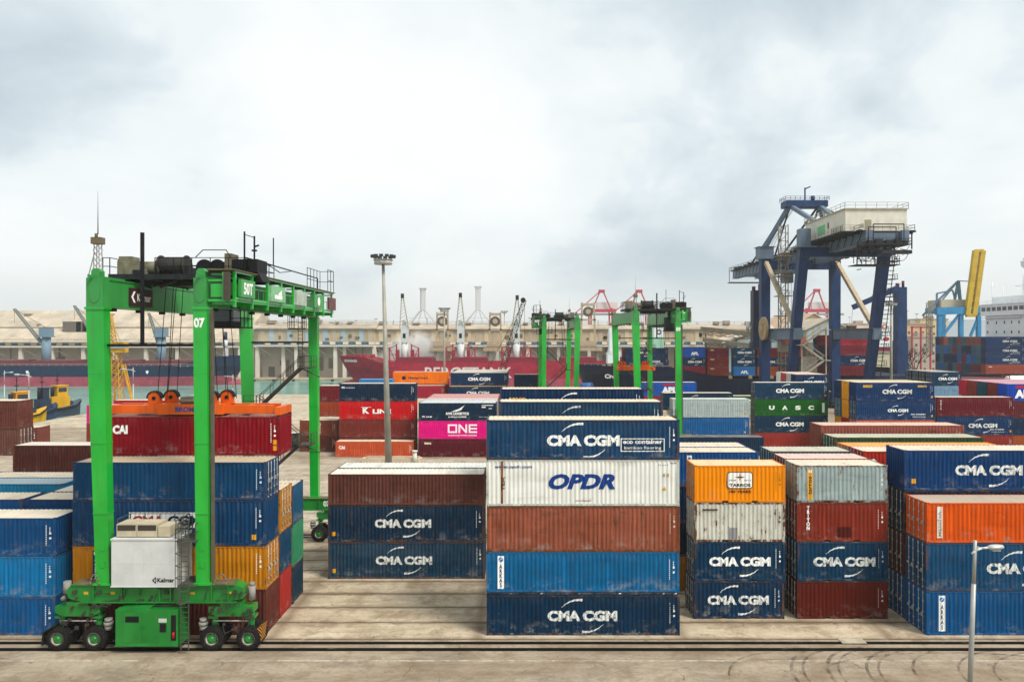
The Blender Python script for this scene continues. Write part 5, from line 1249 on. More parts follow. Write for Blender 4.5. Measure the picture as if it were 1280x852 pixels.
# ------------------------------------------------------------------ blue ship-to-shore crane
SBLUE = gloss('#06305c', .5, .2, .22); SGREY = gloss('#5f7082', .45, .15, .45); TAN = plain('#b3a286', .6, .25, 1.0, 0, 'tan_steel'); HOUSE = plain('#d6d1c2', .6, .15, .5, 0, 'cream_house')
def sts():
    T = thing('quay_crane', 'tall blue ship-to-shore crane with cream machinery house', 'quay crane', (74.5, 178, 0))
    ox, oy = 74.5, 178
    for X in (64.2, 82.9):
        x = X-ox
        m = MB(); m.hexa([(x,13.2,1.2),(x+2.2,13.2,1.2),(x+2.2,15.2,1.2),(x,15.2,1.2)], [(x-.1,13.2,39.5),(x+2.3,13.2,39.5),(x+2.3,15.2,39.5),(x-.1,15.2,39.5)]); m.build('leg', SBLUE, T)
        m = MB(); m.box(x-.8, x+3.0, 12.6, 15.8, 39.5, 42.6); m.box(x-1.2, x+3.4, 12.2, 16.2, 42.6, 42.75); m.build('leg_cap', SGREY, T)
        m = MB(); m.hexa([(x+.1,-3.8,1.2),(x+2.0,-3.8,1.2),(x+2.0,-2.0,1.2),(x+.1,-2.0,1.2)], [(x,-13.3,39.5),(x+2.2,-13.3,39.5),(x+2.2,-11.3,39.5),(x,-11.3,39.5)]); m.build('leg', SBLUE, T)
        m = MB(); m.box(x-.1, x+2.3, -13.5, -11.1, 39.5, 43.6); m.box(x-1.2, x+3.4, -14.6, -10.2, 39.25, 39.5); m.build('leg_cap', SGREY, T)
        m = MB(); m.box(x+.15, x+2.05, -9.0, 13.2, 18.2, 20.8); m.box(x-.5, x+2.7, -9.0, 13.2, 20.8, 20.9); m.build('side_beam', SGREY, T)
        m = MB(); m.bar((x+1.1, 13.0, 38.5), (x+1.1, -7.2, 20.9), .95, .95); m.build('diagonal_brace', TAN, T)
        m = MB(); m.box(x-1.0, x+3.2, 11, 17.4, .8, 2.0); m.box(x-1.0, x+3.2, -6.2, .4, .8, 2.0)
        for yy in (11.6, 13.6, 15.6, -5.6, -3.6, -1.4): m.cyl((x+.2, yy+.4, .5), (x+2.0, yy+.4, .5), .5, n=10)
        m.build('bogie', STEEL, T)
    m = MB(); m.box(64.4-ox, 85-ox, 13.6, 15.0, 36.8, 39.2); m.box(64.4-ox, 85-ox, -13.4, -11.8, 37.2, 39.3); m.build_each('portal_beam', SBLUE, T)
    m = MB()
    for x in (70.6-ox, 78.0-ox):
        m.box(x, x+1.5, -31, 61, 38.2, 40.6); m.box(x-.25, x+1.75, -31, 61, 38.05, 38.2)
    for y in (-30, -15, 0, 15, 30, 45, 59.5): m.box(72.1-ox, 78.0-ox, y, y+1, 38.6, 40.2)
    m.build('boom_girder', SGREY, T)
    m = MB(); rail(m, [(69.4-ox, -31, 40.6), (69.4-ox, 61, 40.6)], 1.1, 2.5, .05); rail(m, [(80.6-ox, -31, 40.6), (80.6-ox, 61, 40.6)], 1.1, 2.5, .05); m.box(69.3-ox, 70.6-ox, -31, 61, 40.5, 40.6); m.box(79.5-ox, 80.8-ox, -31, 61, 40.5, 40.6)
    rail(m, [(69.4-ox, 61, 40.6), (80.6-ox, 61, 40.6)], 1.1, 2.5, .05); m.box(69-ox, 81-ox, 58, 61.6, 36.6, 36.8)
    for x in (69.2, 80.8): m.bar((x-ox, 60, 36.7), (x-ox, 60, 40.5), .15)
    m.build('boom_walkway', STEEL, T)
    m = MB(); m.box(67.8-ox, 80.6-ox, -28, -7, 40.7, 45.4); h = m.build('machinery_house', HOUSE, T)
    m = MB(); m.box(67.5-ox, 80.9-ox, -28.3, -6.7, 45.4, 45.6); m.build('house_roof', plain('#b9b19a', .7), h)
    m = MB(); rail(m, [(67.6-ox,-28.2,45.6), (80.8-ox,-28.2,45.6), (80.8-ox,-6.8,45.6), (67.6-ox,-6.8,45.6), (67.6-ox,-28.2,45.6)], 1.2, 2.0, .045); rail(m, [(66.6-ox,-29.2,40.8), (81.6-ox,-29.2,40.8)], 1.1, 1.6, .045); rail(m, [(66.6-ox,-29.2,40.8), (66.6-ox,-7,40.8)], 1.1, 1.6, .045); m.build('handrail', plain('#a8a08c', .6), h)
    m = MB(); m.box(66.4-ox, 81.8-ox, -29.4, -6, 40.45, 40.68)
    for i in range(8): m.box(66.6-ox, 81.6-ox, -28.5+i*3, -28.2+i*3, 40.15, 40.45)
    m.build('house_floor', STEEL, T)
    d = MB(); d.box(71.8-ox, 73.2-ox, -28.03, -28.0, 41, 43.2); d.box(71.0-ox, 71.6-ox, -28.05, -28.0, 41.6, 42.4); d.build_each('house_door', plain('#9a927c', .6), h)
    d = MB(); d.box(67.77-ox, 67.8-ox, -18, -14, 41.6, 43.8); d.build('mural_panel', plain('#68b87e', .6), h)
    d = MB()
    for i in range(6): d.box(67.77-ox, 67.8-ox, -26+i*.9, -25.6+i*.9, 41, 42.2)
    d.box(67.76-ox, 67.8-ox, -20, -19.3, 42.6, 43.9); d.build_each('vent_slot', plain('#5d5748', .7), h)
    # gear platform in front of the house
    m = MB(); m.box(70-ox, 78.9-ox, -33, -28.6, 37.4, 37.6)
    for i, (x, y, z, s_) in enumerate(((70.4, -32, 37.6, .8), (72.2, -32, 37.6, 1.1), (74.4, -32, 37.6, .9), (76.2, -32, 37.6, 1.1), (77.8, -32, 37.6, .7))): m.box(x-ox, x+s_*1.3-ox, y, y+s_, z, z+s_)
    rail(m, [(70-ox,-33,37.6), (78.9-ox,-33,37.6), (78.9-ox,-28.8,37.6)], 1.1, 1.2, .04); rail(m, [(70-ox,-33,37.6), (70-ox,-28.8,37.6)], 1.1, 1.2, .04)
    for z, x0, x1 in ((41.6, 71.4, 77.6), (41.0, 70.4, 76)):
        m.tube([(x0-ox, -32.5, 37.6), (x0-ox, -32.5, z), (x1-ox, -32.5, z), (x1-ox, -32.5, 37.6)], .1)
    m.build('gear_platform', STEEL, T)
    m = MB(); m.box(69.2-ox, 74-ox, -30, -26, 33.6, 33.75); rail(m, [(69.2-ox,-30,33.75), (78-ox,-30,33.75), (78-ox,-26,33.75)], 1.1, .9, .05)
    for x in (69.4, 71.2, 73, 74.8, 76.6): m.bar((x-ox, -29.8, 33.75), (x-ox, -29.8, 38.3), .14); m.cyl((x-ox+.5, -29.6, 35.6), (x-ox+.5, -29.6, 37.8), .12, .28, n=8)
    m.box(74-ox, 78.2-ox, -30, -26, 33.6, 33.75); m.box(73-ox, 79-ox, -33, -31.6, 35.6, 36.3); m.bar((78.9-ox, -33, 36.5), (78.9-ox, -33, 39.5), .2)
    m.build('festoon_gantry', STEEL, T)
    m = MB()
    for x0 in (76.2, 78.2, 74, 71.5):
        m.tube([(x0-ox+1.6*math.cos(a), -30.0, 36.3+1.9*math.sin(a)) for a in [math.pi+i*math.pi/8 for i in range(9)]], .06, 5)
    for i in range(7):
        y0 = 2+i*4.6; m.tube([(70.0-ox, y0+2.1*math.cos(a)+2.1, 37.6+2.6*math.sin(a)) for a in [math.pi+k*math.pi/7 for k in range(8)]], .06, 5)
    rr = random.Random(2)
    for i in range(40):
        x = rr.uniform(69, 80.5)-ox; y = rr.uniform(-30, -8); z = rr.uniform(34.5, 38.2); m.bar((x, y, z), (x+rr.choice((0, 0, 2.5)), y+rr.choice((0, 2.0)), z+rr.choice((0, 2.2))), rr.uniform(.08, .2))
    for i in range(26):
        y = -30+i*3.4; m.bar((70.3-ox, y, 40.6), (70.3-ox, y+1.6, 38.2), .12); m.box(69.6-ox, 70.5-ox, y, y+rr.uniform(.4, 1.4), 40.6, 40.6+rr.uniform(.2, 1.0))
    m.build('festoon_cable', BLACKM, T)
    # A-frame
    ap = [(70.2-ox, 9.5, 53.0), (77.8-ox, 9.5, 53.0)]
    m = MB()
    for (x, y, z), lx in zip(ap, (65.3-ox, 84.0-ox)):
        m.bar((lx, 14.2, 42.6), (x, y, z), 1.0, 1.0); m.bar((x, y, z), (72.0-ox if x < 0 else 77.5-ox, -7.5, 44.8), .95, .95)
    m.build_each('frame_strut', SGREY, T)
    m = MB(); m.box(68.6-ox, 79.4-ox, 7.5, 11.5, 52.4, 54.0); rail(m, [(68.4-ox,7.3,54), (79.6-ox,7.3,54), (79.6-ox,11.7,54), (68.4-ox,11.7,54), (68.4-ox,7.3,54)], 1.0, 1.2, .05); m.bar((74-ox, 9, 54), (74-ox, 9, 57.5), .3); m.bar((74-ox, 9, 57.2), (75.4-ox, 9, 57.8), .3); m.cyl((76-ox, 9, 54), (76-ox, 9, 55.4), .5, n=8)
    m.build('top_platform', SBLUE, T)
    m = MB()
    for x, tx in ((70.2, 71.3), (77.8, 78.8)):
        m.bar((x-ox, 9.5, 53), (tx-ox, 45, 40.8), .42); m.bar((x-ox, 9.5, 52.6), (tx-ox, 24, 40.8), .35)
        for k in range(3): m.cyl((x-ox+.6+k*.5, 9.5, 52.8), (tx-ox+k*.2, 30+k*5, 40.9), .06, n=5, cap=False)
    m.bar((77.8-ox, 9.5, 53), (80-ox, -8, 45.2), .4)
    m.build('forestay', STEEL, T)
    # elevator tower, stairs, cable reel
    m = MB(); ex, ey = 65.6-ox, 3.0
    for dx in (0, 1.8):
        for dy in (0, 1.8): m.bar((ex+dx, ey+dy, 4), (ex+dx, ey+dy, 47), .2)
    for i in range(21):
        z = 4+i*2.05
        for a, b in (((0,0), (1.8,0)), ((0,0), (0,1.8))): m.bar((ex+a[0], ey+a[1], z), (ex+b[0], ey+b[1], z), .14); m.bar((ex+a[0], ey+a[1], z), (ex+b[0], ey+b[1], z+2.05), .12)
    for z in (12, 18, 24, 29, 34, 39): m.box(ex-.9, ex+2.7, ey-.9, ey+2.7, z, z+.2); rail(m, [(ex-.9,ey-.9,z+.2), (ex+2.7,ey-.9,z+.2)], 1.1, .9, .05)
    m.box(ex-.2, ex+2.0, ey-.2, ey+2, 15, 17.2)
    m.build('elevator_tower', plain('#857c6c', .7, .3), T)
    m = MB(); yb = -9
    for i in range(5):
        z = 2.5+i*3.6; xa, xb = (66.5-ox, 71.5-ox) if i % 2 == 0 else (71.5-ox, 66.5-ox)
        for dy in (0, .9): m.bar((xa, yb+dy, z), (xb, yb+dy, z+3.6), .14, .3); m.bar((xa, yb+dy, z+1.1), (xb, yb+dy, z+4.7), .09)
        m.box(min(xa, xb)+ (5 if i % 2 == 0 else -1.2), min(xa, xb)+(6.2 if i % 2 == 0 else 0), yb-.6, yb+1.6, z+3.5, z+3.7)
    for x in (66.3-ox, 72.0-ox): m.bar((x, yb+.4, 1), (x, yb+.4, 21), .25)
    m.build('stair_tower', plain('#a39c8c', .7, .3), T)
    m = MB(); m.box(66.8-ox, 70.4-ox, -7.4, -4.4, 8.0, 14.2); m.cyl((68.6-ox, -6, 14.2), (68.6-ox, -6, 17.5), 1.4, n=14); m.build('switch_house', plain('#8e8878', .7, .3), T)
    m = MB(); cxr, cyr, czr = 63.4-ox, 9.5, 21.0
    m.prism([(cyr+3.0*math.cos(a), czr+3.0*math.sin(a)) for a in [i*math.pi/14 for i in range(28)]], 'x', cxr-.3, cxr+.3); m.prism([(cyr+.8*math.cos(a), czr+.8*math.sin(a)) for a in [i*math.pi/8 for i in range(16)]], 'x', cxr-.55, cxr+.9)
    for i in range(10): a = i*math.pi/5; m.bar((cxr-.34, cyr+.8*math.cos(a), czr+.8*math.sin(a)), (cxr-.34, cyr+2.9*math.cos(a), czr+2.9*math.sin(a)), .16)
    m.build('cable_reel', plain('#b59a72', .6, .2), T)
    m = MB(); 
    for z in range(2, 38): m.box(82.0-ox+3.1, 82.0-ox+4.3, -4-z*.24, -3.6-z*.24, z, z+.12)
    for i in range(9): z = 4+i*4; m.box(84.9-ox, 86.6-ox, -5.4-z*.24, -3-z*.24, z, z+.15); rail(m, [(86.5-ox, -5.3-z*.24, z+.15), (86.5-ox, -3-z*.24, z+.15)], 1.1, .9, .05)
    m.bar((86.4-ox, -3.5, 2), (86.4-ox, -12.5, 39), .14); m.build('leg_ladder', STEEL, T)
    m = MB(); m.box(72-ox, 78-ox, 20, 26, 36.6, 38.0); m.box(73-ox, 75.6-ox, 21, 23.4, 33.8, 36.6); m.build('trolley_cab', SGREY, T)
    m = MB()
    for x in (73.5, 76.5): m.cyl((x-ox, 25, 36.6), (x-ox, 25, 16), .05, n=5, cap=False)
    m.build('hoist_rope', BLACKM, T)
    return T
sts()

# ------------------------------------------------------------------ ships
def hull(T, bow, stern, yc, beam, zw, zb, zd, zf, fcl, col, boot, rake=8, rise=0):
    "hull with flared bow; bow and stern are X positions"
    d = 1 if stern > bow else -1; Ln = abs(stern-bow); hb = beam/2
    ts = [0, .004, .012, .025, .045, .07, .10, .14, .2, .3, .5, .8, .9, .96, 1.0]
    def half(t, fl):
        k = min(1, (t/.13)**(.55 if fl > .6 else .75)) if t > 0 else 0
        s_ = 1 if t < .88 else 1-.35*((t-.88)/.12)**2
        return hb*k*s_*(.86+.14*fl if t < .2 else 1)+.12
    def ring(z, t, zmax):
        f_ = (z-zw)/(zmax-zw); s_ = rake*(1-f_)**1.2
        return bow+d*(s_+t*(Ln-s_)), half(t, f_)
    def shell(za, zb_, n, name, mt, top=None):
        m = MB(); rows = []
        for j in range(n+1):
            row = []
            for t in ts:
                zt = zb_ if top is None else (zf if t*Ln < fcl else (zd + (zf-zd)*max(0, 1-(t*Ln-fcl)/6)))
                z = za+(zt-za)*j/n; x, h = ring(z, t, zf); row.append((x, h, z))
            rows.append(row)
        k = len(ts)
        for sgn in (-1, 1):
            vs = [(x, yc+sgn*h, z) for row in rows for x, h, z in row]
            m.add(vs, [(j*k+i, j*k+i+1, (j+1)*k+i+1, (j+1)*k+i) for j in range(n) for i in range(k-1)], 0, False)
        if top:    # deck
            vs = []; 
            for x, h, z in rows[-1]: vs += [(x, yc-h+.1, z-.9), (x, yc+h-.1, z-.9)]
            m.add(vs, [(2*i, 2*i+2, 2*i+3, 2*i+1) for i in range(k-1)], 1)
        xs, h, _ = rows[0][-1]; tr = [(rows[0][-1][0], yc-h, rows[0][-1][2]), (rows[0][-1][0], yc+h, rows[0][-1][2])]; q = rows[-1][-1]
        m.add(tr+[(q[0], yc+q[1], q[2]), (q[0], yc-q[1], q[2])], [(0,1,2,3)])
        return m.build(name, mt, T)
    shell(zb, zd, 4, 'hull', [col, plain('#6e3b36', .8, .3)], True)
    shell(zw-2, zb, 2, 'boot_band', boot)
    m = MB(); m.lathe([(0, -3.0), (1.0, -2.4), (1.7, -.5), (1.9, 3), (1.9, rake+6)], (0, 0, 0), 'x', 12)
    o = m.build('bulbous_bow', boot, T); o.location = (bow+d*(rake-4.5), yc, zw+.6); o.rotation_euler = (0, 0, 0 if d > 0 else math.pi)
def lattice(m, p, q, w0, w1, n=10, r=.12):
    "four-chord lattice jib"
    p, q = Vector(p), Vector(q); dd = (q-p).normalized(); u = Vector((0,1,0)); s_ = dd.cross(u).normalized()
    def cor(f): c = p+(q-p)*f; w_ = (w0+(w1-w0)*f)/2; return [c+u*w_*a+s_*w_*b for a, b in ((-1,-1), (1,-1), (1,1), (-1,1))]
    for i in range(n):
        A, B = cor(i/n), cor((i+1)/n)
        for k in range(4): m.bar(A[k], B[k], r); m.bar(A[k], B[(k+1) % 4], r*.7); m.bar(A[k], A[(k+1) % 4], r*.7)
    return m
GSH = 'ships along the quays'
HB = plain('#0b2a48', .5, .3, .5, 0, 'navy_hull'); BOOT = plain('#a04858', .6, .3, .5, 0, 'red_boot'); RH = plain('#a31a34', .55, .3, .5, 0, 'crimson_hull'); RB = plain('#a84458', .6, .3, .5, 0, 'faded_boot')
# navy bulk carrier, bow pointing to the right
T = thing('bulk_carrier', 'navy bulk carrier with pink-red waterline band moored at the far quay', 'ship', (-190, 309, -2.2), 0, GSH)
def under(T): # hull pieces are made in world place, so shift them below their empty
    for o in T.children: o.location = Vector(o.location)-Vector(T.location)
hull(T, -117, -290, 309, 25, -2.2, 2.4, 7.0, 10.8, 14, HB, BOOT, 7)
m = MB()
for i in range(6): x = -140-i*24; m = MB(); m.box(x-17, x, 301, 317, 6.1, 8.4); m.box(x-16.5, x-.5, 301.5, 316.5, 8.4, 9.0); m.build('hatch_cover', plain('#6b3a40', .8, .3), T)
m = MB(); rail(m, [(-131, 297, 6.3), (-288, 297, 6.3)], 1.3, 3, .07); m.build('deck_rail', plain('#b0a8a0', .6), T)
m = MB(); m.box(-127, -125.4, 308, 309.6, 9.9, 14); m.cyl((-126.2, 308.8, 14), (-126.2, 308.8, 17.5), .8, n=8); m.build('foremast', WHITEP, T)
m = MB(); m.cyl((-126.2, 308.8, 17.5), (-126.2, 308.8, 21), .7, n=8); m.build('mast_head', HB, T)
fl = Flat(); fl.ring(0, 1.6, 0, 1.6, .3); fl.disc(.8, .8, .3); o = fl.build('emblem', WHITE, T); o.location = (-127.4, 303.2, 5.6); o.rotation_euler = (0, 0, R(38))
fl = Flat()
for px in (34, 184): x = X_(px, 296.4); fl.add(([(x-.7, 4.6), (x, 3.4), (x+.7, 4.6), (x, 5.1)], [(0,1,2,3)]))
o = fl.build('tug_mark', WHITE, T, y=296.35)
under(T)
GCR = 'deck cranes on the navy bulk carrier'
for i, (px, tip, lb) in enumerate(((58, (18, 386), 'deck crane with jib leaning over the navy ship, beside the photo edge'), (128, (93, 382), 'deck crane on the navy ship half hidden by the green leg'), (202, (186, 391), 'deck crane on the navy ship seen between the green legs'))):
    b = at(px, 445, 309); b.z = 6.1
    C = thing('deck_crane', lb, 'ship crane', b, 0, GCR)
    m = MB(); m.cyl((0,0,0), (0,0,13), 1.9, 1.7, n=14); m.box(-2, 2, -2, 2, 13, 16.5); m.box(-2.4, 2.4, -2.4, 2.4, 12.6, 13); m.build('pedestal', plain('#6f8799', .6, .2), C)
    tp = at(tip[0], tip[1], 309)-b
    m = MB(); 
    for dy in (-1.0, 1.0): m.bar((-1, dy, 9), (tp.x, dy*.4, tp.z), .55, .7)
    for k in range(8): f_ = k/8; m.bar((-1+(tp.x+1)*f_, -1+.6*f_, 9+(tp.z-9)*f_), (-1+(tp.x+1)*(f_+.12), 1-.6*f_, 9+(tp.z-9)*(f_+.12)), .18)
    m.build('jib', plain('#7d7f78', .6), C)
    m = MB(); m.cyl((0, 0, 16.5), tp, .09, n=5); m.cyl(tp, (tp.x, 0, tp.z-6), .06, n=5); m.build('crane_rope', BLACKM, C)
# crimson bulk carrier, bow pointing left
T = thing('bulk_carrier', 'crimson bulk carrier with white hull lettering in a dust plume', 'ship', (-10, 309, -2.2), 0, GSH)
hull(T, -77.5, 62, 309, 25, -2.2, 1.6, 8.2, 10.8, 12, RH, RB, 8)
m = MB()
for i, x in enumerate((-52, -29, -6, 17, 38)): m = MB(); m.box(x, x+15, 301, 317, 7.3, 9.6); m.box(x+.5, x+14.5, 301.5, 316.5, 9.6, 10.2); m.build('hatch_cover', plain('#7d2436', .8, .3), T)
m = MB(); rail(m, [(-62, 297, 7.6), (58, 297, 7.6)], 1.3, 2.5, .08); rail(m, [(-74, 306, 10.2), (-64, 299, 10.2)], 1.2, 2, .08)
for x in (-70, -67, -63.5): m.box(x, x+1.2, 305, 310, 9.8, 11.4)
m.build('deck_rail', RH, T)
fl = Flat(); fl.add(text_mesh('BERGETANK', 36, 4.5, .02), X_(531, 296.4), 1.9); fl.build('lettering', letter('#d9ccc8', .7), T, y=296.36)
fl = Flat(); fl.add(text_mesh('BERGE BONAFIDE', 8.6, 1.0, .03), 0, 0); o = fl.build('ship_name', WHITE, T); o.location = (-74.2, 304.6, 8.3); o.rotation_euler = (0, 0, R(-41))
under(T)
GCR2 = 'white deck cranes on the crimson ship'
for px, tip, lb in ((506, (503, 371), 'white deck crane beside the light mast on the crimson ship'), (576, (575.5, 370), 'white deck crane amidships on the crimson ship'), (645.5, (646.5, 373), 'white deck crane by the black lattice boom on the crimson ship')):
    b = at(px, 452, 309); b.z = 7.3
    C = thing('deck_crane', lb, 'ship crane', b, 0, GCR2)
    m = MB(); m.cyl((0,0,0), (0,0,9), 1.5, n=12); m.box(-1.45, 1.45, -1.6, 1.6, 9, 16); m.prism([(-1.2, 16), (1.2, 16), (.8, 18.5), (-.8, 18.5)], 'y', -1.3, 1.3); m.build('crane_house', WHITEP, C)
    w_ = MB(); w_.box(-.6, .6, -1.66, -1.6, 11, 13); w_.build('cab_window', BLACKM, C)
    tp = at(tip[0], tip[1], 305)-b
    m = MB()
    for s_ in (-1, 1): m.bar((s_*1.9, -1.5, 15), (tp.x+s_*.35, tp.y, tp.z), .35)
    for k in range(9): f_ = k/9; zz_ = 15+(tp.z-15)*f_; hw = 1.9-1.55*f_; m.bar((tp.x*f_-hw, -1.5, zz_), (tp.x*(f_+.11)+hw-.17, -1.5, zz_+(tp.z-15)/9), .16)
    m.build('jib', plain('#b8b0a0', .6), C)
    m = MB(); m.cyl((tp.x, tp.y, tp.z-.5), (tp.x, tp.y, tp.z+1.4), .7, n=8); m.build('jib_head', BLACKM, C)
    m = MB()
    for s_ in (-1, 1):
        for dx in (3.2, 6.2): m.bar((s_*dx, -2, -.5), (s_*dx, -2, 8.5 if dx < 5 else 7), .5)
        m.bar((s_*3.2, -2, 8), (s_*6.2, -2, 6.8), .35); m.bar((s_*3.2, -2, 4), (s_*6.2, -2, 4), .3); m.bar((s_*3.2, -2, 0), (s_*6.2, -2, 7), .25); m.box(s_*3.2-.6, s_*3.2+.6, -1, 2, 0, 6)
    m.build('posts_frame', RH, C)
# navy container ship, bow pointing left, at the near quay
T = thing('container_ship', 'navy container ship with stacked boxes behind the green and blue cranes', 'ship', (70, 214, -2.2), 0, GSH)
NH = plain('#0a1a34', .45, .2, .15, 0, 'dark_navy_hull')
hull(T, 16.5, 150, 214, 27, -2.2, .2, 7.2, 10.6, 26, NH, BOOT, 6)
fl = Flat(); fl.add(text_mesh('CMA CGM DRESDEN', 16.5, 1.25, .05), 0, 0); o = fl.build('ship_name', WHITE, T); o.location = (24.2, 205.6, 7.0); o.rotation_euler = (0, 0, R(-17))
m = MB()
for x in (46, 51.8, 58.4, 64, 70, 76, 82): m.box(x, x+.9, 201.2, 202.2, 6.2, 8.0)
m.build_each('container_stanchion', plain('#b3a27c', .7), T)
m = MB()
for i in range(9): m.box(24+i*1.7, 24.9+i*1.7, 209+(i % 3), 211+(i % 3), 9.6, 10.6+.5*(i % 2))
rail(m, [(19, 212, 9.8), (30, 203.5, 9.8), (42, 201, 9.5)], 1.2, 2, .07); m.build('deck_gear', plain('#a89a80', .7), T)
m = MB(); m.box(43, 84, 203, 225, 6.3, 7.9); m.box(88, 112, 203, 225, 6.3, 7.9); m.build_each('hatch_cover', plain('#1c2c40', .7), T)
m = MB(); m.cyl((17.5, 206.5, 4.2), (20.5, 205.2, 4.2), 1.5, 1.7, n=14); m.build('anchor_pocket', plain('#2c5a90', .5), T)
under(T)
for px, top, lb in ((945.5, 363, 'navy ship post with a small red head beside the blue quay crane'), (1125, 359, 'thick navy ship crane post with a long jib reaching behind the blue quay crane')):
    b = at(px, 450, 214); b.z = 6.3
    C = thing('deck_crane', lb, 'ship crane', b, 0, 'navy crane posts on the container ship'); tz = Z_(top, 214)-b.z
    m = MB(); m.box(-1.35, 1.35, -1.4, 1.4, 0, tz); m.box(-1.6, 1.6, -1.6, 1.6, 0, tz*.42); m.build('post', NH if px < 1000 else SBLUE, C)
    m = MB(); m.cyl((-.8, 0, tz), (-.8, 0, tz+1.2), .55, n=8); m.cyl((.9, 0, tz), (.9, 0, tz+1.9), .4, n=8); m.build_each('post_head', plain('#5a2020', .6), C)
    if px > 1000:
        m = MB(); j = at(1066, 384, 214)-b; m.bar((-1.2, -1.5, 27), j, 1.3, 1.5); m.build('jib', SBLUE, C)
        m = MB(); m.cyl((0, 0, tz+.5), j, .08, n=5); m.cyl((.2, 0, tz+1), (j.x*.6, j.y, j.z+3.5), .08, n=5); m.build('crane_rope', BLACKM, C)
        m = MB(); q = at(1068, 411, 212)-b; m.cyl(j, (q.x, j.y, q.z+1.2), .05, n=5); m.prism([(q.x-1.4, q.z+1), (q.x+1.4, q.z+1), (q.x+.8, q.z-.2), (q.x-.8, q.z-.2)], 'y', j.y-.7, j.y+.7); m.prism([(q.x-.3, q.z-.2), (q.x+.3, q.z-.2), (q.x+.15, q.z-1.4), (q.x-.15, q.z-1.4)], 'y', j.y-.2, j.y+.2); m.build('hook_block', plain('#4a2a22', .6), C)
    else:
        m = MB(); m.cyl((-2.6, 0, 14), (-2.6, 0, 17), .5, n=10); m.box(-2.6, -1.3, -.2, .2, 15.3, 15.7); m.build('winch', WHITEP, C)
def bay(label, x, y, cols, z, lettering=None, Lc=L20, H=2.6, up='bottom up', deck=None):
    for i, (dn, cl) in enumerate(cols):
        w_ = ('bottom', 'middle', 'top')[i] if len(cols) == 3 else ('bottom', 'top')[i] if len(cols) == 2 else ('bottom', 'second', 'third', 'top')[i] if len(cols) == 4 else 'only'
        container(x, y, z+i*H, Lc, H-.02, cl, dn, f'{dn} container, {w_} one {label}', GS, 2, decals=(lettering or {}).get(i), rust=.12)
cmas = d_cma(0, 3.9); cmaL = d_cma(1.5, 4.6, 0, eco=True)
dot = d_small('tex')
apl = lambda fl, Lc, H: (fl.add(text_mesh('APL', 2.2, .9, .07), Lc/2-1.1, H*.22), [letter('#eef0f2', .1)])[1]
bay('of the first bay column on the navy ship', 45.9, 201.5, (('red', '#8a2432'), ('navy', '#0e3256'), ('royal blue', '#0e48a4')), 7.95, {1: cmas, 2: apl})
bay('of the all-red bay column on the navy ship', 52.4, 201.5, (('red brown', '#8a3a2c'), ('brick red', '#7a2a28'), ('wine red', '#70202a')), 7.95, {0: dot, 1: dot, 2: dot})
bay('of the lettered bay column on the navy ship', 59.8, 201.5, (('light blue', '#2a70b0'), ('navy', '#10375c'), ('teal navy', '#123c5e')), 7.95, {0: apl, 1: cmas, 2: cmas})
bay('of the bay column beside the blue crane leg', 66.4, 201.5, (('rust orange', '#9a4a2a'), ('navy', '#10305a'), ('wine red', '#6a2024')), 7.95, {0: dot, 1: cmas, 2: dot})
bay('of the bay column behind the blue crane leg', 73.0, 201.5, (('brown', '#703028'), ('navy', '#10305a'), ('red', '#8a2a2a')), 7.95)
for r in range(4):
    nth = ('second', 'third', 'fourth', 'fifth')[r]
    cs = ((('brown', '#6a3228'), ('navy', '#10284a'), ('dark teal', '#12384a')), (('navy', '#0e2848'), ('maroon', '#5a2026'), ('navy', '#0c2444')), (('rust brown', '#7a4030'), ('dark blue', '#123060'), ('brown', '#5c2c28')), (('maroon', '#5c2228'), ('navy', '#10284a'), ('rust red', '#7a2c26')))[r]
    bay(f'of the {nth} row in from the ship side', 45.9, 204.1+2.6*r, cs, 7.95)
bay('of the raised pair behind the middle green crane', 30.6, 208, (('navy', '#0e2a52'), ('dark navy', '#0d2850')), 10.4, {0: cmaL, 1: d_cma(-.8, 4.4)}, L40)
bay('of the brown-ended pair behind the middle green crane', 30.2, 210.7, (('navy', '#0e2a52'), ('brown', '#6a3a34')), 10.4, None, L40)
m = MB(); m.box(30, 43.5, 206.5, 215, 9.6, 10.38); m.box(31, 32, 207, 214, 6.5, 9.6); m.box(41, 42, 207, 214, 6.5, 9.6); o = m.build('raised_hatch', plain('#16283e', .7)); tag(o, 'dark raised hatch platform carrying two navy containers', 'hatch platform')
bay('of the long stack behind the blue crane gate', 87.2, 201.5, (('wine', '#6a1c28'), ('navy', '#0d2c58'), ('maroon', '#70202e'), ('crimson', '#9a2030')), 7.95, {1: cmaL}, L40, 2.85)
for r in range(4):
    nth = ('second', 'third', 'fourth', 'fifth')[r]
    cs = ((('red', '#8a2a34'), ('navy', '#10305a'), ('wine', '#70202c'), ('red', '#a02430')), (('brown', '#6a3a34'), ('slate', '#34506a'), ('navy', '#10305a'), ('red', '#902434')), (('rust', '#8a4a3a'), ('teal', '#1c4a5a'), ('brown', '#5c3028'), ('wine', '#6a2028')), (('navy', '#10284a'), ('rust', '#84402e'), ('blue', '#1c5a9a'), ('navy', '#12305a')))[r]
    bay(f'of the {nth} row behind the crane gate stack', 87.2, 204.1+2.6*r, cs, 7.95, None, L40, 2.85)
bay('of the orange-topped bay behind the crane stairs', 78.6, 213, (('rust red', '#84443a'), ('slate blue', '#2c5272'), ('navy', '#0d2a50'), ('orange red', '#c43a16')), 7.95, {2: cmas}, L20, 2.7)
bay('of the blue-topped bay behind the crane stairs', 79.0, 216, (('brown', '#6a342c'), ('teal', '#1c4456'), ('blue', '#1c5494'), ('dull blue', '#3a6a90')), 9.4, None, L20, 2.85)
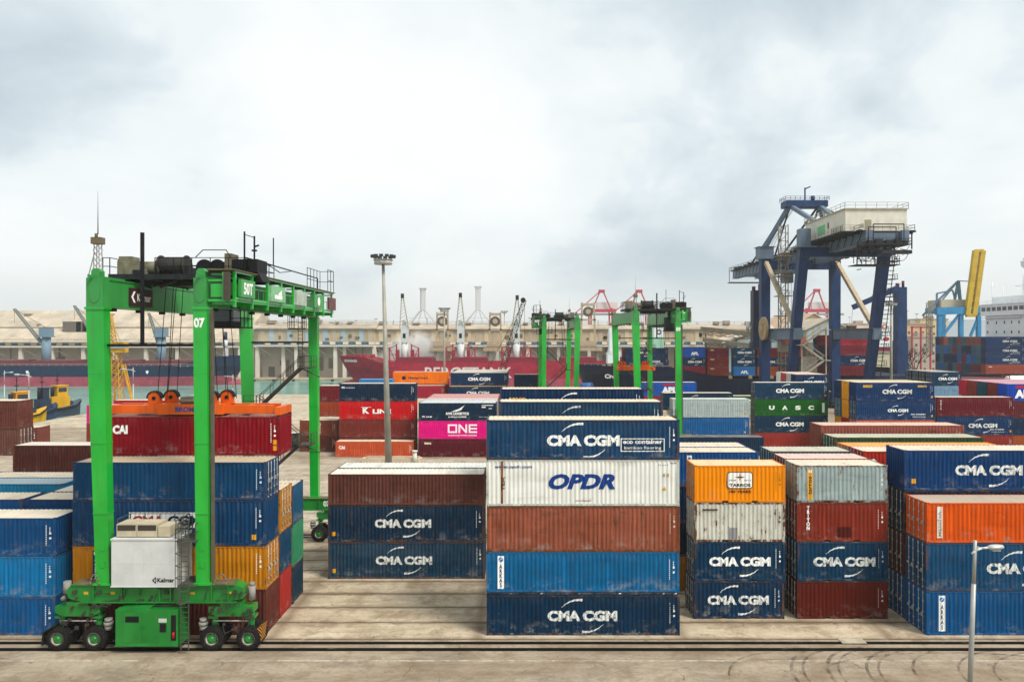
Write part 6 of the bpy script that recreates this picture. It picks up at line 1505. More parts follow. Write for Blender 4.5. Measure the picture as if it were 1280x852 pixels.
# white-bridged ship at the photo's edge
T = thing('container_ship', 'white-bridged container ship with eleven rows of boxes ahead of the bridge', 'ship', (175, 242, -2.2), 0, GSH)
hull(T, 95, 240, 242, 32, -2.2, .5, 6.8, 9.5, 20, NH, BOOT, 7)
WSH = plain('#e6e8e8', .5, .08, .3, 0, 'white_ship_paint')
m = MB(); m.box(161, 176, 229, 249, 6, 26.0); m.box(160.2, 172, 222, 250.5, 26.0, 29.6); m.box(160, 173, 221.6, 250.9, 29.6, 30.0); m.box(164, 172, 232, 250, 30.0, 32.5); br = m.build('bridge_house', WSH, T)
m = MB()
for i in range(10): m.box(160.14, 160.2, 223.6+i*2.7, 225.6+i*2.7, 27.6, 28.9)
for i in range(4): m.box(161.5+i*2.5, 163.4+i*2.5, 221.94, 222.0, 27.6, 28.9)
m.build_each('bridge_window', glassm(), br)
m = MB()
for z in (23.2, 20.0):
    for y in (232, 235.5, 239, 243, 247.5): m.box(160.94, 161.0, y, y+.55, z, z+.9)
m.build_each('porthole', glassm(), br)
m = MB(); m.box(160.3, 160.9, 231, 250, 25.2, 25.5); rail(m, [(160.3, 222, 30), (160.3, 250.5, 30)], 1.1, 3, .06); m.build('bridge_rail', WSH, br)
m = MB(); m.cyl((168, 240, 32.5), (168, 240, 40), .5, .3, n=8); m.bar((168, 236, 36), (168, 244, 36), .3); m.cyl((164, 250, 30), (164, 250, 38), .14, n=6); m.cyl((165, 246, 30), (165, 246, 36), .1, n=6); m.bar((164, 248.5, 36), (164, 251, 36), .1); m.build('signal_mast', WSH, br)
m = MB(); m.cyl((164, 231, 30), (164, 231, 41), 1.4, 1.2, n=12); m.build('crane_column', WSH, T)
m = MB(); m.box(162.4, 166.4, 229.4, 232.6, 41, 44.2); m.prism([(161.5, 41.4), (162.4, 41.4), (162.4, 43.6), (161.2, 43.2)], 'y', 230, 232); m.build('crane_house', WSH, T)
m = MB(); m.bar((165, 230, 43), (168.5, 224, 48.5), 1.3); m.bar((168.5, 224, 48.5), (174, 216, 44), 1.2); m.bar((166, 230, 41), (172, 218, 37), 1.3); m.build('knuckle_boom', SBLUE, T)
under(T)
pal = (('navy', '#0d2c58'), ('teal', '#174a62'), ('brown', '#7a4a42'), ('slate', '#4a6078'), ('dark navy', '#0c2040'), ('rust', '#a05a4a'), ('red', '#8a2434'), ('blue', '#1c5aa0'), ('maroon', '#6a2430'), ('grey blue', '#3c5c74'))
rr = random.Random(11)
for r in range(11):
    for k in range(4):
        nm = ('outermost', 'second', 'third', 'fourth', 'fifth', 'sixth', 'seventh', 'eighth', 'ninth', 'tenth', 'innermost')[r]; tn = ('bottom', 'second', 'third', 'top')[k]
        dn, cl = pal[rr.randrange(len(pal))]
        if r == 0: dn, cl = (('brick red', '#94402e') if k == 0 else ('navy white-lettered', '#0c2e5e'))
        container(147, 227.2+2.52*r, 7.2+2.93*k, L40, 2.9, cl, dn, f'{dn} container in {tn} tier, {nm} row before the white ship bridge', GS, 2, decals=(cmaL if k else dot) if r == 0 else None, rust=.12)
# ------------------------------------------------------------------ far quay buildings
STONE = plain('#b9a78c', .85, .25, .12, 0, 'tan_render'); STONE2 = plain('#b7a893', .85, .2, .08, 0, 'grey_render'); ROOFT = plain('#b5a895', .85, .3, .12, 0, 'tan_roof'); PALEB = plain('#9fb3bd', .8, .15, .1, 0, 'pale_blue_panel'); LOWERW = plain('#b8aea0', .9, .2, .08, 0, 'lower_wall'); WBEAM = plain('#cfc8ba', .8, .1, .2, 0, 'white_beam')  # lower wall has its own greyer concrete tone
def long_shed(label, x0, x1, y0, depth, zr, ze, z2, z1, stripe, ridge=None):
    "dockside shed: upper wall with pilasters, window band, open ground floor with columns"
    T = thing('quay_warehouse', label, 'warehouse', ((x0+x1)/2, y0, -.6)); ox, oy, oz = T.location
    def P(name, m, mt, par=None): o = m.build(name, mt, par or T); return o
    def E(name, m, mt): return m.build_each(name, mt, T)
    m = MB(); m.box(x0-ox, x1-ox, .8, depth, z2+.6, ze+.6); m.box(x0-ox, x1-ox, 7, depth-.01, 0, z2+.59); P('wall', m, STONE)
    m = MB()
    if ridge: m.prism([(-1.0, ze+.6), (-1.0, ze+1.1), (ridge, zr+.6), (depth, ze+1.1), (depth, ze+.6)], 'x', x0-1-ox, x1+1-ox)
    else:
        m.prism([(-.2, ze+.6), (-.2, ze+1.2), (4, zr+.3), (4, zr+.6), (depth+1, zr+.6), (depth+1, ze+.6)], 'x', x0-1-ox, x1+1-ox)
    P('roof', m, ROOFT)
    n = int((x1-x0)/4.2); m = MB(); m2 = MB()
    for i in range(n):
        x = x0-ox+(x1-x0)*(i+.25)/n; (m if i % 2 else m2).box(x, x+(x1-x0)/n*.5, .62, .8, z1+2.6, ze+.3)
    if stripe: E('wall_panel', m, PALEB); E('pilaster', m2, STONE2)
    else: E('wall_panel', m, plain('#b4a28a', .85, .1, .1)); E('pilaster', m2, plain('#c9b797', .85, .1, .1))
    m = MB(); m.box(x0-ox, x1-ox, -1.6, .6, z1+.1, z1+.9); P('canopy', m, WBEAM)
    n = int((x1-x0)/6.0); w1 = MB(); w2 = MB()
    for i in range(n):
        x = x0-ox+(x1-x0)*i/n; L_ = (x1-x0)/n
        w1.box(x+.3, x+L_*.45, .5, .7, z1+1.2, z1+2.4); w2.box(x+L_*.55, x+L_-.1, .5, .7, z1+1.2, z1+2.4)
    E('window', w1, plain('#3f6a86', .3, .3, .3)); E('shutter', w2, WBEAM)
    m = MB(); m.box(x0-ox, x1-ox, 6.8, 7, 0, z1+.6); P('lower_wall', m, LOWERW)
    m = MB(); d = MB(); d2 = MB(); d3 = MB(); n = int((x1-x0)/14)
    for i in range(n+1):
        x = x0-ox+(x1-x0)*i/n; m.box(x-.8, x+.8, -.6, 1.0, 0, z1+.1)
        if i < n:
            d.box(x+3, x+6, 6.6, 6.8, 0, 5); d2.box(x+8.5, x+10.5, 6.6, 6.8, 5.5, 8); d3.bar((x+1, .3, z1-.5), (x+5, 3.5, z1-4), .35)
    E('column', m, WBEAM); E('shed_door', d, plain('#6d6a66', .8)); E('loading_hatch', d2, plain('#6d6a66', .8)); E('canopy_brace', d3, WBEAM)
    rr_ = random.Random(int(x0)+5); mv = MB(); ms = MB(); mr = MB()
    for i in range(int((x1-x0)/8)):
        x = x0-ox+i*8+rr_.uniform(1, 6); k_ = rr_.random()
        if ridge:
            f_ = rr_.uniform(.1, .85); yy_ = ridge*f_; zz_ = ze+1.1+(zr-ze-.5)*f_
            if k_ < .45: mv.box(x, x+rr_.uniform(1, 3.5), yy_, yy_+2.2, zz_-.6, zz_+rr_.uniform(.6, 1.6))
            else: ms.hexa([(x, yy_, zz_-.3), (x+rr_.uniform(2, 3), yy_, zz_-.3), (x+2.5, yy_+7, zz_+7*(zr-ze-.5)/ridge-.3), (x, yy_+7, zz_+7*(zr-ze-.5)/ridge-.3)], [(x, yy_, zz_+.12), (x+2.5, yy_, zz_+.12), (x+2.5, yy_+7, zz_+7*(zr-ze-.5)/ridge+.12), (x, yy_+7, zz_+7*(zr-ze-.5)/ridge+.12)])
            mr.bar((x0-ox+i*8, -.9, ze+1.14), (x0-ox+i*8, ridge, zr+.64), .22, .12)
        elif k_ < .6: mv.box(x, x+rr_.uniform(.8, 4), 3, 6, zr+.5, zr+rr_.uniform(1.0, 2.4))
        elif k_ < .85: mv.bar((x, 4, zr+.5), (x, 4, zr+rr_.uniform(2, 5)), .25)
    if mv.v: E('roof_vent', mv, plain('#857a6b', .85, .3, .3))
    if ms.v: E('skylight', ms, plain('#a9a89c', .6, .25, .3))
    if mr.v: P('roof_seam', mr, ROOFT)
    rr_ = random.Random(int(x0)); m = MB(); m3 = MB()
    for i in range(int((x1-x0)/7)):
        x = x0-ox+rr_.uniform(1, x1-x0-4); zz_ = rr_.uniform(z1+3.2, ze-2.2) if ze-z1 > 6 else rr_.uniform(3, 9); a_ = rr_.uniform(.8, 2.2)
        if ze-z1 > 6: m.box(x, x+a_, .5, .62, zz_, zz_+rr_.uniform(.8, 2.0))
        m3.box(x, x+rr_.uniform(.8, 4.5), 6.4, 6.62, rr_.uniform(0, 5), rr_.uniform(6, 11))
        if i % 3 == 0: m3.bar((x+2, 6.5, 0), (x+2, 6.5, z1), .3)
    E('wall_vent', m, plain('#6d6558', .8, .3)) if m.v else None
    E('stacked_cargo', m3, plain('#857b70', .9, .4, .3))
    m = MB(); rail(m, [(x0-ox, .3, zr+.7 if not ridge else ze+1.2), (x1-ox, .3, zr+.7 if not ridge else ze+1.2)], 1.2, 6, .1); P('roof_rail', m, STONE2)
    return T
long_shed('long tan quay warehouse with window band behind the crimson ship', -128, 121, 345, 40, 24.9, 22.3, 16.2, 14.6, False)
long_shed('striped blue and tan quay warehouse behind the light mast', X_(322, 343.5), X_(468, 343.5), 343.2, 36, 25.4, 22.6, 16.3, 14.7, True)
Tw = long_shed('big sloping-roofed tan warehouse behind the navy ship', -300, X_(300, 346), 346, 60, 32.6, 16.0, 15.2, 14.2, False, 30)
m = MB(); 
for px, w_ in ((75, 9), (92, 11), (100, 8)): x = X_(px, 352)-Tw.location.x; m.box(x, x+w_, 8, 14, 22, 27)
m.build_each('roof_vent', plain('#6f675e', .8, .3), Tw)
m = MB()
for i in range(14): x = -300+i*13-Tw.location.x; m.bar((x, -1, 17), (x+6, 20, 27.5), .3)
m.bar((-300-Tw.location.x, 12, 24.2), (-140-Tw.location.x, 12, 24.2), .4); m.build('roof_brace', plain('#8d8070', .8), Tw)
GT = 'tan unloading cranes on the far quay'
for px, w_, lb in ((553, 17, 'tan quay unloader with round drum behind the second light mast'), (619, 17, 'tan quay unloader with round drum beside the black boom'), (735, 20, 'tan quay unloader with splayed legs between the two distant green cranes')):
    Y = 328 if px < 700 else 334; b = at(px, 470, Y); b.z = -.6; sc = Y/900
    C = thing('quay_unloader', lb, 'unloader', b, 0, GT); h = Z_(390 if px < 700 else 378, Y)+.6; hw = w_*sc/2
    m = MB()
    for s_ in (-1, 1):
        m.bar((s_*hw*1.9, 0, 0), (s_*hw*.9, 0, 14), .9); m.bar((s_*hw*.9, 0, 14), (s_*hw*.75, 0, h), .8); m.bar((s_*hw*1.9, 5, 0), (s_*hw*.9, 3, 14), .9)
    m.bar((-hw*.9, 0, h-1), (hw*.9, 0, h-1), 1.2); m.bar((-hw, 0, h-8), (hw, 0, h-8), .8); m.box(-hw*1.7, hw*1.7, -3, 3, 13, 14.5); m.box(-hw*1.2, hw*1.0, -2.5, 2.5, 14.5, 17.5)
    m.build('portal_frame', TAN, C)
    m = MB(); m.cyl((0, -1, h-4.2), (0, 1, h-4.2), 2.3, n=16); m.build('drum', plain('#5c5348', .8), C)
    m = MB(); m.cyl((0, -1.15, h-4.2), (0, -1, h-4.2), 1.2, n=14); m.build('drum_hub', TAN, C)
    m = MB(); rail(m, [(-hw*1.7, -3, 14.5), (hw*1.7, -3, 14.5)], 1.3, 1.5, .1); m.build('handrail', TAN, C)
GP = 'pale lattice towers behind the far warehouse'
for px, top, lb in ((528.5, 360, 'pale lattice tower flaring at its base, behind the dust plume'), (597.5, 358, 'pale lattice tower flaring at its base, behind the crimson ship midships')):
    Y = 420; b = at(px, 470, Y); b.z = -.6; C = thing('lattice_tower', lb, 'tower', b, 0, GP); h = Z_(top, Y)+.6; zf = Z_(387, Y)+.6; zb = Z_(404, Y)+.6
    m = MB()
    lattice(m, (0,0,zf), (0,0,h), 2.6, 2.6, 9, .28)
    for s_ in (-1, 1):
        for d_ in (-1, 1): m.bar((s_*1.2, d_*1.2, zf), (s_*7.6, d_*5, zb), .45); m.bar((s_*7.6, d_*5, zb), (s_*8, d_*5, 0), .6); m.bar((s_*.5, d_*.5, zf), (s_*3, d_*2, zb), .25)
    m.box(-8, 8, -5.2, 5.2, zb-1, zb); m.box(-2.2, 2.2, -2.2, 2.2, h-.4, h); m.bar((-7.6, -5, zb+3), (7.6, -5, zb+3), .2)
    m.build('tower_lattice', plain('#c2c3c0', .7, .1), C)
# crawler crane with black lattice boom
b = Vector((-9.0, 222, 0)); C = thing('crawler_crane', 'crawler crane with a long black lattice boom leaning over the crimson ship', 'crane', b)
m = MB(); lattice(m, (1.5, 0, 2.4), at(655.5, 375, 222)-b, 1.9, 1.2, 18, .17); m.build('lattice_boom', BLACKM, C)
tp = at(655.5, 375, 222)-b
m = MB(); m.cyl((tp.x-.4, -.5, tp.z), (tp.x-.4, .5, tp.z), .8, n=10); m.build('boom_head', BLACKM, C)
m = MB(); m.cyl((-3, 0, 5), tp, .06, n=5); m.cyl(tp, (tp.x+.2, 0, tp.z-17), .05, n=5); m.build('crane_rope', BLACKM, C)
m = MB(); m.box(-3.5, 2, -1.6, 1.6, 1.5, 4.0); m.box(-4.2, -3.2, -1.7, 1.7, 1.6, 3.0); m.build('crane_house', plain('#b8862a', .6), C)
m = MB()
for s_ in (-1, 1): m.prism([(-3.4, .5), (-3, .1), (3, .1), (3.4, .5), (3.4, .9), (3, 1.3), (-3, 1.3), (-3.4, .9)], 'y', s_*1.9-.4, s_*1.9+.4)
m.build_each('crawler_track', BLACKM, C)
# yellow lattice harbour crane behind the big green leg
b = Vector((X_(147, 176), 176, 0)); C = thing('harbour_crane', 'yellow lattice harbour crane by the water behind the green leg', 'harbour crane', b)
YEL = plain('#c8961c', .6, .25, 1, 0, 'yellow_steel')
m = MB(); lattice(m, (0, 0, 1.5), (-.3, 0, 15), 2.3, 1.5, 8, .16)
for s_ in (-1, 1): m.bar((s_*1.2, 0, 12), (s_*3.0+ (1.2 if s_ > 0 else 0), 0, .5), .3); m.bar((s_*1.0, 1.5, 12), (s_*2.6, 3.0, .5), .3)
m.build('tower', YEL, C)
m = MB(); m.box(-1.6, 1.8, -1.4, 1.6, 15, 17.5); m.build('machine_house', YEL, C)
m = MB(); lattice(m, (-1.0, 0, 17), (-1.8, 0, 24.5), 1.1, .6, 8, .14); m.bar((1, 0, 17), (-1.6, 0, 23), .12); m.build('jib', YEL, C)
m = MB(); m.box(-1.5, 3.0, -1.7, -.9, 16.0, 17.0); m.box(-.2, 3.4, -1.8, -1.0, 17.9, 18.1); m.build('balcony', plain('#8a9a96', .6), C)
m = MB(); m.box(-3.2, 4.4, -1.2, 4, 0, .5); m.build('base', YEL, C)

# conveyors and low sheds beyond the navy ship
def gallery(lb, p, q, w_=2.4, h=2.2):
    p, q = Vector(p), Vector(q); C = thing('conveyor_gallery', lb, 'conveyor', (p.x, p.y, -.6)); o_ = Vector((p.x, p.y, -.6))
    m = MB(); m.bar(p-o_, q-o_, w_, h); m.build('gallery', plain('#8c7c68', .85, .25, .3), C)
    m = MB(); n = 8; dn = Vector((0, 0, -h/2))
    for i in range(n):
        a = p+(q-p)*i/n-o_+dn; c_ = p+(q-p)*(i+1)/n-o_+dn; m.bar(a, c_+Vector((0,0,-1.4)), .2); m.bar(a+Vector((0,0,-1.4)), c_, .2); m.bar(a+Vector((0,0,-1.4)), c_+Vector((0,0,-1.4)), .22)
    m.build('truss', plain('#6d6256', .8), C)
    m = MB()
    for f_ in (.05, .5, .95): a = p+(q-p)*f_-o_; m.bar((a.x-1, a.y, 0), (a.x, a.y, a.z-h), .5); m.bar((a.x+1, a.y, 0), (a.x, a.y, a.z-h), .5)
    m.build('support', plain('#7d7264', .8), C)
gallery('upper brown conveyor gallery sloping away from the tan warehouse', at(878, 411, 340), at(968, 420, 300))
gallery('lower brown conveyor gallery under the other one', at(880, 424, 330), at(938, 432, 310), 2.0, 1.8)
def gable(lb, x0, x1, y, dep, zw_, zr, wall, roof, stripes_=None, base=-.6):
    C = thing('gabled_shed', lb, 'shed', ((x0+x1)/2, y, base)); hw = (x1-x0)/2; zw_ -= base; zr -= base
    m = MB(); m.prism([(-hw, 0), (hw, 0), (hw, zw_), (0, zr-.3), (-hw, zw_)], 'y', 0, dep); w_ = m.build('wall', wall, C)
    m = MB()
    for s_ in (-1, 1): m.prism([(s_*(hw+.8), zw_-.35), (0, zr-.05), (0, zr+.35), (s_*(hw+.8), zw_+.05)], 'y', -.8, dep+.8)
    m.build('roof', roof, C)
    if stripes_:
        m = MB(); n = 7
        for i in range(n): x = -hw+2*hw*(i+.5)/n; m.box(x-hw/n*.5, x+hw/n*.5, -.06, -.01, 0, zw_+ (zr-zw_)*(1-abs(x)/hw)*.8-.3)
        m.build_each('wall_panel', stripes_, C)
    m = MB(); m.box(-hw*.3, hw*.3, -.12, -.07, 0, zw_*.55); m.build('shed_door', plain('#7c7468', .8), C)
    return C
gable('blue-striped gabled shed behind the blue quay crane', X_(1008, 300), X_(1062, 300), 300, 40, Z_(412, 300), Z_(398, 300), STONE, ROOFT, PALEB)
gable('tan gabled shed rising over the striped shed', X_(988, 330), X_(1046, 330), 330, 50, Z_(410, 330), Z_(392, 330), STONE, plain('#bfa48c', .85, .12, .06))
gable('low pale shed beyond the conveyors', X_(905, 320), X_(985, 320), 320, 40, Z_(428, 320), Z_(415, 320), STONE, plain('#cbbfae', .85, .1, .06), PALEB)
gable('low cream shed beside the conveyors', X_(872, 350), X_(925, 350), 350, 40, Z_(424, 350), Z_(417, 350), STONE, plain('#b9c0c2', .85, .1, .06))
# white and mint tower of another ship seen between the green cranes
b = at(823.5, 470, 262); b.z = -.6; C = thing('ship_funnel', 'white and mint ship funnel with a black emblem behind the green crane', 'funnel', b)
z1, z2, z3 = Z_(430, 262)+.6, Z_(421, 262)+.6, Z_(409, 262)+.6
m = MB(); m.box(-1.9, 1.9, 0, 5, 0, z2); m.build('lower_funnel', plain('#9fc9ae', .6, .1), C)
m = MB(); m.box(-1.7, 1.7, .1, 4.9, z2, z3); m.build('upper_funnel', WSH, C)
m = MB(); m.box(-1.8, 1.8, 0, 5, z3, z3+1.2); m.cyl((0, 2, z3+1.2), (0, 2, z3+4), .3, n=8); m.build('funnel_cap', BLACKM, C)
fl = Flat(); fl.disc(0, 0, .95, 16); fl.disc(0, 0, .5, 12, 1); o = fl.build('emblem', [letter('#14181c', .1), WHITE], C); o.location = (.1, .1, (z2+z3)/2)
# the ship that funnel belongs to has a slim white mast house at its bow
b = at(767, 470, 262); b.z = -.6; C = thing('ship_mast_house', 'slim white mast house beside the distant green crane leg', 'mast house', b)
m = MB(); m.box(-1.5, 1.5, 0, 4, 0, Z_(408, 262)); m.box(-2.2, 2.2, -.3, 4.3, 0, Z_(440, 262)); m.build('mast_tower', WSH, C)
m = MB(); m.box(-2.4, 2.4, -.4, 4.4, Z_(440, 262), Z_(440, 262)+.3); rail(m, [(-2.3, -.3, Z_(440, 262)+.3), (2.3, -.3, Z_(440, 262)+.3)], 1, 1, .06); m.build('gallery', WSH, C)
# distant red quay cranes
GR = 'red quay cranes far off'
for px, py, Y, lb in ((1021, 363, 700, 'red quay crane far off seen through the blue crane legs'), (752, 364, 700, 'red quay crane top far behind the tan unloader'), (799, 364, 700, 'red quay crane top far behind the middle green crane')):
    b = at(px, 470, Y); b.z = -.6; C = thing('quay_crane', lb, 'quay crane', b, 0, GR); k = Y/900; t = Z_(py, Y)+.6; zb = Z_(385, Y)+.6; RED = plain('#a81c38', .6, .15, .2, 0, 'red_crane')
    m = MB()
    for s_ in (-1, 1): m.bar((s_*1.5, 0, t), (s_*11*(1 if px < 1000 else .9), 0, zb-6), 1.1); m.bar((s_*10, 0, zb), (s_*11, 0, 0), 1.6); m.bar((s_*10, 22, zb), (s_*11, 22, 0), 1.6)
    m.box(-3, 3, -1.5, 1.5, t-1.5, t+1.5); m.box(-14, 14, -2, 2, zb-4, zb-1); m.box(-11, 11, -1, 1, zb*.45, zb*.45+2)
    m.bar((-1.5, 0, t), (-26, -6, zb-5), .8); m.build('crane_frame', RED, C)
    m = MB(); m.box(-4, 16, 2, 12, zb-1, zb+6); m.build('machinery_house', plain('#c9c6c4', .7, .1), C)
    m = MB(); m.box(-30, 26, -1.2, 1.2, zb-7, zb-5); m.build('boom', plain('#8f8f92', .7), C)
# turquoise crane with raised yellow boom
Y = 300; b = at(1198, 470, Y); b.z = -.6; C = thing('quay_crane', 'turquoise quay crane with its yellow boom raised upright', 'quay crane', b)
TQ = plain('#2f84b4', .55, .2, .3, 0, 'turquoise_steel'); YB = plain('#c3a02a', .55, .2, .3, 0, 'yellow_boom')
def q(px, py, dy=0): v = at(px, py, Y)-b; v.y = dy; return v
m = MB()
for px, dy in ((1174, 0), (1201, 0), (1223, 0), (1207, 16), (1230, 16)): t_ = q(px, 388, dy); m.bar((t_.x, dy, 0), (t_.x, dy, t_.z), 1.5)
m.bar(q(1170, 389), q(1228, 387), 2.2, 3); m.bar(q(1185, 387, 16), q(1233, 387, 16), 2, 2.5); m.bar(q(1178, 420), q(1199, 393), .9); m.bar(q(1213, 420), q(1223, 397), .9)
m.build('portal_frame', TQ, C)
m = MB(); m.box(q(1180, 0).x, q(1212, 0).x, 2, 12, q(0, 386).z, q(0, 374).z); m.box(q(1215, 0).x, q(1228, 0).x, 2, 8, q(0, 386).z, q(0, 376).z); m.build('machinery_house', plain('#b5ab92', .7, .2), C)
m = MB()
for dx in (0, 8.5): m.bar(q(1207+dx, 394, -1), q(1217.5+dx*1.05, 313.5, -1), 1.9, 1.6)
m.bar(q(1217, 314, -1), q(1227, 313.5, -1), 1.2); [m.bar(q(1207+i*1.17, 394-i*9, -1), q(1216+i*1.17, 394-i*9, -1), .6) for i in range(9)]; m.bar(q(1206, 394, -1), q(1217, 394, -1), 1.4); m.build('raised_boom', YB, C)
m = MB(); m.bar(q(1205, 350, 4), q(1209, 390, 4), 1.0); m.bar(q(1205, 350, 4), q(1198, 388, 4), .8); m.bar(q(1205, 350, 4), q(1160, 394, 4), .7); m.bar(q(1205, 350, 4), q(1172, 390, 4), .5); m.bar(q(1205, 350, 4), q(1213, 352, -1), .4)
m.bar(q(1178, 366, 4), q(1178, 386, 4), .6); m.bar(q(1178, 366, 4), q(1198, 362, 4), .6); m.bar(q(1198, 362, 4), q(1204, 385, 4), .5); m.build('stay', plain('#5c7c92', .6), C)
m = MB(); lattice(m, q(1165, 378, 2), q(1165, 440, 2), 1.6, 1.6, 12, .2); m.build('stair_tower', plain('#8a8474', .7), C)
# magenta-red portal frame and town blocks
b = at(1152, 470, 330); b.z = -.6; C = thing('steel_gantry', 'pinkish red steel portal frame among the town blocks', 'gantry', b)
m = MB()
for px in (1140, 1151, 1163): x = (px-1152)*330/900; m.bar((x, 0, 0), (x, 0, Z_(408, 330)+.6), .6)
m.bar((-5, 0, Z_(409, 330)+.6), (5, 0, Z_(409, 330)+.6), .6); m.build('frame_beam', plain('#b02c50', .6, .15), C)
GB = 'town blocks beyond the port'
rr = random.Random(4)
def block(px0, px1, pyt, Y, col, lb, rows=4, sign=False):
    x0, x1 = X_(px0, Y), X_(px1, Y); z = Z_(pyt, Y); C = thing('town_block', lb, 'building', ((x0+x1)/2, Y, -.6), 0, GB); hw = (x1-x0)/2
    m = MB(); m.box(-hw, hw, 0, 14, 0, z); wl = m.build('wall', plain(col, .85, .12, .2), C)
    m = MB(); m.box(-hw-.4, hw+.4, -.4, 14.4, z, z+.6); m.box(-hw*.3, hw*.2, 3, 8, z+.6, z+2.4); m.build('roof', plain('#a8998a', .85, .15, .2), C)
    if rows:
        m = MB(); n = max(2, int(hw*2/3.4))
        for r in range(rows):
            for i in range(n): x = -hw+2*hw*(i+.5)/n; zz_ = 1.5+(z-2.5)*r/rows; m.box(x-.6, x+.6, -.06, -.01, zz_+.5, zz_+1.9)
        m.build_each('window', plain('#4c4a48', .4, .2), C)
    return C, hw, z
block(1050, 1092, 412, 420, '#b8ad9c', 'grey beige block behind the crane gate')
block(1132, 1158, 404, 400, '#c2a884', 'tan block topped by an orange tank', 5)
block(1140, 1172, 420, 372, '#a99e90', 'dull grey block beside the turquoise crane', 4)
block(1150, 1185, 398, 460, '#c4b08c', 'long ochre block high behind the turquoise crane', 6)
block(1060, 1096, 404, 480, '#cbbfae', 'pale block behind the hanging hook', 5)
block(1108, 1140, 447, 300, '#a39a8c', 'low worn building under the billboard', 2)
C, hw, z = block(1088, 1126, 439, 296, '#c6b79a', 'beige hall carrying a white billboard', 0)
m = MB(); zb, zt = z+.6, Z_(396, 296)+.6
m.box(-hw+.5, hw-.6, .4, 1.0, zb+1.9, zt); bb = m.build('billboard', WSH, C)
m = MB(); m.box(-hw+.5, hw-.6, .3, 1.02, zb, zb+1.85); m.build('billboard_band', plain('#7a2230', .6), bb)
fl = Flat(); cz = (zb+zt)/2
fl.disc(-.2, cz+3.0, 1.3, 10, 0); fl.disc(-.2, cz+3.0, .6, 8, 1); fl.disc(.4, cz-2.2, 1.3, 14, 2, .9)
fl.add(text_mesh('LA FETE', 7.0, .8, .03), -3.6, cz+.2, 3); fl.add(text_mesh('du port', 3.0, .6, .03), -1.4, cz-.9, 3); fl.add(text_mesh('ouvert', 4.6, .6, .03), -2.2, cz-4.2, 3)
fl = Flat(); fl.disc(-.2, cz+3.0, 1.3, 10, 0); fl.disc(-.2, cz+3.0, .6, 8, 1); fl.disc(.4, cz-2.0, 1.4, 14, 2, .9)
for i in range(9): fl.rect(-4.2+i*.95, -3.6+i*.95, cz+.3, cz+.9, 3)
for i in range(5): fl.rect(-2.2+i*.95, -1.6+i*.95, cz-.7, cz-.2, 3); fl.rect(-1.6+i*.9, -1.1+i*.9, cz-4.4, cz-3.9, 3)
fl.build('billboard_print', [letter('#c07a4a', .1), WHITE, letter('#b02a2c', .1), letter('#6a6a70', .1)], bb, y=.39)
# bare trees
def bare_tree(px, pyt, Y, lb, seed):
    b = at(px, 470, Y); b.z = -.6; T = thing('bare_tree', lb, 'tree', b, 0, 'bare trees by the port road'); h = Z_(pyt, Y)+.6; rr = random.Random(seed)
    bark = plain('#2c241e', .9, .2, 1, 0, 'bark'); m = MB(); m.cyl((0,0,0), (.3, 0, h*.4), .35, .24, n=7); m.build('trunk', bark, T)
    m = MB()
    def br(p, d, ln, r, dep):
        e = p+d*ln; m.cyl(p, e, r, r*.6, n=4, cap=False)
        if dep:
            for _ in range(3):
                nd = (d+Vector((rr.uniform(-.8, .8), rr.uniform(-.8, .8), rr.uniform(-.1, .6)))).normalized(); br(p+d*ln*rr.uniform(.6, 1), nd, ln*rr.uniform(.5, .75), r*.6, dep-1)
    for _ in range(5): br(Vector((.3, 0, h*.4)), Vector((rr.uniform(-.7, .7), rr.uniform(-.7, .7), 1)).normalized(), h*.33, .17, 3)
    m.build('crown', bark, T)
bare_tree(1143, 432, 262, 'dark bare tree with a forked crown beside the thick navy post', 1); bare_tree(1135.5, 440, 266, 'slender dark bare tree hugging the thick navy post', 5)
# parked cars
GCAR = 'cars parked beyond the quay crane'
def car(px, Y, col, lb):
    b = at(px, 465, Y); b.z = -.6 if Y > 300 else 0; C = thing('parked_car', lb, 'car', b, 0, GCAR)
    m = MB(); m.prism([(-2.1, .35), (2.1, .35), (2.15, .8), (1.3, .95), (.7, 1.45), (-1.1, 1.45), (-1.7, .95), (-2.1, .85)], 'y', -.85, .85); m.build('body', gloss(col, .3, .1, .1), C)
    m = MB(); m.prism([(1.15, .97), (.65, 1.38), (-1.0, 1.38), (-1.5, .97)], 'y', -.87, .87); m.build('window', glassm(), C)
    for x in (-1.3, 1.3):
        for s_ in (-.86, .86): m = MB(); m.cyl((x, s_-.1*(s_ > 0), .33), (x, s_+.1*(s_ < 0), .33), .33, n=10); m.build('wheel', RUBBER, C)
cl = (('#d0d2d2', 'white'), ('#b8bcc0', 'silver'), ('#8a1c22', 'red'), ('#3a4048', 'charcoal'), ('#5a6a78', 'blue grey'))
for i in range(12):
    c_, n_ = cl[(i*7+i//3) % 5]
    car(1086+i*5.6, 306+(i % 3)*4.5, c_, f'{n_} car, {("first","second","third","fourth","fifth","sixth","seventh","eighth","ninth","tenth","eleventh","last")[i]} in the lot beyond the quay crane')

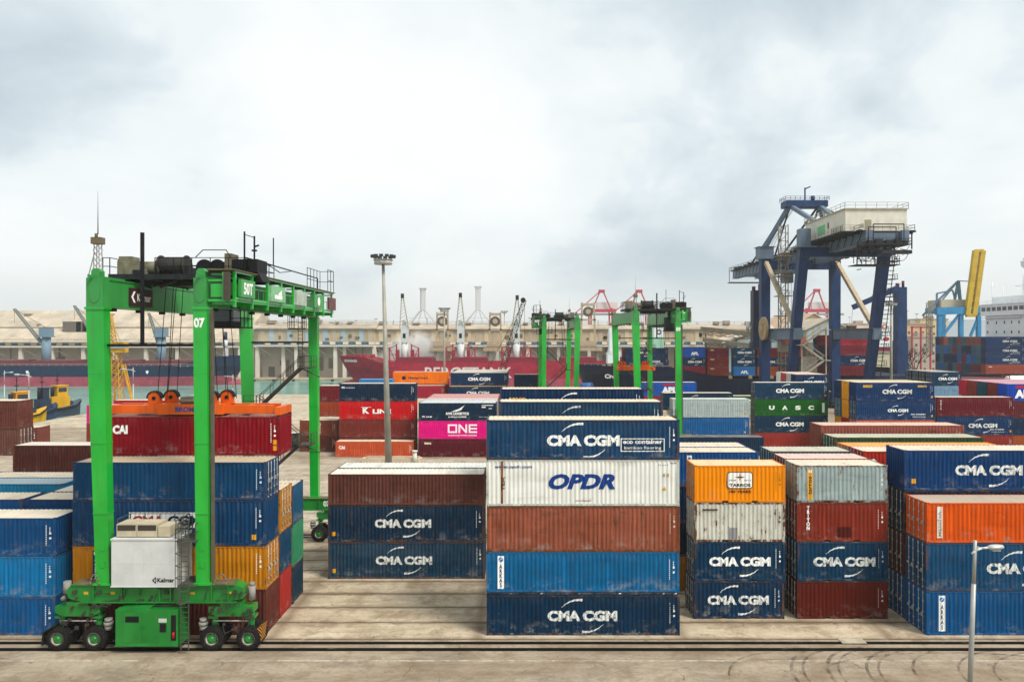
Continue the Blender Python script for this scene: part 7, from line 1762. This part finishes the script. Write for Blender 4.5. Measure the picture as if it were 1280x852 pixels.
# ------------------------------------------------------------------ masts and lamps
GM_ = 'high floodlight masts in the port'
def mast(px, pyt, Y, r0, r1, lb, lean=0, hw=1.75, zb=0):
    b = at(px, 470, Y); b.z = zb; C = thing('light_mast', lb, 'light mast', b, 0, GM_); h = Z_(pyt, Y)-zb
    m = MB(); m.cyl((0,0,0), (lean, 0, h-1.4), r0, r1, n=12); m.cyl((0,0,0), (0,0,.3), r0*1.8, n=12); m.build('pole', plain('#98958a', .55, .25, .8, .1, 'galvanised_mast'), C)
    m = MB(); m.cyl((lean,0,h-1.5), (lean,0,h-.9), hw*.72, n=16); m.cyl((lean,0,h-.9), (lean,0,h-.82), hw*.8, n=16); m.build('headframe', plain('#b9bab6', .6), C)
    m = MB()
    for i in range(12):
        a = i*math.pi/6; x, y = lean+hw*.85*math.cos(a), hw*.85*math.sin(a)
        fl_ = MB(); fl_.box(x-.24, x+.24, y-.24, y+.24, h-.55, h-.2); fl_.build('floodlight', plain('#3c3c3a', .6), C); m.bar((lean+hw*.6*math.cos(a), hw*.6*math.sin(a), h-.8), (x, y, h-.3), .08)
    m.build('lamp_bracket', plain('#3c3c3a', .6), C)
mast(486, 317, 100, .50, .20, 'tall grey light mast standing before the red white-lettered container', -.78)
mast(555.5, 384, 232, .42, .22, 'light mast rising from the orange dark-lettered container', 0, 2.0)
mast(1114, 375, 196, .42, .24, 'light mast between the blue crane leg and the navy post', 0, 2.0)
mast(630.5, 388, 420, .4, .25, 'thin far light mast beside the black boom', 0, 2.2, -.6)
mast(898, 402, 620, .4, .3, 'thin far light mast above the conveyors', 0, 3.5, -.6)
mast(947.5-16, 404, 640, .4, .3, 'thin far light mast beside the navy ship post', 0, 3.5, -.6)
for i, (px, pt, Y, wd_) in enumerate(((872, 404, 700, 'over the conveyor roofs'), (908, 408, 760, 'above the low pale shed'), (1062, 396, 640, 'beside the hanging hook'), (1072, 402, 700, 'behind the billboard'), (1098, 392, 560, 'above the billboard'), (1146, 392, 520, 'over the dull grey block'), (1158, 400, 600, 'over the ochre block'), (1134, 388, 620, 'touching the thick navy post'), (690, 396, 500, 'before the small distant green crane'), (712, 392, 540, 'beside the small distant green crane'), (470, 398, 520, 'next to the tall light mast'), (445, 400, 480, 'on the striped warehouse roof line'), (662, 397, 560, 'beside the black boom head'), (985, 398, 640, 'between the blue crane legs'), (1032, 394, 660, 'seen through the blue crane gate'))):
    b = at(px, 470, Y); b.z = -.6; C = thing('thin_mast', f'thin far grey mast {wd_}', 'mast', b, 0, 'thin masts on the skyline'); h = Z_(pt, Y)+.6
    m = MB(); m.cyl((0,0,0), (0,0,h), .28, .14, n=6); m.build('pole', plain('#7c7e80', .7), C)
    m = MB(); m.box(-1.2, 1.2, -.2, .2, h-.5, h); m.box(-.7, .7, -.2, .2, h*.86, h*.86+.25); m.build('crossarm', plain('#6a6c6e', .7), C)
# concrete foot and bollard by the big mast
b = Vector((X_(490, 100), 100, 0)); m = MB()
m.prism([(-4.4, 0), (4.4, 0), (4.0, .75), (-3.4, .75)], 'y', -.9, -.5); m.prism([(-4.4, 0), (4.4, 0), (4.0, .75), (-4.0, .75)], 'y', .9, 1.3); m.box(-4.4, -4, -.5, .9, 0, .7); m.box(4, 4.4, -.5, .9, 0, .7)
o = m.build('concrete_barrier', plain('#c5b49a', .85, .2, .8)); o.location = b+Vector((0, 4.5, 1.0)); o.location.z = 0; tag(o, 'low concrete barrier ring around the tall light mast foot', 'barrier')
o.location = (X_(490, 108), 108, 0)
b = at(518.5, 572, 107); C = thing('bollard', 'short white concrete post beside the magenta stack', 'bollard', (b.x, 107, 0)); m = MB(); m.cyl((0,0,0), (0,0,1.75), .34, .3, n=12); m.build('post', plain('#cfccc2', .8, .15), C); m = MB(); m.cyl((0,0,1.75), (0,0,1.95), .42, n=12); m.build('cap', plain('#cfccc2', .8, .15), C)
# street lamps
GL = 'street lamps in the port'
def lamp(px, pyt, Y, lb, dirs, arm=1.6, r=.10, lean=0, head=1.0, zb=0):
    b = at(px, 470, Y); b.z = zb; C = thing('street_lamp', lb, 'street lamp', b, 0, GL); h = Z_(pyt, Y)-zb
    m = MB(); m.cyl((0,0,0), (lean*.75, 0, h*.75), r, r*.85, n=12); m.cyl((lean*.75, 0, h*.75), (lean, 0, h), r*.70, r*.6, n=12); m.cyl((0,0,0), (0,0,.4), r*1.6, n=12); m.build('pole', plain('#a5a6a2', .45, .15, 1, .3, 'galvanised_pole'), C)
    for s_ in dirs:
        zt = h-.42*head
        m = MB(); m.tube([(lean-s_*.30*arm, -.02, zt-.28*head), (lean, -.02, zt-.12*head), (lean+s_*arm*.5, -.02, zt+.02*head), (lean+s_*arm, -.02, zt+.04*head)], r*.45, 8); m.prism([(lean+s_*r*.8, zt-.10), (lean+s_*arm*.5, zt+.03), (lean+s_*r*.8, zt+.12)], 'y', -.03, .03); m.build('arm', plain('#c5c6c4', .4, .1, 1, .2), C)
        m = MB(); x0, x1 = lean+s_*arm, lean+s_*(arm+.85*head)
        prof = [(0, .0), (.10, .02), (.16, .2), (.17, .5), (.12, .78), (0, .85)]
        n = 12; vs = []
        for rr_, t_ in prof:
            for i in range(n): a = 2*math.pi*i/n; vs.append((x0+s_*t_*head, rr_*1.2*head*math.cos(a), zt+.05*head+rr_*.8*head*math.sin(a)+ .05*t_))
        m.add(vs, [(j*n+i, j*n+(i+1) % n, (j+1)*n+(i+1) % n, (j+1)*n+i) for j in range(len(prof)-1) for i in range(n)], 0, True); hd = m.build('lamp_head', plain('#b9bab8', .4, .1, 1, .2), C)
        m = MB(); m.box(min(x0+s_*.2*head, x0+s_*.62*head), max(x0+s_*.2*head, x0+s_*.62*head), -.13*head, .13*head, zt-.115*head, zt-.05*head); m.build('lamp_lens', plain('#a39f94', .25, .1), hd)
    return C
lamp(1211.3, 675, 36, 'grey street lamp in front of the orange-topped stack', (1,), .62, .125, .31, .95)
lamp(36, 465, 128, 'double-armed white street lamp above the yellow tug', (-1,), 1.6, .14, 0, 1.2)
lamp(166.5, 459, 140, 'white street lamp seen between the green crane legs', (-1,), 1.4, .13, 0, 1.1)
lamp(291, 468, 150, 'thin white street lamp before the navy ship bow', (-1,), 1.0, .11, 0, 1.0)
lamp(5.5, 463, 150, 'bluish street lamp at the photo edge near the fishing boat', (1,), 1.0, .12, 0, 1.0)
mp = at(420, 471, 290)
# ------------------------------------------------------------------ boats
def tug(lb, px, py, Y, Ln, rz, hullc, house, sc=1.0):
    b = Vector((X_(px, Y)-4.2, Y, -1.3)); C = thing('tug_boat', lb, 'tug boat', b, rz, 'yellow work boats at the quay'); h = Ln/2; C.scale = (1.1, 1.15, 1.35)
    m = MB(); st = [(-h, 1.5, 1.9), (-h*.8, 1.9, 1.7), (0, 2.1, 1.6), (h*.6, 1.9, 2.0), (h*.88, 1.0, 2.6), (h, .15, 2.9)]
    vs = []
    for x, w_, z in st: vs += [(x*.96, -w_*.7, -.6), (x, -w_, z), (x, w_, z), (x*.96, w_*.7, -.6)]
    fs = []
    for i in range(len(st)-1):
        for k in range(4): fs.append((4*i+k, 4*i+(k+1) % 4, 4*i+4+(k+1) % 4, 4*i+4+k))
    fs += [(0,1,2,3)[::-1], tuple(4*(len(st)-1)+k for k in range(4))]; m.add(vs, fs); m.build('hull', plain(hullc, .5, .15, .5), C)
    m = MB()
    for s_ in (-1, 1):
        for (x, w_, z), (x2, w2, z2) in zip(st, st[1:]): m.bar((x, s_*(w_+.05), z-.25), (x2, s_*(w2+.05), z2-.25), .22)
    m.build('fender', RUBBER, C)
    m = MB(); m.box(-h*.35, h*.4, -1.25, 1.25, 1.5, 3.7); m.box(-h*.1, h*.32, -1.0, 1.0, 3.7, 5.6); m.box(-h*.16, h*.37, -1.15, 1.15, 5.6, 5.75); wh = m.build('wheelhouse', plain(house, .5, .15, .5), C)
    m = MB(); m.box(-h*.06, h*.28, -1.03, 1.03, 4.5, 5.3); m.box(h*.322, h*.333, -.8, .8, 4.5, 5.3); m.build('cabin_window', glassm(), wh)
    m = MB(); m.cyl((-h*.2, 0, 3.7), (-h*.2, 0, 5.4), .38, n=10); m.cyl((0, 0, 5.75), (0, 0, 9.0), .08, n=6); m.bar((0, -.7, 7.6), (0, .7, 7.6), .08); m.box(-.35, .35, -.1, .1, 6.6, 6.8); m.build('mast', BLACKM, C)
    m = MB(); m.box(-h*.8, -h*.5, -.7, .7, 1.6, 2.3); m.cyl((h*.55, -.5, 2.3), (h*.55, .5, 2.3), .4, n=10); m.build('deck_gear', plain('#2a3440', .6), C)
tug('bright yellow tug with orange wheelhouse moored beside the quay edge', 44, 0, 163, 11.5, R(60), '#d0a008', '#d08a10')
tug('yellow tug with dark hull gear moored farther along the quay', 92, 0, 184, 11, R(64), '#3a4858', '#c8981c')
tug('small blue work boat moored between the two yellow tugs', 74, 0, 176, 6, R(62), '#24405e', '#20344c')
tug('red fishing boat with white deck at the photo edge', 2, 0, 168, 9, R(30), '#8a2430', '#c9c9c4')
# white tank on a trailer by the scarlet container
b = Vector((X_(1257, 150), 150, 0)); C = thing('tank_container', 'white cylinder tank behind the royal blue container', 'tank', (b.x, 150, 8.2))
m = MB(); m.lathe([(0, 0), (.7, .08), (1.1, .35), (1.2, .8), (1.2, 6.0), (1.1, 6.4), (.7, 6.7), (0, 6.8)], (0, 0, 1.35), 'x', 20); m.build('tank_shell', WSH, C)
m = MB()
for x in (.0, 6.7):
    for y in (-1.2, 1.1): m.box(x, x+.12, y, y+.12, 0, 2.6)
    m.box(x, x+.12, -1.2, 1.2, 0, .15); m.box(x, x+.12, -1.2, 1.2, 2.5, 2.62)
m.build('tank_frame', plain('#b05a30', .6), C)
fl = Flat()
for x in (2.0, 4.6): fl.add(([(x, 1.5), (x+.35, 1.15), (x, .8), (x-.35, 1.15)], [(0,1,2,3)]))
fl.build('hazard_mark', letter('#c03030', .1), C, y=-1.21)
# ------------------------------------------------------------------ air
HAZE = .00018
m = bpy.data.materials.new('haze_air'); m.use_nodes = True; t = m.node_tree; t.nodes.clear()
o_ = N(t, 'ShaderNodeOutputMaterial'); pvn = N(t, 'ShaderNodeVolumePrincipled'); L(t, pvn.outputs[0], o_.inputs['Volume'])
pvn.inputs['Color'].default_value = (.93, .95, .96, 1); pvn.inputs['Density'].default_value = HAZE; pvn.inputs['Anisotropy'].default_value = .2
s = MB(); s.box(-1500, 1500, -300, 1400, -5, 70)
struct(s.build('haze', m), 'stuff')

# dust rising from the bulk cargo being worked behind the crimson ship
def dust(name, c, r, dens, seed):
    m = bpy.data.materials.new('dust_plume'); m.use_nodes = True; t = m.node_tree; t.nodes.clear()
    o_ = N(t, 'ShaderNodeOutputMaterial'); v_ = N(t, 'ShaderNodeVolumePrincipled'); L(t, v_.outputs[0], o_.inputs['Volume'])
    v_.inputs['Color'].default_value = (.985, .975, .96, 1)
    tc = N(t, 'ShaderNodeTexCoord'); ln = N(t, 'ShaderNodeVectorMath', operation='LENGTH'); L(t, tc.outputs['Object'], ln.inputs[0])
    f = math_(t, 'SUBTRACT', 1.0, ln.outputs['Value'], True)
    n = noise(t, mapping(t, tc.outputs['Object'], (1, 1, 1), (seed, 0, 0)), 1.7, 4, .6)
    d = math_(t, 'MULTIPLY', math_(t, 'MULTIPLY', f, math_(t, 'MAXIMUM', math_(t, 'SUBTRACT', n, .36), 0.0)), dens)
    L(t, d, v_.inputs['Density'])
    bm = bmesh.new(); bmesh.ops.create_icosphere(bm, subdivisions=3, radius=1.0); me = bpy.data.meshes.new(name); bm.to_mesh(me); bm.free()
    o = link(name, me, m); o.location = c; o.scale = r; return struct(o, 'stuff')
dust('dust_cloud', at(520, 447, 330), (15, 7, 14), 4.0, 1)
dust('dust_cloud', at(490, 455, 331), (17, 5, 7), 1.4, 4)
dust('dust_cloud', at(610, 455, 331), (30, 6, 8), .9, 7)
